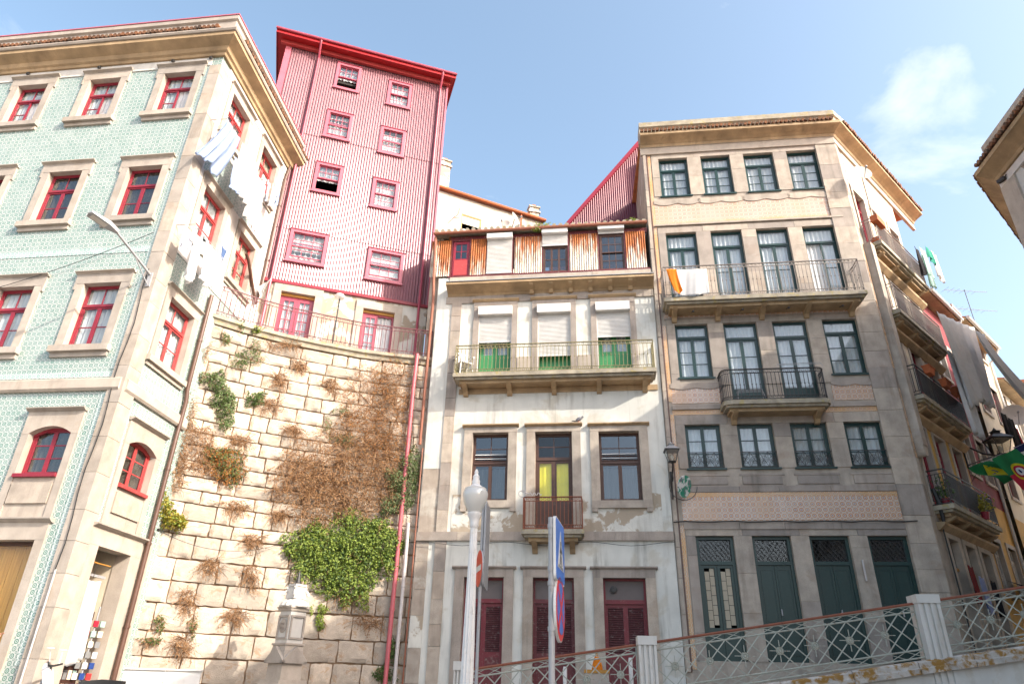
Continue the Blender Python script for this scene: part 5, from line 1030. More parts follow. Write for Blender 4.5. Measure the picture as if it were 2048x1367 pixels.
CF.part('downpipe', MB().tube([(cu(868, 640), -.06, zST + 2.5), (cu(868, 640), -.06, 1.0)], .022, 6), 'pipe_copper', True)
# roof weeds
rw = random.Random(3)
for i, px in enumerate((1088, 1265, 1072)):
    p = CF.world(cu(px, 452, -.1), -.15, zg0 + .09); t = empty('roof_weed', tuple(p), 0, label=['bright green weed growing on the rusty gutter by the small chimney', 'tiny green weed on the gutter beside the maroon metal gable', 'short weed hanging under the rusty gutter'][i], cat='weed', group='weeds on the rusty gutter'); mb = MB()
    for k in range(120): leaf(mb, Vector((rw.gauss(0, .12 if i < 1 else .07), rw.gauss(0, .05), abs(rw.gauss(0, .06)) - (.15 if i == 2 else 0))), Vector((0, -.5, .8)), .07, rw, -.4)
    put('foliage', mb, 'leaf_lime', t); put('stem', MB().tube([(0, 0, -.05), (.01, 0, .08)], .006, 4), 'twig', t)

# ------------------------------------------------------------------ white penthouse behind the attic, with a chimney
pl = hit(872, 395, tuple(CF.o + CF.w * 2.2), CF.w); pa = 30
PH = empty('penthouse', (pl.x, pl.y, zAT), 0, label='small white rooftop house with a rusty eave behind the corrugated attic', cat='house'); PH.location.z = 0
PF = Fac(PH, pl.x, pl.y, pa); PW = PF.uz(1083, 447)[0]; PT = (PF.uz(880, 378)[1] + PF.uz(1060, 440)[1]) / 2
ow = PF.rect((922, 424), (963, 441), (921, 475), (961, 478)); ow = (ow[0], ow[1], PT - 1.5, ow[3]); print('PH', PW, PT, ow)
PF.part('wall', wall_holes(MB(), 0, PW, zAT, PT, [ow], .25), 'plaster_roof'); PF.part('side_wall', MB().box(-.01, .15, .26, 3.6, zAT, PT), 'plaster_bare'); PF.part('inner_wall', MB().box(.2, PW, 1.5, 1.55, zAT, PT), 'dark_room'); PF.part('side_wall', MB().box(PW - .15, PW, .26, 3, zAT, PT), 'plaster_worn')
wn_ = PF.part('window', MB().box(ow[0], ow[0] + .05, .02, .09, ow[2], ow[3]).box(ow[1] - .05, ow[1], .02, .09, ow[2], ow[3]).box(ow[0] + .05, ow[1] - .05, .02, .09, ow[3] - .05, ow[3]), 'wood_gold'); put('blind', MB().box(ow[0] + .05, ow[1] - .05, .05, .07, ow[3] - .42, ow[3] - .05), 'cream_paint', wn_)
PF.part('eave', MB().box(-.12, PW + .1, -.14, 3.4, PT, PT + .07), 'iron_rust'); PF.part('gutter', MB().tube([(-.14, -.16, PT + .06), (PW + .12, -.16, PT + .04)], .06, 8), 'terracotta'); PF.part('downpipe', MB().tube([(PW - 1.0, -.1, PT), (PW - 1.0, -.1, PT - .9)], .04, 8), 'terracotta')
PF.part('bracket_iron', MB().tube([(.55, -.05, PT - 1.5), (.75, -.12, PT - 1.2), (.95, -.05, PT - .95), (1.0, -.05, PT - .6)], .012, 5).tube([(.75, -.12, PT - 1.2), (.95, -.3, PT - 1.3)], .012, 5), 'iron_rust')
def chimney(name, label, base, w_, h, mat, rz, pots=True):
    t = empty(name, tuple(base), RAD(rz), label=label, cat='chimney'); put('stack', MB().box(-w_ / 2, w_ / 2, -w_ * .35, w_ * .35, 0, h), mat, t); put('cap', MB().box(-w_ / 2 - .06, w_ / 2 + .06, -w_ * .35 - .06, w_ * .35 + .06, h - .28, h - .2).box(-w_ / 2 - .05, w_ / 2 + .05, -w_ * .35 - .05, w_ * .35 + .05, h, h + .06), mat, t)
    put('flue', MB().box(-.08, .08, -.08, .08, h + .06, h + .2), 'terracotta', t)
b1_ = PF.world(PF.uz(893, 372)[0], .5, PT - .1); tp = on_y(900, 322, b1_.y)
chimney('chimney', 'tall plastered chimney standing on the white penthouse', b1_, .42, max(.8, tp.z - b1_.z - .1), 'plaster_worn', 30)
b2_ = PF.world(PF.uz(1088, 447)[0], 1.0, PT - .6); tp = on_y(1087, 418, b2_.y); chimney('chimney', 'short stepped chimney at the low end of the penthouse roof', b2_, .42, max(.6, tp.z - b2_.z), 'plaster_worn', 20)
def dish(name, label, c, r, aim, arm_to, grp='satellite dishes'):
    c = Vector(c); aim = Vector(aim).normalized(); t = empty(name, tuple(c), 0, label=label, cat='satellite dish', group=grp); q = aim.to_track_quat('Z', 'Y').to_matrix().to_4x4()
    put('reflector', MB().lathe([(.01, -.001), (r * .5, r * .06), (r * .85, r * .18), (r, r * .26), (r + .012, r * .255), (r * .85, r * .155), (r * .5, r * .035), (.01, -.025)], 22), 'dish', t, True, M=q)
    put('feed_arm', MB().tube([(0, -r * .9, r * .2), (0, -.1, r * .95)], .014, 6).lathe([(.03, 0), (.045, .05), (.03, .1)], 8, (0, -.08, r * .92)), 'zinc', t, M=q); put('mount', MB().tube([(0, 0, 0), tuple(Vector(arm_to) - c)], .022, 6), 'zinc', t)
p = PF.world(PF.uz(998, 448)[0], -.5, PF.uz(998, 448, -.5)[1]); dish('satellite_dish', 'pale satellite dish on the penthouse wall seen from the front', p, .27, (-.2, -1, .35), PF.world(PF.uz(998, 448)[0] + .1, .0, p.z - .25))
p = PF.world(PF.uz(1018, 436)[0], -.55, PF.uz(1018, 436, -.5)[1]); dish('satellite_dish', 'pale satellite dish on the penthouse wall seen edge-on', p, .26, (1, -.45, .3), PF.world(PF.uz(1018, 436)[0] + .1, .0, p.z - .25))

# ------------------------------------------------------------------ maroon metal gable rising to the neighbour
gw = 3.4; GP = empty('metal_gable', tuple(CF.world(CF.uz(1130, 452, gw)[0], gw, 0)), 0, label='sloping maroon corrugated metal gable against the granite house', cat='gable wall'); GF = Fac(GP, *(CF.o + CF.w * gw)[:2], CAng)
ga, gb = GF.uz(1128, 453), GF.uz(1276, 284); gr = GF.uz(1293, 320)
slope = (gb[1] - ga[1]) / (gb[0] - ga[0]); zlow = zAT
GF.part('metal_sheet', corrugated(ga[0] - .6, gb[0] + .1, zlow, 99, [], per=.085, amp=.008, top_fn=lambda u: ga[1] + (u - ga[0]) * slope), 'sheet_maroon', True)
GF.part('verge', MB().prism([(ga[0] - .7, ga[1] - .7 * slope - .22), (gb[0] + .05, gb[1] - .17), (gb[0] + .05, gb[1] + .07), (ga[0] - .7, ga[1] - .7 * slope + .02)], -.09, .35), 'flashing_red')
GF.part('roof', MB().add([(ga[0] - .7, .36, ga[1] - .7 * slope), (gb[0] + .05, .36, gb[1]), (gb[0] + .05, 3, gb[1]), (ga[0] - .7, 3, ga[1] - .7 * slope)], [(0, 1, 2, 3)]), 'sheet_maroon')
GF.part('corner_flashing', MB().box(gb[0] + .06, gr[0] + .25, -.3, .5, zlow, gr[1]), 'flashing_red')
# ------------------------------------------------------------------ small things on the white house
def chair():
    t = empty('plastic_chair', tuple(CF.world(cu(927, 735, -.3), -.28, zcb)), RAD(35), label='white plastic chair on the long balcony of the plaster house', cat='chair')
    put('seat', MB().box(-.2, .2, -.2, .2, .4, .43), 'paint_white', t)
    mb = MB()
    for i in range(5): mb.box(-.19 + i * .085, -.14 + i * .085, .19, .215, .432, .8)
    put('backrest', mb.box(-.21, .21, .185, .22, .801, .86), 'paint_white', t)
    for sx in (-1, 1):
        for sy in (-1, 1): put('leg', MB().tube([(sx * .18, sy * .18, .4), (sx * .22, sy * .22, 0)], .02, 6), 'paint_white', t)
        put('armrest', MB().box(sx * .23 - .02, sx * .23 + .02, -.2, .2, .62, .645).tube([(sx * .23, -.18, .4), (sx * .23, -.18, .62)], .015, 5), 'paint_white', t)
chair()
pg = CF.world(cu(1157, 835, -.1), -.09, f1[1][3] + .232); t = empty('pigeon', tuple(pg), RAD(20), label='grey pigeon perched on the stone hood above the yellow blind', cat='pigeon')
put('body', MB().lathe([(.005, -.12), (.035, -.07), (.055, 0), (.05, .05), (.03, .09), (.028, .105), (.03, .12), (.018, .14), (.004, .145)], 12), 'pigeon_grey', t, True, M=Matrix.Translation((0, 0, .1)) @ Matrix.Rotation(RAD(58), 4, 'Y'))
put('head', MB().lathe([(.004, -.03), (.026, -.01), (.026, .01), (.004, .03)], 10), 'pigeon_grey', t, True, M=Matrix.Translation((.12, 0, .19))); put('beak', MB().lathe([(.008, 0), (.001, .03)], 6), 'iron_dark', t, M=Matrix.Translation((.14, 0, .185)) @ Matrix.Rotation(RAD(95), 4, 'Y'))
put('tail', MB().box(-.2, -.08, -.03, .03, .045, .055), 'pigeon_grey', t, M=Matrix.Rotation(RAD(-8), 4, 'Y')); put('leg', MB().tube([(.01, .02, 0), (0, .02, .06)], .004, 4), 'paint_signred', t); put('leg', MB().tube([(.01, -.02, 0), (0, -.02, .06)], .004, 4), 'paint_signred', t)
# ------------------------------------------------------------------ granite and tile corner house
UDL = UCR + .012; UDR = 0.0
D = empty('granite_house', tuple(FR.world(UDL, 0, 0)), 0, label='granite corner house with orange tile panels and dark green windows', cat='house')
DF = Fac(D, *CO, CAng); DS = Fac(D, *CO, 47)
def dz_(px, py, w=0): return DF.uz(px, py, w)[1]
def du(px, py, w=0): return DF.uz(px, py, w)[0]
q4 = lambda x, y: (1240 + x / 3.255, 220 + y / 3.255); q5 = lambda x, y: (1300 + x / 3.255, 600 + y / 3.255); q6 = lambda x, y: (1300 + x / 2.738, 960 + y / 2.738)
R1 = [[(255, 320), (445, 310), (272, 565), (475, 553)], [(530, 303), (720, 295), (555, 548), (760, 538)], [(808, 288), (1003, 278), (838, 535), (1050, 523)], [(1088, 270), (1285, 260), (1130, 518), (1343, 508)]]
R3 = [[(160, 162), (372, 155), (190, 505), (412, 500)], [(472, 150), (693, 145)], [(792, 138), (1018, 130)], [(1115, 128), (1342, 122), (1183, 485), (1423, 480)]]
R4 = [[(220, 808), (447, 805), (243, 1095), (485, 1090)], [(557, 805), (790, 800), (588, 1092), (838, 1090)], [(898, 800), (1138, 795), (940, 1090), (1193, 1088)], [(1248, 792), (1490, 787), (1300, 1088), (1562, 1085)]]
R2 = [[(300, 803), (498, 795)], [(593, 790), (793, 780)], [(888, 772), (1095, 765)], [(1190, 758), (1397, 750)]]
RG = [[(240, 307), (440, 303)], [(545, 305), (752, 302)], [(857, 303), (1068, 300)], [(1175, 303), (1390, 300)]]
cols = []
for i in range(4):
    us = [[DF.uz(*f(*p))[0] for p in r[i]] for r, f in ((R1, q4), (R2, q4), (R3, q5), (R4, q5), (RG, q6))]
    l = sum(u[0] for u in us) / 5; r_ = sum(u[1] for u in us) / 5; cols.append((l, r_))
def rowz(R, f):
    t = [DF.uz(*f(*p))[1] for r in R for p in r[:2]]; b = [DF.uz(*f(*p))[1] for r in R for p in r[2:]]; return (sum(b) / len(b) if b else None, sum(t) / len(t))
z1_, z2_, z3_, z4_, zg_ = rowz(R1, q4), rowz(R2, q4), rowz(R3, q5), rowz(R4, q5), rowz(RG, q6)
zb2 = dz_(1500, 591, -.6); zb3 = dz_(1553, 799, -.55)
z2_ = (zb2 + .02, z2_[1]); z3f = (zb3 + .02, z3_[1]); zg_ = (2.45, zg_[1])
print('D cols', cols, z1_, z2_, z3_, z4_, zg_, zb2, zb3, UDL)
holes = [(*c, *z1_) for c in cols] + [(*c, *z2_) for c in cols] + [(*cols[0], *z3_), (*cols[1], *z3f), (*cols[2], *z3f), (*cols[3], *z3_)] + [(*c, *z4_) for c in cols] + [(*c, *zg_) for c in cols]
DT = dz_(1470, 288)      # wall head under the cornice
DF.part('wall', wall_holes(MB(), UDL, UDR, 0, DT + .6, holes, .3), 'granite')
DF.part('side_wall', MB().add([(UDL, 0, 0), (UDL, 8, 0), (UDL, 8, DT + .5), (UDL, 0, DT + .5)], [(0, 1, 2, 3)]), 'plaster_bare')
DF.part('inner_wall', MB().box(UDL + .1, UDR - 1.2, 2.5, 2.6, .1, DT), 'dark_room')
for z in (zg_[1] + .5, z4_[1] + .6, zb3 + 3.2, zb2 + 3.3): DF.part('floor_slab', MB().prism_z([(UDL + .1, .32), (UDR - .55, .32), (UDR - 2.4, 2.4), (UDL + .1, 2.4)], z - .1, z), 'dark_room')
# windows
for i, c in enumerate(cols):
    G_ = 'paint_green_dark'
    wn_ = window(DF, (*c, *z1_), G_, recess=.1, top=.28, tcols=1, rows=3, cur='curtain'); put('sill', MB().box(c[0] - .05, c[1] + .05, -.05, .1, z1_[0] - .045, z1_[0] + .003), G_, wn_)
    op = (0, 75) if i == 3 else None
    window(DF, (*c, *z2_), G_, recess=.1, top=.2, tcols=1, rows=2, bottom=.35, cur='curtain', name='balcony_door', open_leaf=op)
    if i in (1, 2): window(DF, (*c, *z3f), G_, recess=.1, top=.18, tcols=1, rows=3, bottom=.5, cur='curtain', name='balcony_door')
    else: wn_ = window(DF, (*c, *z3_), G_, recess=.1, top=.23, tcols=1, rows=3, cur='curtain'); put('sill', MB().box(c[0] - .05, c[1] + .05, -.05, .1, z3_[0] - .045, z3_[0] + .003), G_, wn_)
    wn_ = window(DF, (*c, *z4_), G_, recess=.1, top=0, rows=3, cur='curtain', curz=(0, 1), open_leaf=None); put('sill', MB().box(c[0] - .05, c[1] + .05, -.06, .1, z4_[0] - .045, z4_[0] + .003), G_, wn_)
    gr = MB(); gh = (z4_[1] - z4_[0]) * .33; z0 = z4_[0] + .03
    gr.box(c[0], c[1], .0, .02, z0 + gh, z0 + gh + .02).box(c[0], c[1], .0, .02, z0, z0 + .02)
    wd = (c[1] - c[0]) / 4
    for k in range(4):
        x = c[0] + wd * (k + .5)
        for rr in (.10, .06, .03): ring_flat(gr, (x, .01, z0 + gh * .5), min(rr, gh * .45), (1, 0, 0), (0, 0, 1), .008, 10, 0 if rr > .09 else k, 6.28 if rr > .09 else k + 5)
        gr.tube([(x - wd / 2, .01, z0), (x - wd / 2, .01, z0 + gh)], .007, 4); gr.tube([(x - wd * .45, .01, z0 + .02), (x + wd * .45, .01, z0 + gh)], .007, 4); gr.tube([(x + wd * .45, .01, z0 + .02), (x - wd * .45, .01, z0 + gh)], .007, 4)
    put('grille', gr, 'iron_dark', wn_)
    pz0, pz1 = dz_(1500, 968), dz_(1500, 952); put('panel', MB().box(c[0] - .03, c[1] + .03, -.035, .01, pz0, pz1), 'granite_grey', wn_); put('panel_frame', MB().box(c[0] - .1, c[1] + .1, -.018, .01, pz0 - .07, pz0 - .02).box(c[0] - .1, c[1] + .1, -.018, .01, pz1 + .02, pz1 + .07), 'granite_grey', wn_)
    # ground floor doors
    zt = zg_[1] - .62; a, b = c; m = (a + b) / 2
    mb = MB().box(a, a + .08, .1, .2, *zg_).box(b - .08, b, .1, .2, *zg_).box(a + .08, b - .08, .1, .2, zg_[1] - .08, zg_[1]).box(a + .08, b - .08, .09, .21, zt - .09, zt)
    dn = DF.part('door', mb, G_)
    put('fanlight', MB().box(a + .08, b - .08, .17, .18, zt, zg_[1] - .08), 'glass_clear', dn)
    lt = MB()
    nl = 7
    for k in range(-4, nl + 1):
        for s in (1, -1):
            x0 = a + .08 + (b - a - .16) * k / nl; hh = zg_[1] - .08 - zt; x1 = x0 + hh * .75
            p0, p1 = (x0, zt), (x1, zt + hh)
            if s < 0: p0, p1 = (a + b - x0, zt), (a + b - x1, zt + hh)
            lo, hi = a + .08, b - .08; dx = p1[0] - p0[0]
            t0, t1 = sorted(((lo - p0[0]) / dx, (hi - p0[0]) / dx)); t0, t1 = max(0, t0), min(1, t1)
            if t1 > t0: lt.tube([(p0[0] + dx * t0, .14 + .012 * s, p0[1] + hh * t0), (p0[0] + dx * t1, .14 + .012 * s, p0[1] + hh * t1)], .007, 4)
    put('lattice', lt, 'iron_dark', dn)
    for x0, x1 in ((a + .08, m - .004), (m + .004, b - .08)):
        lf = MB().box(x0, x1, .14, .17, zg_[0], zt - .09)
        if i == 0:
            lf = MB().box(x0, x0 + .07, .13, .18, zg_[0], zt - .09).box(x1 - .07, x1, .13, .18, zg_[0], zt - .09).box(x0 + .07, x1 - .07, .13, .18, zt - .17, zt - .09).box(x0 + .07, x1 - .07, .13, .18, zg_[0], zg_[0] + .75)
            lo = put('leaf', lf, G_, dn)
            for r_ in range(6):
                for cc in range(2):
                    xa = x0 + .072 + (x1 - x0 - .145) * cc / 2; xb = x0 + .072 + (x1 - x0 - .145) * (cc + 1) / 2; zz_ = zg_[0] + .76 + (zt - .18 - zg_[0] - .76) * (r_ + .5 * cc - .25) / 6; ze = min(zz_ + (zt - .18 - zg_[0] - .76) / 6 - .012, zt - .175); zz_ = max(zz_, zg_[0] + .755)
                    put('pane', MB().box(xa + .006, xb - .006, .15, .16, zz_, ze), 'curtain_warm', dn)
        else:
            lf.box(x0 + .05, x0 + .065, .128, .14, zg_[0] + .9, zt - .2).box(x1 - .065, x1 - .05, .128, .14, zg_[0] + .9, zt - .2).box(x0 + .066, x1 - .066, .128, .14, zt - .215, zt - .2).box(x0 + .066, x1 - .066, .128, .14, zg_[0] + .9, zg_[0] + .915).box(x0 + .06, x1 - .06, .12, .139, zg_[0] + .15, zg_[0] + .75)
            put('leaf', lf, G_, dn)
    if i: put('handle', MB().box(m + .015, m + .04, .1, .14, zg_[0] + 1.05, zg_[0] + 1.2), 'zinc', dn)
# granite piers and lintel bands as separate slabs
def slabs(zlo, zhi, seed, n=2):
    r = random.Random(seed); edges = [UTL0] + [x for c in cols for x in c] + [UTR0]
    for k in range(0, len(edges), 2):
        a_, b_ = edges[k], edges[k + 1]
        cuts = [zlo] + sorted(r.uniform(zlo + .3, zhi - .3) for _ in range(n - 1)) + [zhi]
        for z0, z1 in zip(cuts, cuts[1:]): DF.part('pier_stone', MB().box(a_ + .004, b_ - .004, -.02 - r.uniform(0, .008), .02, z0 + .003, z1 - .003), r.choice(['granite', 'granite_grey', 'granite']))
UTL0, UTR0 = du(1352, 900) + .05, du(1795, 900) - .1
for i_, (zl, zh) in enumerate((z1_, (z2_[0], z2_[1]), (z3_[0] - .25, z3_[1]), z4_, zg_)): slabs(zl, zh, 50 + i_, 2 if zh - zl < 2 else 3)
for i_, (zl, zh) in enumerate(((z1_[1], z1_[1] + .3), (z2_[1], z2_[1] + .22), (z3_[1], z3_[1] + .24), (z4_[1], z4_[1] + .28), (zg_[1], zg_[1] + .2))):
    ed = [UTL0] + [(cols[k][1] + cols[k + 1][0]) / 2 for k in range(3)] + [UTR0]
    for k in range(4): DF.part('lintel_stone', MB().box(ed[k] + .003, ed[k + 1] - .003, -.022 - .004 * (k % 2), .02, zl + .003, zh), ['granite', 'granite_grey'][(i_ + k) % 2])
# tile panels and borders
UTL, UTR = du(1352, 900), du(1795, 900)
T = lambda u0, u1, za, zb, m='azulejo_orange', nm='tile_panel', wo=-.012: DF.part(nm, MB().box(u0, u1, wo, .01, za, zb), m)
zp = [dz_(1500, 441), dz_(1500, 398)]
T(UTL, UTR, zp[0], zp[1] + .02); T(UTL, UTR, zp[0] + .005, zp[0] + .1, 'azulejo_orange_border', 'tile_border', -.0135)
# scalloped stone edge over the top panel
for c in cols:
    pts = []; w0 = c[0] - .28; w1 = c[1] + .28
    for k in range(25): t = k / 24; pts.append((w0 + (w1 - w0) * t, zp[1] - .03 - .07 * abs(math.sin(t * math.pi * 2)) * (1 if .08 < t < .92 else 0)))
    DF.part('scalloped_apron', MB().prism(pts + [(w1, zp[1] + .12), (w0, zp[1] + .12)], -.035, .0), 'granite')
DF.part('ledge', MB().box(UTL - .04, UTR + .06, -.07, .01, zp[0] - .075, zp[0] - .02), 'granite')
zs = zb2 - .42; zt3 = dz_(1500, 632)
T(UTL, UTR, zt3, zs + .2, 'azulejo_orange', 'tile_panel'); DF.part('ledge', MB().box(UTL, UTR, -.03, .01, zt3 - .05, zt3 - .006), 'granite_grey')
for u0, u1 in ((UTL, du(1446, 790) - .02), (du(1664, 780), UTR - .06)):
    za, zb = dz_(1400, 806), dz_(1400, 775); T(u0, u1, za, zb + .06); pts = [(u0 + (u1 - u0) * k / 24, zb - .0 - .055 * abs(math.sin(k / 24 * math.pi * 2))) for k in range(25)]
    DF.part('scalloped_apron', MB().prism(pts + [(u1, zb + .14), (u0, zb + .14)], -.035, .0), 'granite_grey')
T(UTL + .02, UTR + .02, dz_(1500, 1040), dz_(1500, 986)); T(UTL + .02, UTR + .02, dz_(1500, 993), dz_(1500, 984), 'azulejo_orange_border', 'tile_border', -.0135)
za, zb = dz_(1500, 824), dz_(1500, 817); T(UTL, UTR, za - .04, zb, 'azulejo_orange_border', 'tile_border')
for (x, ya, yb) in ((UTL - .005, 1340, 1050), (UTL - .005, 980, 826), (UTL - .005, 800, 645), (UTR - .0, 980, 826), (UTR - .0, 800, 645), (UTR + .05, 1300, 1055), (UTR - .05, 580, 300), (UTL, 580, 300)):
    T(x - .075, x + .03, dz_(1500, ya), dz_(1500, yb), 'azulejo_orange_border', 'tile_border', -.013)
# stone courses and corner pilasters in separate blocks
blocks(DF, UDL + .02, UTL - .13, 2.2, DT - .25, -.06, .02, ['granite', 'granite_grey', 'granite'], hh=(.55, .95), seed=21)
DF.part('rain_channel', MB().box(UTL - .125, UTL - .09, -.05, .01, 2.2, DT - .1), 'pipe_brown')
blocks(DF, UTL, UTR, dz_(1500, 817), dz_(1500, 808), -.06, .02, ['granite_grey'], hh=(1.0, 1.6), seed=22, vert=False)
blocks(DF, UTL + .02, UTR, dz_(1500, 983), dz_(1500, 972), -.03, .02, ['granite_grey'], hh=(1.0, 1.6), seed=23, vert=False)
blocks(DF, UTL + .02, UTR, dz_(1500, 1058), dz_(1500, 1045), -.05, .02, ['granite_grey'], hh=(1.0, 1.6), seed=24, vert=False)
z = .5; rr = random.Random(8)
while z < DT - .3:
    h = min(rr.uniform(.45, .8), DT - .3 - z); wd = .62; d = -.06 + rr.uniform(-.008, .008); P = [DF.world(-wd, d, 0), None, DS.world(.16, d, 0), DS.world(.16, .02, 0), DF.world(-.03, .03, 0), DF.world(-wd, .02, 0)]
    n1, n2 = -DF.w, -DS.w; bis = (n1 + n2); P[1] = DF.o + bis * ((-d) / (1 + n1.dot(n2))); r0 = FR.world(UDL, 0, 0)
    put('corner_stone', MB().prism_z([(v.x - r0.x, v.y - r0.y) for v in P], z + .004, z + h - .004), rr.choice(['granite', 'granite', 'granite_grey']), D); z += h
# capital, entablature, cornice, eave tiles and parapet round the corner
r0 = FR.world(UDL, 0, 0); DL = 7.0
dpath = [(v.x - r0.x, v.y - r0.y) for v in (DF.world(UDL - .05, 0, 0), DF.world(0, 0, 0), DS.world(DL, 0, 0))]
put('entablature', MB().sweep(dpath, [(-.02, DT - .3), (.08, DT - .3), (.09, DT - .22), (.06, DT - .21), (.06, DT - .02), (.1, DT), (-.02, DT)]), 'granite_pale', D)
put('cornice', MB().sweep(dpath, [(-.02, DT + .001), (.1, DT + .001), (.13, DT + .08), (.22, DT + .14), (.42, DT + .24), (.46, DT + .26), (.46, DT + .36), (-.02, DT + .38)]), 'granite_ochre', D)
eave_tiles(D, dpath, .52, DT + .43); put('parapet', MB().sweep(dpath[:2] + [(dpath[1][0] + .6, dpath[1][1] + .55)], [(-.4, DT + .38), (.24, DT + .42), (.24, DT + .74), (.3, DT + .78), (.3, DT + .98), (-.4, DT + 1.0)]), 'granite_moss', D)
put('roof', MB().prism_z(dpath + [(dpath[2][0] - 4, dpath[2][1] + 3), (dpath[0][0], dpath[0][1] + 7)], DT + .39, DT + .45), 'roof_tile', D)
# balconies
balcony(DF, du(1328, 600, -.62), du(1731, 575, -.62), zb2, .68, 'granite_moss', rail_h=dz_(1500, 528, -.6) - zb2, rail='iron_grey', spacing=.11, brackets=5)
balcony(DF, du(1446, 800, -.55), du(1662, 792, -.55), zb3, .62, 'granite_moss', rail_h=dz_(1553, 737, -.55) - zb3, rail='iron_dark', spacing=.105, round_=.2, brackets=2)
for i, x in enumerate((1382, 1480, 1572, 1680)): p = (du(x, 612, -.3), zs + .12); DF.part('drip_spout', MB().tube([(p[0], 0, p[1] + .1), (p[0] + .03, -.42, p[1] - .05)], .014, 5).lathe([(.03, 0), (.035, .04)], 6, (p[0] + .03, -.43, p[1] - .08)), 'iron_dark')
# cable along the front
DF.part('cable', MB().tube([(UDL + (0 - UDL) * k / 20, -.09 - .01 * (k % 2), dz_(1500, 1044) + .012 * math.sin(k * 1.7)) for k in range(20)], .016, 5), 'cable')
CF.part('cable', MB().tube([(cu(845, 1078) + (UCR - cu(845, 1078)) * k / 24, -.1, zST - .16 - .1 * math.sin(k / 24 * 9.4) ** 2) for k in range(25)], .008, 4), 'cable')
DF.part('meter_arm', MB().tube([(du(1722, 1120), -.1, dz_(1722, 1120)), (du(1722, 1120), -.1, dz_(1722, 1120) - .5)], .025, 6), 'pipe_grey')

# ---- street side of the granite house
def sz(px, py, w=0): return DS.uz(px, py, w)
lv = [((1738, 440), (1866, 594)), ((1786, 592), (1902, 716)), ((1828, 765), (1947, 866)), ((1868, 985), (2002, 1054))]
OUT = .5
LV = []
for a, b in lv: p, q = sz(*a, -OUT), sz(*b, -OUT); LV.append((p[0], q[0], (p[1] + q[1]) / 2)); print('side balcony', p, q)
su0 = .5; su1 = sum(l[1] for l in LV[1:]) / 3
DL2 = su1 + .35
sh_ = []
wins = []
for u0, u1, zz_ in LV:
    for k in range(3): c = su0 + .6 + k * (su1 - su0 - 1.1) / 2.0; r_ = (c - .42, c + .42, zz_ + .03, zz_ + 2.35); wins.append(r_)
gdo = [(su0 + .5 + k * 1.3, su0 + 1.25 + k * 1.3, 1.5, LV[3][2] - .75) for k in range(3)]
DS.part('wall', wall_holes(MB(), 0, DL2, 0, DT + .4, wins + gdo, .3), 'granite'); DS.part('end_wall', MB().add([(DL2, 0, 0), (DL2, 6, 0), (DL2, 6, DT + .4), (DL2, 0, DT + .4)], [(0, 1, 2, 3)]), 'plaster_worn')
DS.part('plaster_field', wall_holes(MB(), su0 + .05, DL2 - .05, LV[2][2] - .2, DT - .32, [(r_[0] - .14, r_[1] + .14, r_[2] - .5, r_[3] + .16) for r_ in wins], .015, -.012), 'plaster_cream')
DS.part('plaster_field', wall_holes(MB(), su0 + .05, DL2 - .05, LV[3][2] - .4, LV[2][2] - .22, [(r_[0] - .14, r_[1] + .14, r_[2] - .5, r_[3] + .16) for r_ in wins], .015, -.012), 'plaster_yellow')
DS.part('inner_wall', MB().box(1.0, DL2 - .1, 2, 2.1, .1, DT), 'dark_room')
for r_ in wins:
    wn_ = window(DS, r_, 'paint_red', recess=.12, top=.22, tcols=1, rows=2, bottom=.4, cur='curtain', name='balcony_door', split_panes=False)
    for x0, x1 in ((r_[0] - .14, r_[0] + .004), (r_[1] - .004, r_[1] + .14)): put('jamb', MB().box(x0, x1, -.04, .15, r_[2], r_[3]), 'granite_pale', wn_)
    put('lintel', MB().box(r_[0] - .14, r_[1] + .14, -.045, .15, r_[3] - .004, r_[3] + .16), 'granite_pale', wn_)
for i, (u0, u1, zz_) in enumerate(LV):
    balcony(DS, su0 + .05, su1, zz_, OUT, 'granite_moss', rail_h=.92, rail=['iron_grey', 'iron_grey', 'iron_dark', 'iron_dark'][i], spacing=.085, bulge=False, rings=False, brackets=4, name='street_balcony')
    DS.part('moulding', MB().sweep([(su0, 0), (DL2, 0)], [(-.02, zz_ - .62), (.06, zz_ - .62), (.2, zz_ - .5), (.22, zz_ - .44), (-.02, zz_ - .42)]), 'granite_ochre')
for r_ in gdo:
    dn = DS.part('street_opening', MB().box(r_[0] - .2, r_[0] + .004, -.05, .3, r_[2], r_[3]).box(r_[1] - .004, r_[1] + .2, -.05, .3, r_[2], r_[3]).box(r_[0] - .2, r_[1] + .2, -.055, .3, r_[3] - .004, r_[3] + .25), 'granite'); put('frame', MB().box(r_[0] + .004, r_[0] + .07, .1, .18, r_[2], r_[3] - .004).box(r_[0] + .07, r_[1] - .01, .1, .18, r_[3] - .75, r_[3] - .68), 'amber', dn); put('fanlight', MB().box(r_[0] + .07, r_[1] - .01, .13, .14, r_[3] - .68, r_[3] - .01), 'glass_dark', dn)
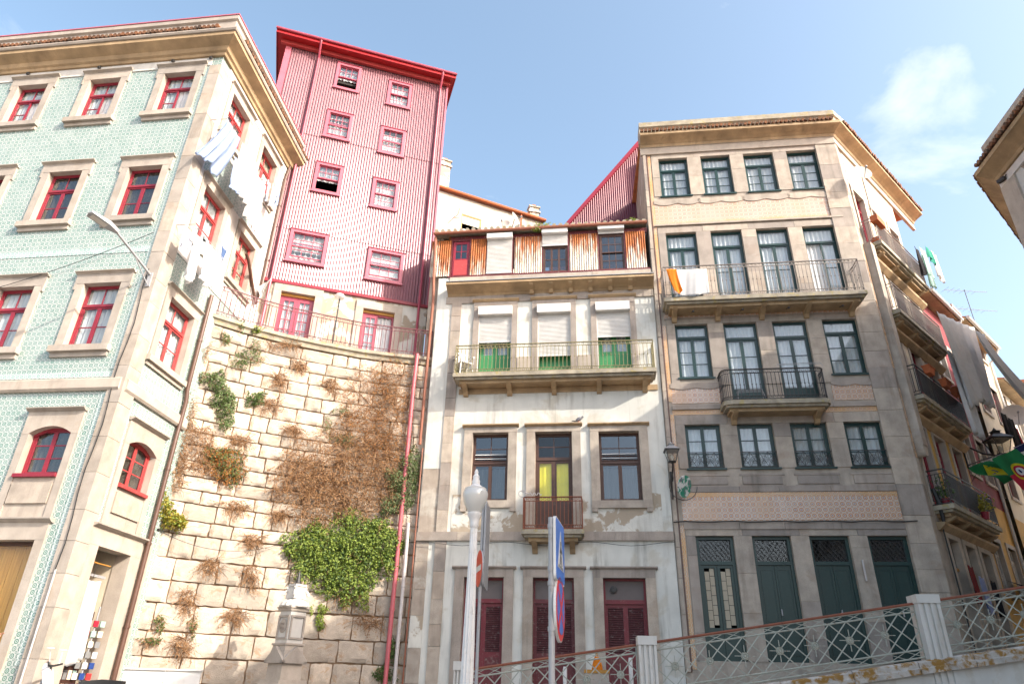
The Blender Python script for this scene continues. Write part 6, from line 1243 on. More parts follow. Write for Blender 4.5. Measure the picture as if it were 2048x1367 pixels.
# corbelled flue shaft near the corner
fu = sz(1790, 650, -.3)[0]; zf0 = sz(1838, 880, -.3)[1]; zf1 = LV[0][2] - .15
DS.part('flue_shaft', MB().box(.18, .5, -.28, .01, zf0, zf1), 'granite'); DS.part('flue_corbel', MB().prism([(.34 - .16 * math.cos(RAD(a)), zf0 - .3 * math.sin(RAD(a))) for a in range(0, 181, 20)], -.26, .0), 'granite')
DS.part('tile_border', MB().box(.06, .16, -.066, .01, zf0 - 1, zf1 + 2), 'azulejo_orange_border')
DS.part('cable_bundle', MB().tube([(.62, -.1, zg_[1] + 1.3), (.64, -.16, zg_[1] + .9), (.66, -.14, zg_[1] + .4)], [.05, .07, .04], 7).tube([(.7, -.1, zg_[1] + .5), (1.2, -.12, zg_[1] + .35), (2.2, -.1, zg_[1] + .3), (4, -.1, zg_[1] + .3)], .02, 5).tube([(.66, -.08, zg_[1] + .4), (.7, -.08, 1.5)], .02, 5), 'cable')
# dish, pots and racks on the street side
p = DS.world(sz(1722, 348, -.55)[0], -.55, sz(1722, 348, -.55)[1]); dish('satellite_dish', 'cream satellite dish at the sunny corner of the granite house', p, .3, (.1, -1, .25), DS.world(sz(1722, 348)[0], 0, p.z - .1))
pot_l = ['terracotta flower box hanging on the dark street balcony nearest the corner', 'second terracotta flower box along the dark street balcony', 'third terracotta flower box along the dark street balcony', 'last terracotta flower box along the dark street balcony']
for i, (x, y) in enumerate(((1850, 720), (1886, 756), (1909, 781), (1927, 800))):
    u, z = sz(x, y, -OUT - .1); t = empty('flower_box', tuple(DS.world(u, -OUT - .12, LV[2][2] + .74)), RAD(47), label=pot_l[i], cat='flower box', group='flower boxes on the dark balcony'); put('box', MB().add([(-.18, -.07, 0), (.18, -.07, 0), (.18, .07, 0), (-.18, .07, 0), (-.23, -.1, .2), (.23, -.1, .2), (.23, .1, .2), (-.23, .1, .2)], [(0, 3, 2, 1), (4, 5, 6, 7), (0, 1, 5, 4), (1, 2, 6, 5), (2, 3, 7, 6), (3, 0, 4, 7)]), 'terracotta', t); put('rim', MB().box(-.245, .245, -.115, .115, .201, .23), 'terracotta', t)
for i, (u, z, lb) in enumerate(((su0 + .25, LV[0][2] + .65, 'orange planter strapped to the end of the top street balcony'), (su0 + .3, LV[0][2] + .02, 'small round terracotta pot on the top street balcony floor'))):
    t = empty('planter', tuple(DS.world(u, -OUT + (.02 if i == 0 else .2), z)), RAD(47), label=lb, cat='planter'); put('pot', MB().lathe([(.09, 0), (.15, .2), (.16, .22), (.14, .22), (.12, .15)], 14) if i else MB().box(-.35, .3, -.12, .1, 0, .22), 'terracotta', t); put('soil', MB().lathe([(.1, 0), (.13, .01)], 12, (0, 0, .19)) if i else MB().box(-.33, .28, -.1, .08, .221, .23), 'mortar', t)
for i, (u, zz_) in enumerate(((su0 + .35, LV[3][2]), (su0 + 2.6, LV[3][2]))):
    t = empty('balcony_plant', tuple(DS.world(u, -OUT + (.25 if i == 0 else -.02), zz_)), 0, label=['leafy plant in a red pot at the corner of the lowest street balcony', 'pale leafy plant poking through the lowest street balcony rail'][i], cat='plant'); rp = random.Random(40 + i); mb = MB()
    for k in range(160): leaf(mb, Vector((rp.gauss(0, .1), rp.gauss(0, .1), .25 + abs(rp.gauss(0, .22)))), Vector((0, -1, .3)), .09, rp, -.1)
    put('foliage', mb, 'leaf_green' if i == 0 else 'leaf_gold', t); put('pot', MB().lathe([(.08, 0), (.12, .2), (.13, .2)], 12), 'paint_red', t)

# ------------------------------------------------------------------ houses further up the street
def street_house(name, label, u0, u1, ztop, wall, wmat, rows_, w=0.0, eave='roof_tile', split_low=None, cols_=2, wh=1.5, gut='paint_white', lowmat=None, zbase=0):
    t = empty(name, tuple(DS.world(u0, w, 0)), 0, label=label, cat='house', group='houses up the alley'); f = Fac(t, *(DS.o + DS.w * w)[:2], 47)
    hs = [(u0 + (u1 - u0) * (k + .5) / cols_ - .42, u0 + (u1 - u0) * (k + .5) / cols_ + .42, z, z + wh) for z in rows_ for k in range(cols_)]
    zs_ = split_low if split_low else 0
    if split_low: f.part('lower_wall', wall_holes(MB(), u0, u1, 0, split_low, [h for h in hs if h[2] < split_low], .25), lowmat)
    f.part('wall', wall_holes(MB(), u0, u1, zs_, ztop, [h for h in hs if h[2] >= zs_], .25), wall); f.part('inner_wall', MB().box(u0 + .05, u1 - .05, 1.5, 1.6, 0, ztop), 'dark_room'); f.part('side_wall', MB().box(u0 + .001, u0 + .02, .26, 4, 0, ztop), lowmat or wall); f.part('end_wall', MB().box(u1 - .02, u1 - .001, .26, 4, 0, ztop), wall)
    for h in hs:
        wn_ = window(f, h, wmat, recess=.1, top=.25, tcols=1, rows=2, cur='curtain', split_panes=False, glass='glass_dark')
        put('surround', MB().box(h[0] - .1, h[0] + .003, -.03, .12, h[2], h[3]).box(h[1] - .003, h[1] + .1, -.03, .12, h[2], h[3]).box(h[0] - .1, h[1] + .1, -.035, .12, h[3], h[3] + .13).box(h[0] - .12, h[1] + .12, -.06, .12, h[2] - .1, h[2] - .001), 'granite_pale', wn_)
    f.part('eave', MB().box(u0 - .02, u1 + .02, -.42, 3, ztop, ztop + .1), 'granite_ochre'); f.part('roof', MB().add([(u0, -.5, ztop + .12), (u1, -.5, ztop + .12), (u1, 3, ztop + 1.2), (u0, 3, ztop + 1.2), (u0, 3, ztop + .11), (u1, 3, ztop + .11)], [(0, 1, 2, 3), (0, 4, 5, 1), (0, 3, 4), (1, 5, 2)]), eave); f.part('gutter', MB().tube([(u0, -.5, ztop + .08), (u1, -.5, ztop + .08)], .07, 8), gut); f.part('downpipe', MB().tube([(u1 - .15, -.5, ztop + .05), (u1 - .15, -.3, ztop - .3), (u1 - .15, -.07, ztop - .5), (u1 - .15, -.07, .5)], .05, 8), gut)
    return f
e1 = sz(1884, 596, -.5); e2 = sz(1932, 648, -.5); e3 = sz(2008, 722, -.5); print('eaves', e1, e2, e3)
SU = [DL2 + .05, DL2 + 3.2, DL2 + 7.0, DL2 + 12.5]
H1 = (e1[1] + e2[1]) / 2; H2 = e3[1]
f1_ = street_house('red_house', 'narrow dark red house next to the granite corner house', SU[0], SU[1], H1, 'plaster_red', 'paint_white', (4.6, 8.2, 11.6), w=.05, split_low=7.4, lowmat='plaster_yellow', cols_=2, eave='terracotta')
f2_ = street_house('cream_house', 'cream house with orange window trim up the alley', SU[1] + .02, SU[2], H2 + .1, 'plaster_cream', 'paint_red', (4.2, 8.0, 11.2, 14.0), w=-.15, split_low=7.2, lowmat='plaster_yellow')
f3_ = street_house('far_house', 'far pale house beyond the cream one with tiled roof', SU[2] + .02, SU[3], H2 - 1.2, 'plaster_white', 'paint_white', (5, 8.4, 11.6), w=-.05, cols_=3)
# gabled end house closing the alley
pe = hit(2022, 800, (30, 42, 0), Vector((-.6, -.8, 0)).normalized()); te = empty('end_house', (pe.x, pe.y, 0), RAD(-20), label='ochre house with a bracketed roof at the far end of the alley', cat='house')
zt = on_y(2015, 772, pe.y).z; put('wall', MB().box(-2, 3.2, 0, 4, 0, zt - .5), 'plaster_cream', te); put('roof', MB().box(-2.6, 3.8, -.9, 4.6, zt - .25, zt), 'roof_tile', te); put('eave', MB().sweep([(-2.4, 0), (3.5, 0)], [(-.02, zt - .9), (.1, zt - .9), (.7, zt - .3), (.7, zt - .251), (-.02, zt - .251)]), 'granite_ochre', te); put('window', MB().box(-.6, .5, -.05, .02, zt - 2.6, zt - 1.0), 'glass_dark', te); put('downpipe', MB().tube([(2.2, -.6, zt - .3), (2.0, -.1, zt - 1.2), (2.0, -.1, 1)], .07, 8), 'paint_white', te)
aw0, aw1 = SU[0] + .5, SU[0] + 3.4; t = empty('shop_awning', tuple(DS.world(aw0, -.0, 4.6)), RAD(47), label='black scalloped awning over the shaded shop beyond the granite house', cat='awning')
put('canopy', MB().grid(24, 4, lambda a, b: ((aw1 - aw0) * a, -1.0 * b, .35 - .45 * b + .03 * math.sin(a * 40) * b)), 'cloth_black', t, True)
put('valance', MB().grid(48, 2, lambda a, b: ((aw1 - aw0) * a, -1.0, -.1 - b * (.2 + .08 * abs(math.sin(a * 28))))), 'cloth_black', t); put('arm', MB().tube([(.05, 0, -.2), (.05, -1.0, -.1)], .015, 5).tube([(aw1 - aw0 - .05, 0, -.2), (aw1 - aw0 - .05, -1.0, -.1)], .015, 5), 'iron_dark', t)
# television aerial
ar = DS.world(SU[1] - .4, .6, H1 + .3); at_ = sz(1955, 655, .6)
ab = DS.world(sz(1955, 660, .3)[0], .3, sz(1955, 662, .3)[1]); t = empty('tv_aerial', tuple(ab), RAD(15), label='thin television aerial on the red house roof against the sky', cat='aerial')
zt1, zt2 = sz(1946, 598, .3)[1] - ab.z, sz(1951, 627, .3)[1] - ab.z
put('mast', MB().tube([(0, 0, -.6), (0, 0, zt1)], .018, 6), 'iron_dark', t)
for zz_, L_, nm in ((zt1, 1.0, 6), (zt2, 1.2, 7)):
    mb = MB().tube([(-L_ * .9, .2, zz_), (L_, -.2, zz_ - .12)], .012, 5)
    for k in range(nm): x = -L_ * .85 + k * L_ * 1.8 / nm; l_ = .28 - .02 * k; mb.tube([(x, .2 - l_, zz_ + .02), (x, .15 + l_, zz_ + .02)], .006, 4)
    put('antenna_boom', mb, 'zinc', t)
# washing over the alley
def shang(name, label, p0, p1, wv, drop, mat, **kw):
    a, b = sz(*p0, -wv), sz(*p1, -wv); return cloth(name, label, 'laundry', DS.world(a[0], -wv, a[1]), DS.world(b[0], -wv, b[1]), drop, mat, group='washing over the alley', **kw)
shang('sheet', 'large white sheet hanging in front of the red house', (1872, 622), (1948, 655), 1.15, 2.9, 'cloth_white', folds=5, amp=.09, taper=.55, ragged=.15)
shang('sheet', 'long white sheet blown outward over the alley', (1947, 655), (1966, 668), 1.5, 2.4, 'cloth_white', folds=2, amp=.1, taper=1.6, sway=(1.3, .3, -.2), ragged=.1)
shang('cloth', 'white table cloth on the lower line by the red house', (1895, 700), (1925, 720), 1.0, 2.6, 'cloth_white', folds=3, amp=.07, taper=.6)
for i, (a, b, dr_, m_, lb) in enumerate([((1828, 492), (1837, 500), 1.0, 'cloth_black', 'black trousers on the line under the sunny cornice'), ((1838, 492), (1850, 502), 1.1, 'cloth_mint', 'mint shirt on the line under the sunny cornice'), ((1850, 490), (1864, 505), .5, 'cloth_teal', 'bright teal towel on the line under the sunny cornice'), ((1862, 500), (1872, 512), 1.1, 'cloth_white', 'white shirt at the end of the line under the sunny cornice'), ((1844, 508), (1852, 516), 1.2, 'cloth_mint', 'pale green top pegged beside the teal towel')]):
    shang('garment', lb, a, b, .95, dr_, m_, folds=2, amp=.05)
shang('garment', 'dark bundle of clothes hanging left of the white sheet', (1905, 700), (1922, 716), .8, 1.6, 'cloth_black', folds=3, amp=.08, ragged=.2)
for i, (a, b, dr_, m_, lb) in enumerate([((1998, 820), (2010, 828), .9, 'cloth_black', 'black top on the washing line by the far satellite dish'), ((2012, 830), (2024, 838), 1.0, 'cloth_black', 'second black garment on the washing line by the far dish'), ((2024, 850), (2034, 856), 1.0, 'cloth_red', 'red cloth on the washing line by the far dish')]): shang('garment', lb, a, b, .9, dr_, m_, folds=2, amp=.05)
p = DS.world(sz(2030, 832, -.9)[0], -.9, sz(2030, 832, -.9)[1]); dish('satellite_dish', 'far satellite dish beside black washing up the alley', p, .42, (-.3, -1, .2), DS.world(sz(2030, 832)[0], 0, p.z))
# goods at the street openings
for i, (x, y0, m_, lb) in enumerate(((1940, 1130, 'cloth_check', 'red checked shirt hanging at the shaded street opening'), (1962, 1152, 'cloth_floral', 'blue patterned dress hanging at the shaded street opening'), (1985, 1160, 'cloth_black', 'dark printed shirt beside the blue patterned dress'))):
    a = sz(x, y0, -.25); cloth('garment', lb, 'clothes', DS.world(a[0] - .18, -.25, a[1]), DS.world(a[0] + .22, -.25, a[1]), .85, m_, folds=2, amp=.05, group='clothes for sale in the alley')

# ------------------------------------------------------------------ building across the alley, its cornice corner at the right edge
de = ray(1945, 345); sE = 10.9 / de.x; ec = CAM + de * sE; ov = .5
EX, EY, EZ = ec.x + ov, ec.y - ov * .35, ec.z
E_ = empty('corner_block', (EX, EY, 0), 0, label='pink granite building corner with ochre cornice across the alley', cat='building')
# two faces: one running back towards the camera, one along the alley
EA = Fac(E_, EX, EY, -91); EB = Fac(E_, EX, EY, 47 - 180 + 0)
HE = EZ - .45
ew = EA.uz(2036, 360); zz1 = HE - .55
eh = [(1.15 + 1.9 * k, 2.05 + 1.9 * k, zz1 - 1.75, zz1 - .05) for k in range(8)] + [(1.15 + 1.9 * k, 2.05 + 1.9 * k, zz1 - 5.2, zz1 - 3.2) for k in range(8)]
EA.part('wall', wall_holes(MB(), 0, 17, 0, HE + .4, eh, .25), 'concrete_white')
alley = Vector((math.sin(RAD(43)), math.cos(RAD(43))))
far = Vector((EX, EY)) + alley * 14
put('alley_wall', MB().add([(0, 0, 0), (far.x - EX, far.y - EY, 0), (far.x - EX, far.y - EY, HE + .4), (0, 0, HE + .4)], [(0, 1, 2, 3)]), 'plaster_cream', E_)
for h in eh:
    wn_ = window(EA, h, 'paint_green_dark', recess=.1, top=.28, tcols=1, rows=2, cur='curtain', glass='glass_dark', split_panes=False); surround(EA, wn_, h, 'granite_pale', jw=.18, lh=.2, sill=.12, cap=.05)
EA.part('pilaster', MB().box(-.04, .55, -.06, .02, 0, HE - .25), 'granite_pale'); EA.part('frieze', MB().box(-.04, 17, -.045, .02, HE - .23, HE - .01), 'concrete_pale'); EA.part('inner_wall', MB().box(.5, 17, 1.5, 1.6, 0, HE), 'dark_room')
ep = [(far.x - EX, far.y - EY), (0, 0)] + [(v.x - EX, v.y - EY) for v in (EA.world(17, 0, 0),)]
put('cornice', MB().sweep(ep, [(-.02, HE), (.1, HE), (.13, HE + .08), (.2, HE + .14), (.42, HE + .28), (.47, HE + .3), (.47, HE + .42), (-.02, HE + .44)]), 'granite_ochre', E_)
eave_tiles(E_, ep, .54, HE + .49)
put('parapet', MB().sweep([ep[1], ep[2]], [(-.4, HE + .44), (.12, HE + .5), (.12, HE + .95), (.18, HE + 1.0), (.18, HE + 1.15), (-.4, HE + 1.17)]), 'granite', E_)
bx = EA.world(17, 0, 0); put('roof', MB().prism_z([(0, 0), (far.x - EX, far.y - EY), (far.x - EX + 6, far.y - EY - 4), (bx.x - EX + 9, bx.y - EY), (bx.x - EX, bx.y - EY)], HE + .3, HE + .4), 'roof_tile', E_)
put('end_wall', MB().add([(bx.x - EX, bx.y - EY, 0), (bx.x - EX + 9, bx.y - EY, 0), (bx.x - EX + 9, bx.y - EY, HE + .3), (bx.x - EX, bx.y - EY, HE + .3)], [(0, 1, 2, 3)]), 'plaster_cream', E_)
t = empty('security_camera', tuple(EA.world(.25, -.1, HE - .12)), RAD(200), label='small dark security camera under the ochre cornice across the alley', cat='camera'); put('body', MB().box(-.05, .05, -.16, .04, -.06, .03), 'iron_dark', t); put('bracket', MB().tube([(0, .04, 0), (0, .1, .05)], .015, 5), 'iron_dark', t); put('lens', MB().lathe([(.03, 0), (.03, .02)], 10), 'paint_black', t, M=Matrix.Translation((0, -.16, -.015)) @ Matrix.Rotation(RAD(90), 4, 'X'))
# ------------------------------------------------------------------ ramp, parapet wall and iron fence
FY = 13.0
rz_ = lambda x: 2.254 + .154 * x            # top rail height along the ramp
cz_ = lambda x: rz_(x) - .86                # coping top
fence_root = empty('ramp_fence', (1.3, FY, 0), 0, label='wrought iron lattice fence with rosettes on a mossy ramp wall', cat='fence')
def fx(p): return (p[0] - 1.3, p[1] - FY, p[2])
X0, X1 = -2.6, 11.0
rv = [(X0, FY + .16), (X1, FY + .16), (X1, 17.9), (X0, 18.4)]
tag(put('ramp', MB().add([(x, y, max(.3, cz_(x) - .12)) for x, y in rv] + [(x, y, -.2) for x, y in rv], [(0, 1, 2, 3), (7, 6, 5, 4), (0, 4, 5, 1), (1, 5, 6, 2), (2, 6, 7, 3), (3, 7, 4, 0)]), 'cobble'), kind='structure')
put('parapet_wall', MB().add([fx((x, y, z)) for x, z in ((X0, 0), (X1, 0), (X1, cz_(X1) - .2), (X0, cz_(X0) - .2)) for y in (FY - .14, FY + .15)], [(0, 2, 4, 6), (1, 7, 5, 3), (4, 5, 7, 6), (0, 1, 3, 2), (2, 3, 5, 4), (0, 6, 7, 1)]), 'concrete_white', fence_root)
x = X0; rf = random.Random(6)
while x < X1 - .05:
    L = min(rf.uniform(.8, 1.3), X1 - x); a, b = x + .006, x + L - .006; j = rf.uniform(-.01, .012); pr = [(-.24, -.2), (.22, -.2), (.22, -.12), (.17, -.1), (.17, -.02), (.13, 0), (-.15, 0), (-.2, -.03), (-.2, -.1), (-.24, -.12)]
    n = len(pr); put('coping_stone', MB().add([fx((xx, FY + y, cz_(xx) + z + j)) for xx in (a, b) for y, z in pr], [tuple(range(n)), tuple(range(2 * n - 1, n - 1, -1))] + [((i + 1) % n, i, i + n, (i + 1) % n + n) for i in range(n)]), 'coping', fence_root); x += L
def fpost(px, wdt, ztop):
    mb = MB(); n = 3; fl = wdt / (2 * n + 1); y0 = -.17; zb = cz_(px) - 2.2
    prof = [(-wdt / 2, y0)]
    for i in range(n): a = -wdt / 2 + fl * (2 * i + 1); prof += [(a, y0), (a + fl * .2, y0 + .035), (a + fl * .8, y0 + .035), (a + fl, y0)]
    prof += [(wdt / 2, y0), (wdt / 2, .17), (-wdt / 2, .17)]
    mb.prism_z([(px - 1.3 + a, b) for a, b in prof], zb, ztop - .14); mb.box(px - 1.3 - wdt / 2 - .012, px - 1.3 + wdt / 2 + .012, -.185, .185, ztop - .139, ztop)
    put('post', mb, 'concrete_white', fence_root)
for p in ((on_y(1293, 1290, FY).x, .30, on_y(1293, 1272, FY).z), (on_y(1850, 1230, FY).x + .03, .36, on_y(1845, 1190, FY).z), (on_y(922, 1340, FY).x, .2, on_y(922, 1322, FY).z), (10.6, .36, 4.2)): fpost(*p)
posts_x = [-2.5, on_y(922, 1340, FY).x, on_y(1293, 1290, FY).x, on_y(1850, 1230, FY).x + .03, 10.6]
for a, b in zip(posts_x, posts_x[1:]):
    a += .16; b -= .18
    if b - a < .4: continue
    y = 0; P = lambda x, z: fx((x, FY + y, z)); rails = MB()
    for off, r in ((0, .022), (-.11, .014), (-.70, .014), (-.82, .014)): rails.tube([P(a, rz_(a) + off), P(b, rz_(b) + off)], r, 6)
    rails.tube([P(a, rz_(a)), P(a, cz_(a))], .014, 5); rails.tube([P(b, rz_(b)), P(b, cz_(b))], .014, 5)
    put('rail', rails, 'iron_pale', fence_root); put('handrail', MB().tube([P(a, rz_(a) + .012), P(b, rz_(b) + .012)], .026, 6), 'iron_rust', fence_root)
    n = max(2, round((b - a) / .29)); st = (b - a) / n; lat = MB()
    for i in range(-2, n):
        for s in (1, -1):
            # bars two cells long: full height diagonal
            x0, x1 = a + i * st, a + (i + 2) * st
            if s < 0: x0, x1 = x1, x0
            t0, t1 = 0.0, 1.0
            lo, hi = a, b; dx = x1 - x0; q = sorted(((lo - x0) / dx, (hi - x0) / dx)); t0, t1 = max(0, q[0]), min(1, q[1])
            if t1 - t0 > .05:
                f = lambda t: P(x0 + dx * t, rz_(x0 + dx * t) - .70 + .59 * t); put('lattice_bar', MB().tube([f(t0), f(t1)], .012, 4), 'iron_pale', fence_root)
    sm = MB()
    for i in range(n):
        for zo0, zo1 in ((-.11, 0), (-.82, -.70)):
            xa, xb = a + i * st, a + (i + 1) * st; sm.tube([P(xa, rz_(xa) + zo0), P(xb, rz_(xb) + zo1)], .007, 4); sm.tube([P(xa, rz_(xa) + zo1), P(xb, rz_(xb) + zo0)], .007, 4)
    put('band_lattice', sm, 'iron_pale', fence_root, kind='stuff')
    for i in range(1, n, 2):
        xc = a + i * st; zc_ = rz_(xc) - .405; M = Matrix.Translation(fx((xc, FY - .02, zc_))) @ Matrix.Rotation(RAD(90), 4, 'X')
        mb = MB().lathe([(.005, .03), (.018, .03), (.02, .015), (.032, .012), (.036, .028), (.048, .028), (.052, .012), (.062, .012), (.066, .022), (.066, 0), (.005, 0)], 16)
        for k in range(4): an = k * math.pi / 2; mb.tube([(.07 * math.cos(an), .07 * math.sin(an), .01), (.17 * math.cos(an), .17 * math.sin(an), .01)], .008, 4)
        put('rosette', mb, 'iron_pale', fence_root, M=M)
# ------------------------------------------------------------------ old lamp post
lp = on_y(941, 1200, 9.5); g0 = G(0, 9.5)
LPO = empty('lamp_post', (lp.x, 9.5, g0), 0, label='white fluted lamp post with an acorn glass globe', cat='lamp post'); lz = lambda y: on_y(950, y, 9.5).z - g0
sh0 = lz(1055)
fl = []
for r, z in ((.155, 0), (.155, .25), (.125, .3), (.12, .7), (.085, .8), (.078, 1.4), (.048, sh0)): fl.append((r, z))
put('shaft', MB().lathe(fl, 24, flute=.13), 'paint_lamp', LPO); put('base', MB().lathe([(.2, 0), (.2, .12), (.17, .16), (.17, .2)], 16), 'paint_lamp', LPO)
put('capital', MB().lathe([(.05, sh0), (.065, sh0 + .03), (.06, sh0 + .06), (.075, lz(1036)), (.1, lz(1030)), (.1, lz(1025)), (.07, lz(1024))], 16), 'paint_lamp', LPO, True)
z0, z1 = lz(1025), lz(975); h = z1 - z0
gl = MB().lathe([(.075, z0), (.105, z0 + h * .1), (.15, z0 + h * .35), (.177, z0 + h * .62), (.18, z0 + h * .75), (.165, z0 + h * .88), (.13, z0 + h * .97), (.1, z1)], 28, flute=.018); put('globe', gl, 'opal', LPO, True)
put('crown', MB().lathe([(.15, z1 - h * .08), (.155, z1 - h * .04), (.1, z1 + .01), (.055, z1 + .05), (.06, z1 + .09), (.045, z1 + .13), (.05, z1 + .16), (.025, z1 + .2), (.03, z1 + .23), (.012, z1 + .27), (.006, lz(939))], 16), 'paint_lamp', LPO, True)
# ------------------------------------------------------------------ traffic signs
def sign_pole(label, X, Y, ztop, r=.03):
    t = empty('traffic_sign', (X, Y, G(0, Y)), 0, label=label, cat='traffic sign'); put('pole', MB().tube([(0, 0, 0), (0, 0, ztop - G(0, Y))], r, 12), 'zinc', t, True); return t
def rrect(w, h, r=.05, n=4):
    p = []
    for cx, cy, a0 in ((w / 2 - r, -h / 2 + r, -90), (w / 2 - r, h / 2 - r, 0), (-w / 2 + r, h / 2 - r, 90), (-w / 2 + r, -h / 2 + r, 180)):
        for k in range(n + 1): a = RAD(a0 + 90 * k / n); p.append((cx + r * math.cos(a), cy + r * math.sin(a)))
    return p
def disc(r, n=36): return [(r * math.cos(2 * math.pi * k / n), r * math.sin(2 * math.pi * k / n)) for k in range(n)]
sp = on_y(1103, 1200, 6.8); s1 = sign_pole('blue pedestrian crossing sign above a round no stopping sign on a grey pole', sp.x, 6.8, on_y(1103, 1034, 6.8).z)
M1 = Matrix.Rotation(RAD(83), 4, 'Z'); zz = lambda y: on_y(1107, y, 6.8).z - G(0, 6.8)
zc1 = (zz(1032) + zz(1148)) / 2 - .02; T1 = M1 @ Matrix.Translation((.26, -.05, zc1)); hS = .58
put('back_plate', MB().prism(rrect(.6, hS + .02), 0, .025), 'paint_white', s1, M=T1); bp = put('blue_plate', MB().prism(rrect(.575, hS - .005), -.004, -.001), 'paint_blue', s1, M=T1); put('white_triangle', MB().prism([(-.21, -.17), (.21, -.17), (0, .2)], -.007, -.0045), 'paint_white', s1, M=T1)
fig = MB().prism(disc(.026, 12), -.0095, -.0075); fig.v = [(x, y, z + .075) for x, y, z in fig.v]
for q in ([(-.02, .05), (-.03, -.04), (.02, -.04), (.03, .05)], [(-.03, -.041), (-.075, -.13), (-.05, -.135), (.0, -.041)], [(.0, -.0411), (.05, -.135), (.075, -.13), (.02, -.0411)], [(-.021, .04), (-.07, -.01), (-.055, -.025), (-.026, .0)], [(.031, .04), (.075, .0), (.06, -.015), (.027, .01)]): fig.prism(q, -.0095, -.0075)
for k in range(4): fig.prism([(-.17 + .09 * k, -.165), (-.13 + .09 * k, -.165), (-.12 + .08 * k, -.14), (-.15 + .08 * k, -.14)], -.0092, -.0075)
put('pedestrian_symbol', fig, 'paint_black', s1, M=T1)
zc2 = (zz(1152) + zz(1271)) / 2; T2 = M1 @ Matrix.Translation((.24, -.05, zc2)); R_ = .3
put('back_disc', MB().prism(disc(R_), 0, .025), 'paint_white', s1, M=T2); put('red_ring', MB().prism(disc(R_ - .012), -.004, -.001), 'paint_signred', s1, M=T2); put('blue_disc', MB().prism(disc(R_ - .065), -.007, -.0045), 'paint_blue', s1, M=T2)
crs = MB()
for s in (1, -1): c_, l_ = .028, R_ - .06; d_ = Vector((1, s)).normalized(); n_ = Vector((-d_.y, d_.x)); crs.prism([tuple(-d_ * l_ - n_ * c_), tuple(d_ * l_ - n_ * c_), tuple(d_ * l_ + n_ * c_), tuple(-d_ * l_ + n_ * c_)], -.0095 - (.001 if s > 0 else 0), -.0075)
put('red_cross', crs, 'paint_signred', s1, M=T2)
for z in (zc1 + .2, zc1 - .2, zc2 + .2, zc2 - .2): put('clamp', MB().lathe([(.036, -.02), (.036, .02)], 12, (0, 0, z)), 'zinc', s1)
sy = 11.5; p2 = on_y(957, 1250, sy); s2 = sign_pole('red no entry disc and tall plate on a thin pole behind the lamp post', p2.x, sy, on_y(968, 1005, sy).z, .026); zz = lambda y: on_y(962, y, sy).z - G(0, sy)
Mt = Matrix.Rotation(RAD(91), 4, 'Z'); zpl = (zz(1001) + zz(1171)) / 2; hp = zz(1001) - zz(1171)
put('tall_plate', MB().prism(rrect(.7, hp, .06), 0, .03), 'zinc', s2, M=Mt @ Matrix.Translation((.3, -.06, zpl)))
Md = Matrix.Rotation(RAD(-72), 4, 'Z'); Td = Md @ Matrix.Translation((.0, -.032, (zz(1105) + zz(1168)) / 2)); put('back_disc', MB().prism(disc(.29), 0, .02), 'zinc', s2, M=Td); put('red_disc', MB().prism(disc(.285), -.004, -.001), 'paint_signred', s2, M=Td); put('white_bar', MB().prism([(-.2, -.045), (.2, -.045), (.2, .045), (-.2, .045)], -.007, -.0045), 'paint_white', s2, M=Td)
# ------------------------------------------------------------------ wall lantern and painted disc between the two houses
def lantern(name, label, base, s, arm, cat='lantern'):
    t = empty(name, tuple(base), 0, label=label, cat=cat); f4 = lambda z0, z1, a, b: frus(MB(), z0, z1, a, b)
    put('glass', f4(.06 * s, .52 * s, .15 * s, .27 * s), 'glass_lamp', t); fm = MB()
    for sx in (-1, 1):
        for sy_ in (-1, 1): fm.tube([(sx * .15 * s, sy_ * .15 * s, .05 * s), (sx * .27 * s, sy_ * .27 * s, .53 * s)], .014 * s, 4)
    frus(fm, .52 * s, .56 * s, .30 * s); frus(fm, .04 * s, .065 * s, .16 * s); frus(fm, -.02 * s, .039 * s, .05 * s); put('frame', fm, 'iron_dark', t)
    rf_ = MB(); frus(rf_, .561 * s, .74 * s, .33 * s, .12 * s); frus(rf_, .741 * s, .82 * s, .1 * s, .1 * s); frus(rf_, .821 * s, .85 * s, .14 * s, .08 * s); rf_.lathe([(.05 * s, .851 * s), (.06 * s, .88 * s), (.01 * s, .95 * s)], 8); put('roof', rf_, 'zinc' if s < .7 else 'iron_dark', t)
    put('bulb', MB().lathe([(.02, 0), (.06 * s, .1 * s), (.07 * s, .18 * s), (.02 * s, .26 * s)], 10, (0, 0, .1 * s)), 'opal', t, True)
    mb = MB()
    for pts, r in arm: mb.tube([Vector(p) - Vector(base) for p in pts], r, 6)
    put('bracket', mb, 'iron_dark', t); return t
bl = (du(1345, 925, -.55), dz_(1345, 925, -.55)); lb_ = DF.world(bl[0], -.55, bl[1]); wl_ = lambda u, w_, z: DF.world(u, w_, z)
lantern('wall_lantern', 'green grey street lantern on a scroll bracket between the plaster and granite houses', lb_, .62, [([lb_, wl_(bl[0], -.5, bl[1] - .12), wl_(bl[0] - .02, -.2, bl[1] - .35), wl_(bl[0] - .02, 0, bl[1] - .75)], .022), ([wl_(bl[0] - .02, -.06, bl[1] - .1), wl_(bl[0] - .02, -.06, bl[1] - .85)], .03), ([wl_(bl[0], -.06, bl[1] - .3), wl_(bl[0], -.3, bl[1] - .2), wl_(bl[0], -.4, bl[1] - .35), wl_(bl[0], -.28, bl[1] - .42), wl_(bl[0], -.2, bl[1] - .36)], .012)])
c_ = (du(1369, 972, -.4), dz_(1369, 972, -.4)); t = empty('painted_disc', tuple(DF.world(c_[0], -.4, c_[1])), 0, label='tilted round sign splashed with green and grey paint under the wall lantern', cat='sign')
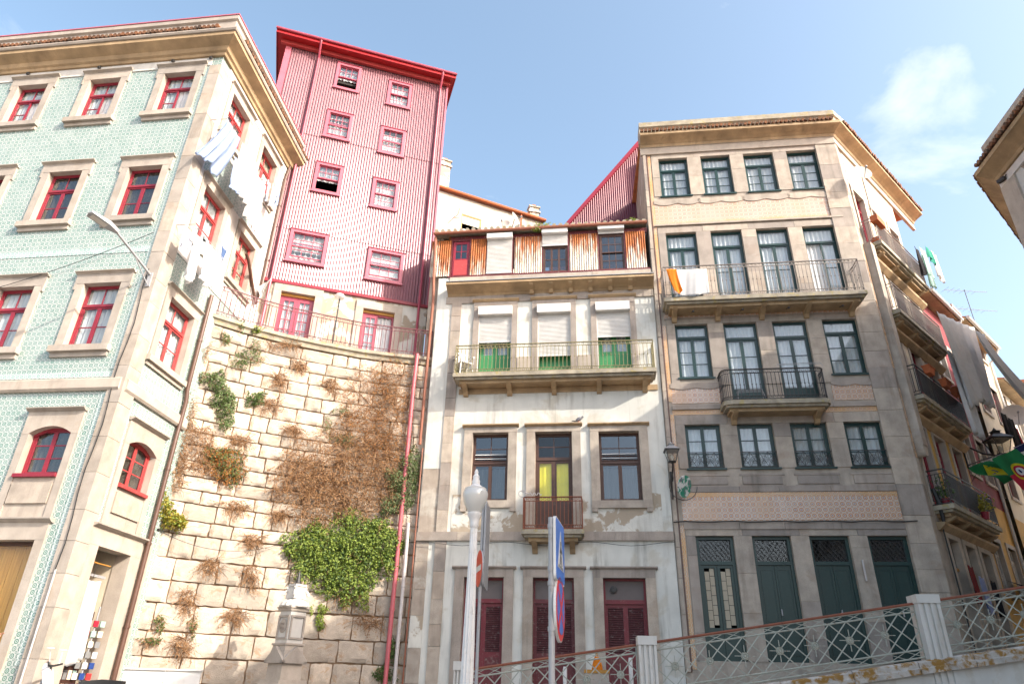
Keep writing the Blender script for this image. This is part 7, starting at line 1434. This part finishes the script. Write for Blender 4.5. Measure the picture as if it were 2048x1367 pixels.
def splash(name):
    t_ = NT(name); col = t_.mix(t_.ramp(t_.noise(5, 5), .48, .52), (.62, .64, .64), (.02, .25, .16)); col = t_.mix(t_.ramp(t_.noise(7, 5, dist=.5), .56, .6), col, (.16, .16, .19)); return t_.fin(t_.pbsdf(col, .5))
splash('splash')
Mx = Matrix.Rotation(RAD(38), 4, 'Z') @ Matrix.Rotation(RAD(-28), 4, 'Y') @ Matrix.Rotation(RAD(20), 4, 'X')
put('disc', MB().prism(disc(.29), -.01, .015), 'splash', t, M=Mx); put('hoop', MB().tube([DF.world(c_[0] - .32 + .0, -.05, c_[1] + .3) - t.location] + [DF.world(c_[0] - .02 + .36 * math.cos(RAD(a)), -.3, c_[1] + .02 + .36 * math.sin(RAD(a))) - t.location for a in range(180, 361, 20)], .011, 5), 'iron_dark', t)
# lantern of the alley
pa_ = DS.world(DL2 - .1, -.05, sz(1960, 915)[1]); pb_ = hit(2005, 912, tuple(pa_), Vector((.2, -1, 0)).normalized())
lantern('alley_lantern', 'black lantern on an iron bracket over the alley above the flags', pb_ + Vector((0, 0, .0)), 1.0, [([pa_, pa_.lerp(pb_, .5) + Vector((0, 0, -.12)), pb_], .03), ([pa_ + Vector((0, 0, -.7)), pa_.lerp(pb_, .3) + Vector((0, 0, -.45)), pa_.lerp(pb_, .7) + Vector((0, 0, -.15))], .02), ([pa_ + Vector((0, 0, .1)), pa_ + Vector((0, 0, -.8))], .03)])
# ------------------------------------------------------------------ flags strung over the alley
def flag(name, label, P4, parts, wave=.05, extra=None):
    """P4 world corners: top-left, top-right, bottom-right, bottom-left; parts: (name, polygon in unit coords or (u0,u1,v0,v1), material)"""
    TL, TR, BR, BL = [Vector(p) for p in P4]; n = (TR - TL).cross(BL - TL).normalized()
    if n.dot(CAM - TL) < 0: n = -n
    f = lambda u, v, k=0: TL.lerp(TR, u).lerp(BL.lerp(BR, u), v) + n * (wave * math.sin(u * 7 + v * 3) + k) - TL
    t = empty(name, tuple(TL), 0, label=label, cat='flag', group='flags over the alley')
    for i, (nm, sh, mt) in enumerate(parts):
        k = .004 * i; mb = MB()
        if len(sh) == 4 and not isinstance(sh[0], tuple): u0, u1, v0, v1 = sh; mb.grid(14, 10, lambda a, b: f(u0 + (u1 - u0) * a, v0 + (v1 - v0) * b, k))
        else:
            cx = sum(p[0] for p in sh) / len(sh); cy = sum(p[1] for p in sh) / len(sh); N = len(sh)
            for r0_, r1_ in ((0, .5), (.5, 1)):
                for j in range(N):
                    a, b = sh[j], sh[(j + 1) % N]; L = lambda q, r: f(cx + (q[0] - cx) * r, cy + (q[1] - cy) * r, k)
                    mb.add([L(a, r0_), L(b, r0_), L(b, r1_), L(a, r1_)] if r0_ else [L(a, 0), L(b, r1_), L(a, r1_)], [(0, 1, 2, 3)] if r0_ else [(0, 1, 2)])
        put(nm, mb, mt, t)
    return t
el = lambda cx, cy, rx, ry, n=22: [(cx + rx * math.cos(2 * math.pi * k / n), cy + ry * math.sin(2 * math.pi * k / n)) for k in range(n)]
fy = 19.0
shield = [(.395, .46), (.485, .46), (.485, .56), (.44, .62), (.395, .56)]
flag('portugal_flag', 'green and red flag with a yellow armillary emblem hanging over the alley', [on_y(1983, 918, fy), on_y(2036, 893, fy), on_y(2100, 985, fy - .2), on_y(2040, 968, fy - .2)][0:1] + [on_y(2030, 897, fy), on_y(2110, 968, fy - .2), on_y(2062, 998, fy - .2)],
     [('green_field', (0, 1, 0, .45), 'cloth_green'), ('red_field', (0, 1, .45, 1), 'cloth_red'), ('emblem_ring', el(.5, .45, .27, .2), 'cloth_yellow'), ('emblem_field', el(.5, .45, .2, .145), 'cloth_red'), ('shield', el(.5, .45, .13, .095), 'cloth_white'), ('escutcheons', el(.5, .45, .035, .05, 8), 'cloth_navy')])
flag('brazil_flag', 'crumpled green flag with a yellow diamond beside the emblem flag', [on_y(1977, 921, fy + .5), on_y(2046, 950, fy + .4), on_y(2010, 966, fy + .3), on_y(1936, 936, fy + .4)],
     [('green_field', (0, 1, 0, 1), 'cloth_green'), ('yellow_diamond', [(.1, .5), (.5, .08), (.9, .5), (.5, .92)], 'cloth_yellow'), ('blue_disc', el(.5, .5, .16, .2), 'cobalt')], wave=.08)
flag('tricolour_flag', 'dark blue and white flag behind the green and red one', [on_y(2026, 894, fy + .3), on_y(2090, 868, fy + .3), on_y(2105, 905, fy + .3), on_y(2052, 925, fy + .3)], [('blue_band', (0, 1, 0, .4), 'cloth_navy'), ('white_band', (0, 1, .4, 1), 'cloth_white')])
lnA, lnB = on_y(1965, 924, fy), on_y(2110, 858, fy); t = empty('flag_line', tuple(lnA), 0, label='thin line carrying the flags across the alley', cat='line'); put('line', MB().tube([(0, 0, 0), lnB - lnA], .006, 4), 'pipe_grey', t); put('hook', MB().tube([(0, 0, 0), DS.world(DL2 - .3, 0, lnA.z + .1) - lnA], .006, 4), 'iron_dark', t)
# ------------------------------------------------------------------ towel and drying rack on the granite house balconies
a, b = DF.uz(1336, 526, -.72), DF.uz(1412, 530, -.72)
cloth('blanket', 'white blanket with a red border over the long granite house balcony', 'blanket', DF.world(a[0] + .05, -.72, zb2 + .93), DF.world(b[0], -.72, zb2 + .93), .88, 'cloth_white', folds=2, amp=.03, sag=.0, ragged=.04, group='washing on the granite house')
cloth('towel', 'bright orange cloth folded beside the white blanket', 'towel', DF.world(a[0] - .08, -.8, zb2 + .93), DF.world(a[0] + .22, -.82, zb2 + .9), .82, 'cloth_orange', folds=1, amp=.02, taper=.8, sag=0, sway=(.15, -.02, 0), group='washing on the granite house')
t = empty('drying_rack', tuple(DF.world(du(1500, 790, -.45), -.33, zb3)), RAD(-2), label='metal drying rack standing on the short curved balcony', cat='drying rack')
put('frame', MB().tube([(-.35, -.15, 0), (-.3, -.1, .35), (.35, -.1, .38), (.42, -.15, 0)], .012, 5).tube([(-.3, .1, 0), (-.3, -.1, .35)], .012, 5).tube([(.4, .1, 0), (.35, -.1, .38)], .012, 5), 'zinc', t)
for k in range(4): put('rod', MB().tube([(-.32, -.1 + .06 * k, .36), (.36, -.1 + .06 * k, .38)], .006, 4), 'zinc', t)
p0 = DF.world(du(1553, 730, -.5), -.55, zb3 + rh + .08); t = empty('clothes_airer', tuple(p0), RAD(-2), label='light folding airer clipped to the short balcony rail', cat='drying rack'); put('frame', MB().tube([(-.0, 0, 0), (.02, .1, .12), (1.2, .1, .14), (1.22, 0, 0)], .01, 5), 'zinc', t); put('rod', MB().tube([(.02, .05, .06), (1.2, .05, .07)], .006, 4), 'zinc', t)
# ------------------------------------------------------------------ things behind the fence
by = 14.2; q = on_y(1194, 1352, by); w2 = (on_y(1218, 1352, by).x - on_y(1170, 1352, by).x) / 2; gz_ = cz_(q.x) - .12
t = empty('cardboard_box', (q.x, by, gz_), 0, label='plain beige box standing behind the fence', cat='box'); hB2 = on_y(1194, 1338, by).z - gz_
put('body', MB().box(-w2, w2, 0, .4, 0, hB2 - .02), 'cardboard', t); put('lid', MB().box(-w2 - .012, w2 + .012, -.012, .412, hB2 - .06, hB2), 'wood_gold', t)
by = 15.0; q = on_y(1194, 1320, by); gz_ = cz_(q.x) - .12; zt = on_y(1194, 1302, by).z - gz_; t = empty('folded_parasol', (q.x, by, gz_), 0, label='folded orange parasol standing behind the beige box', cat='parasol'); put('canopy', MB().lathe([(.17, zt - .95), (.15, zt - .6), (.1, zt - .25), (.04, zt - .08)], 12, flute=.25), 'cloth_orange', t); put('pole', MB().tube([(0, 0, 0), (0, 0, zt)], .02, 8), 'wood_gold', t)
by = 14.6
for i, x in enumerate((1130, 1262)):
    q = on_y(x, 1345, by); gz_ = cz_(q.x) - .12; t = empty('bollard', (q.x, by, gz_), 0, label=['thin white bollard behind the fence left of the beige box', 'thin white bollard behind the fence right of the beige box'][i], cat='bollard', group='white bollards behind the fence'); zt = on_y(x, (1332, 1314)[i], by).z - gz_; put('post', MB().lathe([(.04, 0), (.04, zt - .05), (.03, zt)], 12), 'paint_white', t, True); put('base', MB().lathe([(.08, 0), (.08, .03), (.05, .05)], 12), 'zinc', t)
# ------------------------------------------------------------------ scooter by the shop
sp_ = AS.world(AS.uz(150, 1345, -.9)[0], -.9, 0); gs = G(0, sp_.y); hz = AS.uz(150, 1345, -.9)[1] - gs
t = empty('scooter', (sp_.x, sp_.y, gs + max(0, hz - 1.12)), RAD(200), label='parked scooter with wide handlebars and round mirrors by the shop doorway', cat='scooter')
for x_ in (-.6, .6):
    put('wheel', MB().lathe([(.12, -.05), (.22, -.055), (.26, -.03), (.26, .03), (.22, .055), (.12, .05)], 24), 'rubber', t, True, M=Matrix.Translation((x_, 0, .26)) @ Matrix.Rotation(RAD(90), 4, 'X')); put('rim', MB().lathe([(.03, -.06), (.13, -.03), (.13, .03), (.03, .06)], 16), 'chrome', t, M=Matrix.Translation((x_, 0, .26)) @ Matrix.Rotation(RAD(90), 4, 'X'))
put('body', MB().prism([(-.85, .5), (-.6, .42), (-.1, .3), (.3, .3), (.42, .75), (.5, .98), (.4, 1.0), (.28, .55), (.2, .42), (-.08, .45), (-.15, .72), (-.85, .74)], -.16, .16), 'paint_white', t); put('seat', MB().prism([(-.85, .745), (-.15, .725), (-.13, .82), (-.5, .86), (-.85, .84)], -.14, .14), 'rubber', t)
put('front_fork', MB().tube([(.6, 0, .26), (.44, 0, .95)], .035, 8), 'zinc', t); put('handlebar', MB().tube([(.36, -.4, 1.1), (.42, -.15, 1.06), (.42, .15, 1.06), (.36, .4, 1.1)], .018, 8).tube([(.42, 0, .95), (.42, 0, 1.06)], .03, 8), 'rubber', t); put('headlight', MB().lathe([(.02, -.08), (.08, -.06), (.1, 0), (.095, .02), (.02, .03)], 16), 'chrome', t, True, M=Matrix.Translation((.5, 0, 1.0)) @ Matrix.Rotation(RAD(90), 4, 'Y'))
for s_ in (-1, 1): put('mirror', MB().tube([(.38, s_ * .28, 1.1), (.4, s_ * .36, 1.3)], .008, 5).lathe([(.01, 0), (.065, .004), (.065, .02), (.01, .026)], 14, (.4, s_ * .38, 1.32)), 'chrome', t)
# ------------------------------------------------------------------ overhead wires
def wire(label, a, b, sag=.3, r=.008):
    a, b = Vector(a), Vector(b); t = empty('cable', tuple(a), 0, label=label, cat='cable'); put('wire', MB().tube([(b - a) * (k / 16) - Vector((0, 0, sag * 4 * (k / 16) * (1 - k / 16))) for k in range(17)], r, 4), 'cable', t)
    put('anchor', MB().box(-.03, .03, -.03, .03, -.03, .03), 'iron_dark', t)
wire('thin cable slung across the green house front', AF.world(-6.5, -.1, AF.uz(60, 600)[1] - .2), AF.world(-.35, -.1, AF.uz(300, 470)[1]), .25)
wire('thin cable drooping along the lower granite wall', AS.world(2.5, -.12, 4.9), wall_hit(560, 1090)[0] + Vector((0, -.1, 0)), .3)
pz = wall_hit(836, 700)[0]

# ------------------------------------------------------------------ passer-by pointing up beside the shop, arm at the frame edge
hu = AF.uz(22, 1264, -.5); hp = AF.world(hu[0], -.5, hu[1]); gx = G(0, hp.y)
kk = (hp.z - gx) / 2.05
PE = empty('person', (hp.x - .62, hp.y, gx), 0, label='passer-by in a red shirt raising one bare arm beside the shop front', cat='person')
def skinmesh(name, mat, pts, edges, rad, root=0, sub=1):
    me = bpy.data.meshes.new(name); me.from_pydata([tuple(Vector(p) * kk) for p in pts], edges, []); o = bpy.data.objects.new(name, me); COL.objects.link(o); o.parent = PE
    md = o.modifiers.new('skin', 'SKIN'); md.use_smooth_shade = True
    for i, v in enumerate(me.skin_vertices[0].data): r = rad[i] * kk; v.radius = (r, r); v.use_root = (i == root)
    sb = o.modifiers.new('sub', 'SUBSURF'); sb.levels = sub; sb.render_levels = sub + 1; me.materials.append(MATS[mat]); return o
J = {'pel': (0, 0, .95), 'wai': (0, 0, 1.1), 'che': (0, 0, 1.32), 'nek': (0, 0, 1.5), 'hd0': (0, -.02, 1.6), 'hd1': (0, -.02, 1.72), 'sr': (.19, 0, 1.43), 'er': (.36, -.06, 1.66), 'wr': (.54, -.02, 1.96), 'pr': (.58, -.01, 2.0), 'sl': (-.19, 0, 1.43), 'el': (-.25, .02, 1.15), 'wl': (-.24, -.05, .9), 'pl': (-.24, -.06, .83), 'hr': (.1, 0, .9), 'kr': (.12, -.02, .5), 'ar': (.12, .03, .08), 'fr': (.13, -.14, .03), 'hl': (-.1, 0, .9), 'kl': (-.12, -.02, .5), 'al': (-.12, .03, .08), 'fl': (-.13, -.14, .03)}
kx = list(J); E_d = [('pel', 'wai'), ('wai', 'che'), ('che', 'nek'), ('nek', 'hd0'), ('hd0', 'hd1'), ('che', 'sr'), ('sr', 'er'), ('er', 'wr'), ('wr', 'pr'), ('che', 'sl'), ('sl', 'el'), ('el', 'wl'), ('wl', 'pl'), ('pel', 'hr'), ('hr', 'kr'), ('kr', 'ar'), ('ar', 'fr'), ('pel', 'hl'), ('hl', 'kl'), ('kl', 'al'), ('al', 'fl')]
RD = {'pel': .13, 'wai': .12, 'che': .14, 'nek': .055, 'hd0': .085, 'hd1': .09, 'sr': .06, 'er': .042, 'wr': .028, 'pr': .034, 'sl': .06, 'el': .042, 'wl': .028, 'pl': .034, 'hr': .085, 'kr': .058, 'ar': .04, 'fr': .035, 'hl': .085, 'kl': .058, 'al': .04, 'fl': .035}
skinmesh('body', 'skin', [J[k] for k in kx], [(kx.index(a), kx.index(b)) for a, b in E_d], [RD[k] for k in kx])
sk = ['pel', 'wai', 'che', 'sr', 'sl']; up_ = [J[k] for k in sk] + [(.26, -.025, 1.53), (-.21, .01, 1.3)]
skinmesh('shirt', 'cloth_red', up_, [(0, 1), (1, 2), (2, 3), (2, 4), (3, 5), (4, 6)], [.145, .135, .155, .075, .075, .068, .068])
sk = ['pel', 'hr', 'kr', 'ar', 'hl', 'kl', 'al']; skinmesh('trousers', 'cloth_navy', [J[k] for k in sk], [(0, 1), (1, 2), (2, 3), (0, 4), (4, 5), (5, 6)], [.14, .095, .07, .055, .095, .07, .055])
for s_, pw in ((1, J['pr']), (-1, J['pl'])):
    d_ = Vector((.5, .05, .8)) if s_ > 0 else Vector((0, -.1, -1)); sd_ = Vector((0, 1, 0)); d_.normalize()
    for k, (off, ln) in enumerate(((-.027, .07), (-.009, .078), (.009, .074), (.026, .058))):
        a_ = Vector(pw) + sd_ * off; b_ = a_ + d_ * ln * .55 + Vector((.01, 0, 0)); c2_ = b_ + (d_ * .6 + Vector((.5 * s_, 0, -.25))) * ln * .5; skinmesh('finger', 'skin', [a_, b_, c2_], [(0, 1), (1, 2)], [.0095, .009, .007], sub=1)
    a_ = Vector(pw) - d_ * .02 - sd_ * .03; skinmesh('thumb', 'skin', [a_, a_ + d_ * .03 - sd_ * .03, a_ + d_ * .06 - sd_ * .035], [(0, 1), (1, 2)], [.011, .01, .008], sub=1)
put('hair', MB().lathe([(.02, .12), (.07, .11), (.1, .06), (.104, 0), (.09, -.05)], 14), 'wood_dark', PE, True, M=Matrix.Diagonal((kk, kk, kk, 1)) @ Matrix.Translation((0, .0, 1.72)))
for s_ in (-1, 1): put('eye', MB().lathe([(.002, -.008), (.01, 0), (.002, .008)], 8), 'paint_black', PE, M=Matrix.Diagonal((kk, kk, kk, 1)) @ Matrix.Translation((s_ * .032, -.107, 1.66))); put('ear', MB().lathe([(.004, -.03), (.016, 0), (.004, .03)], 8), 'skin', PE, M=Matrix.Diagonal((kk, kk, kk, 1)) @ Matrix.Translation((s_ * .09, -.015, 1.65)))
put('nose', MB().lathe([(.012, 0), (.016, .012), (.006, .045)], 6), 'skin', PE, M=Matrix.Diagonal((kk, kk, kk, 1)) @ Matrix.Translation((0, -.112, 1.615))); put('mouth', MB().box(-.022, .022, -.106, -.09, 1.585, 1.592), 'cloth_pink', PE, M=Matrix.Diagonal((kk, kk, kk, 1)))
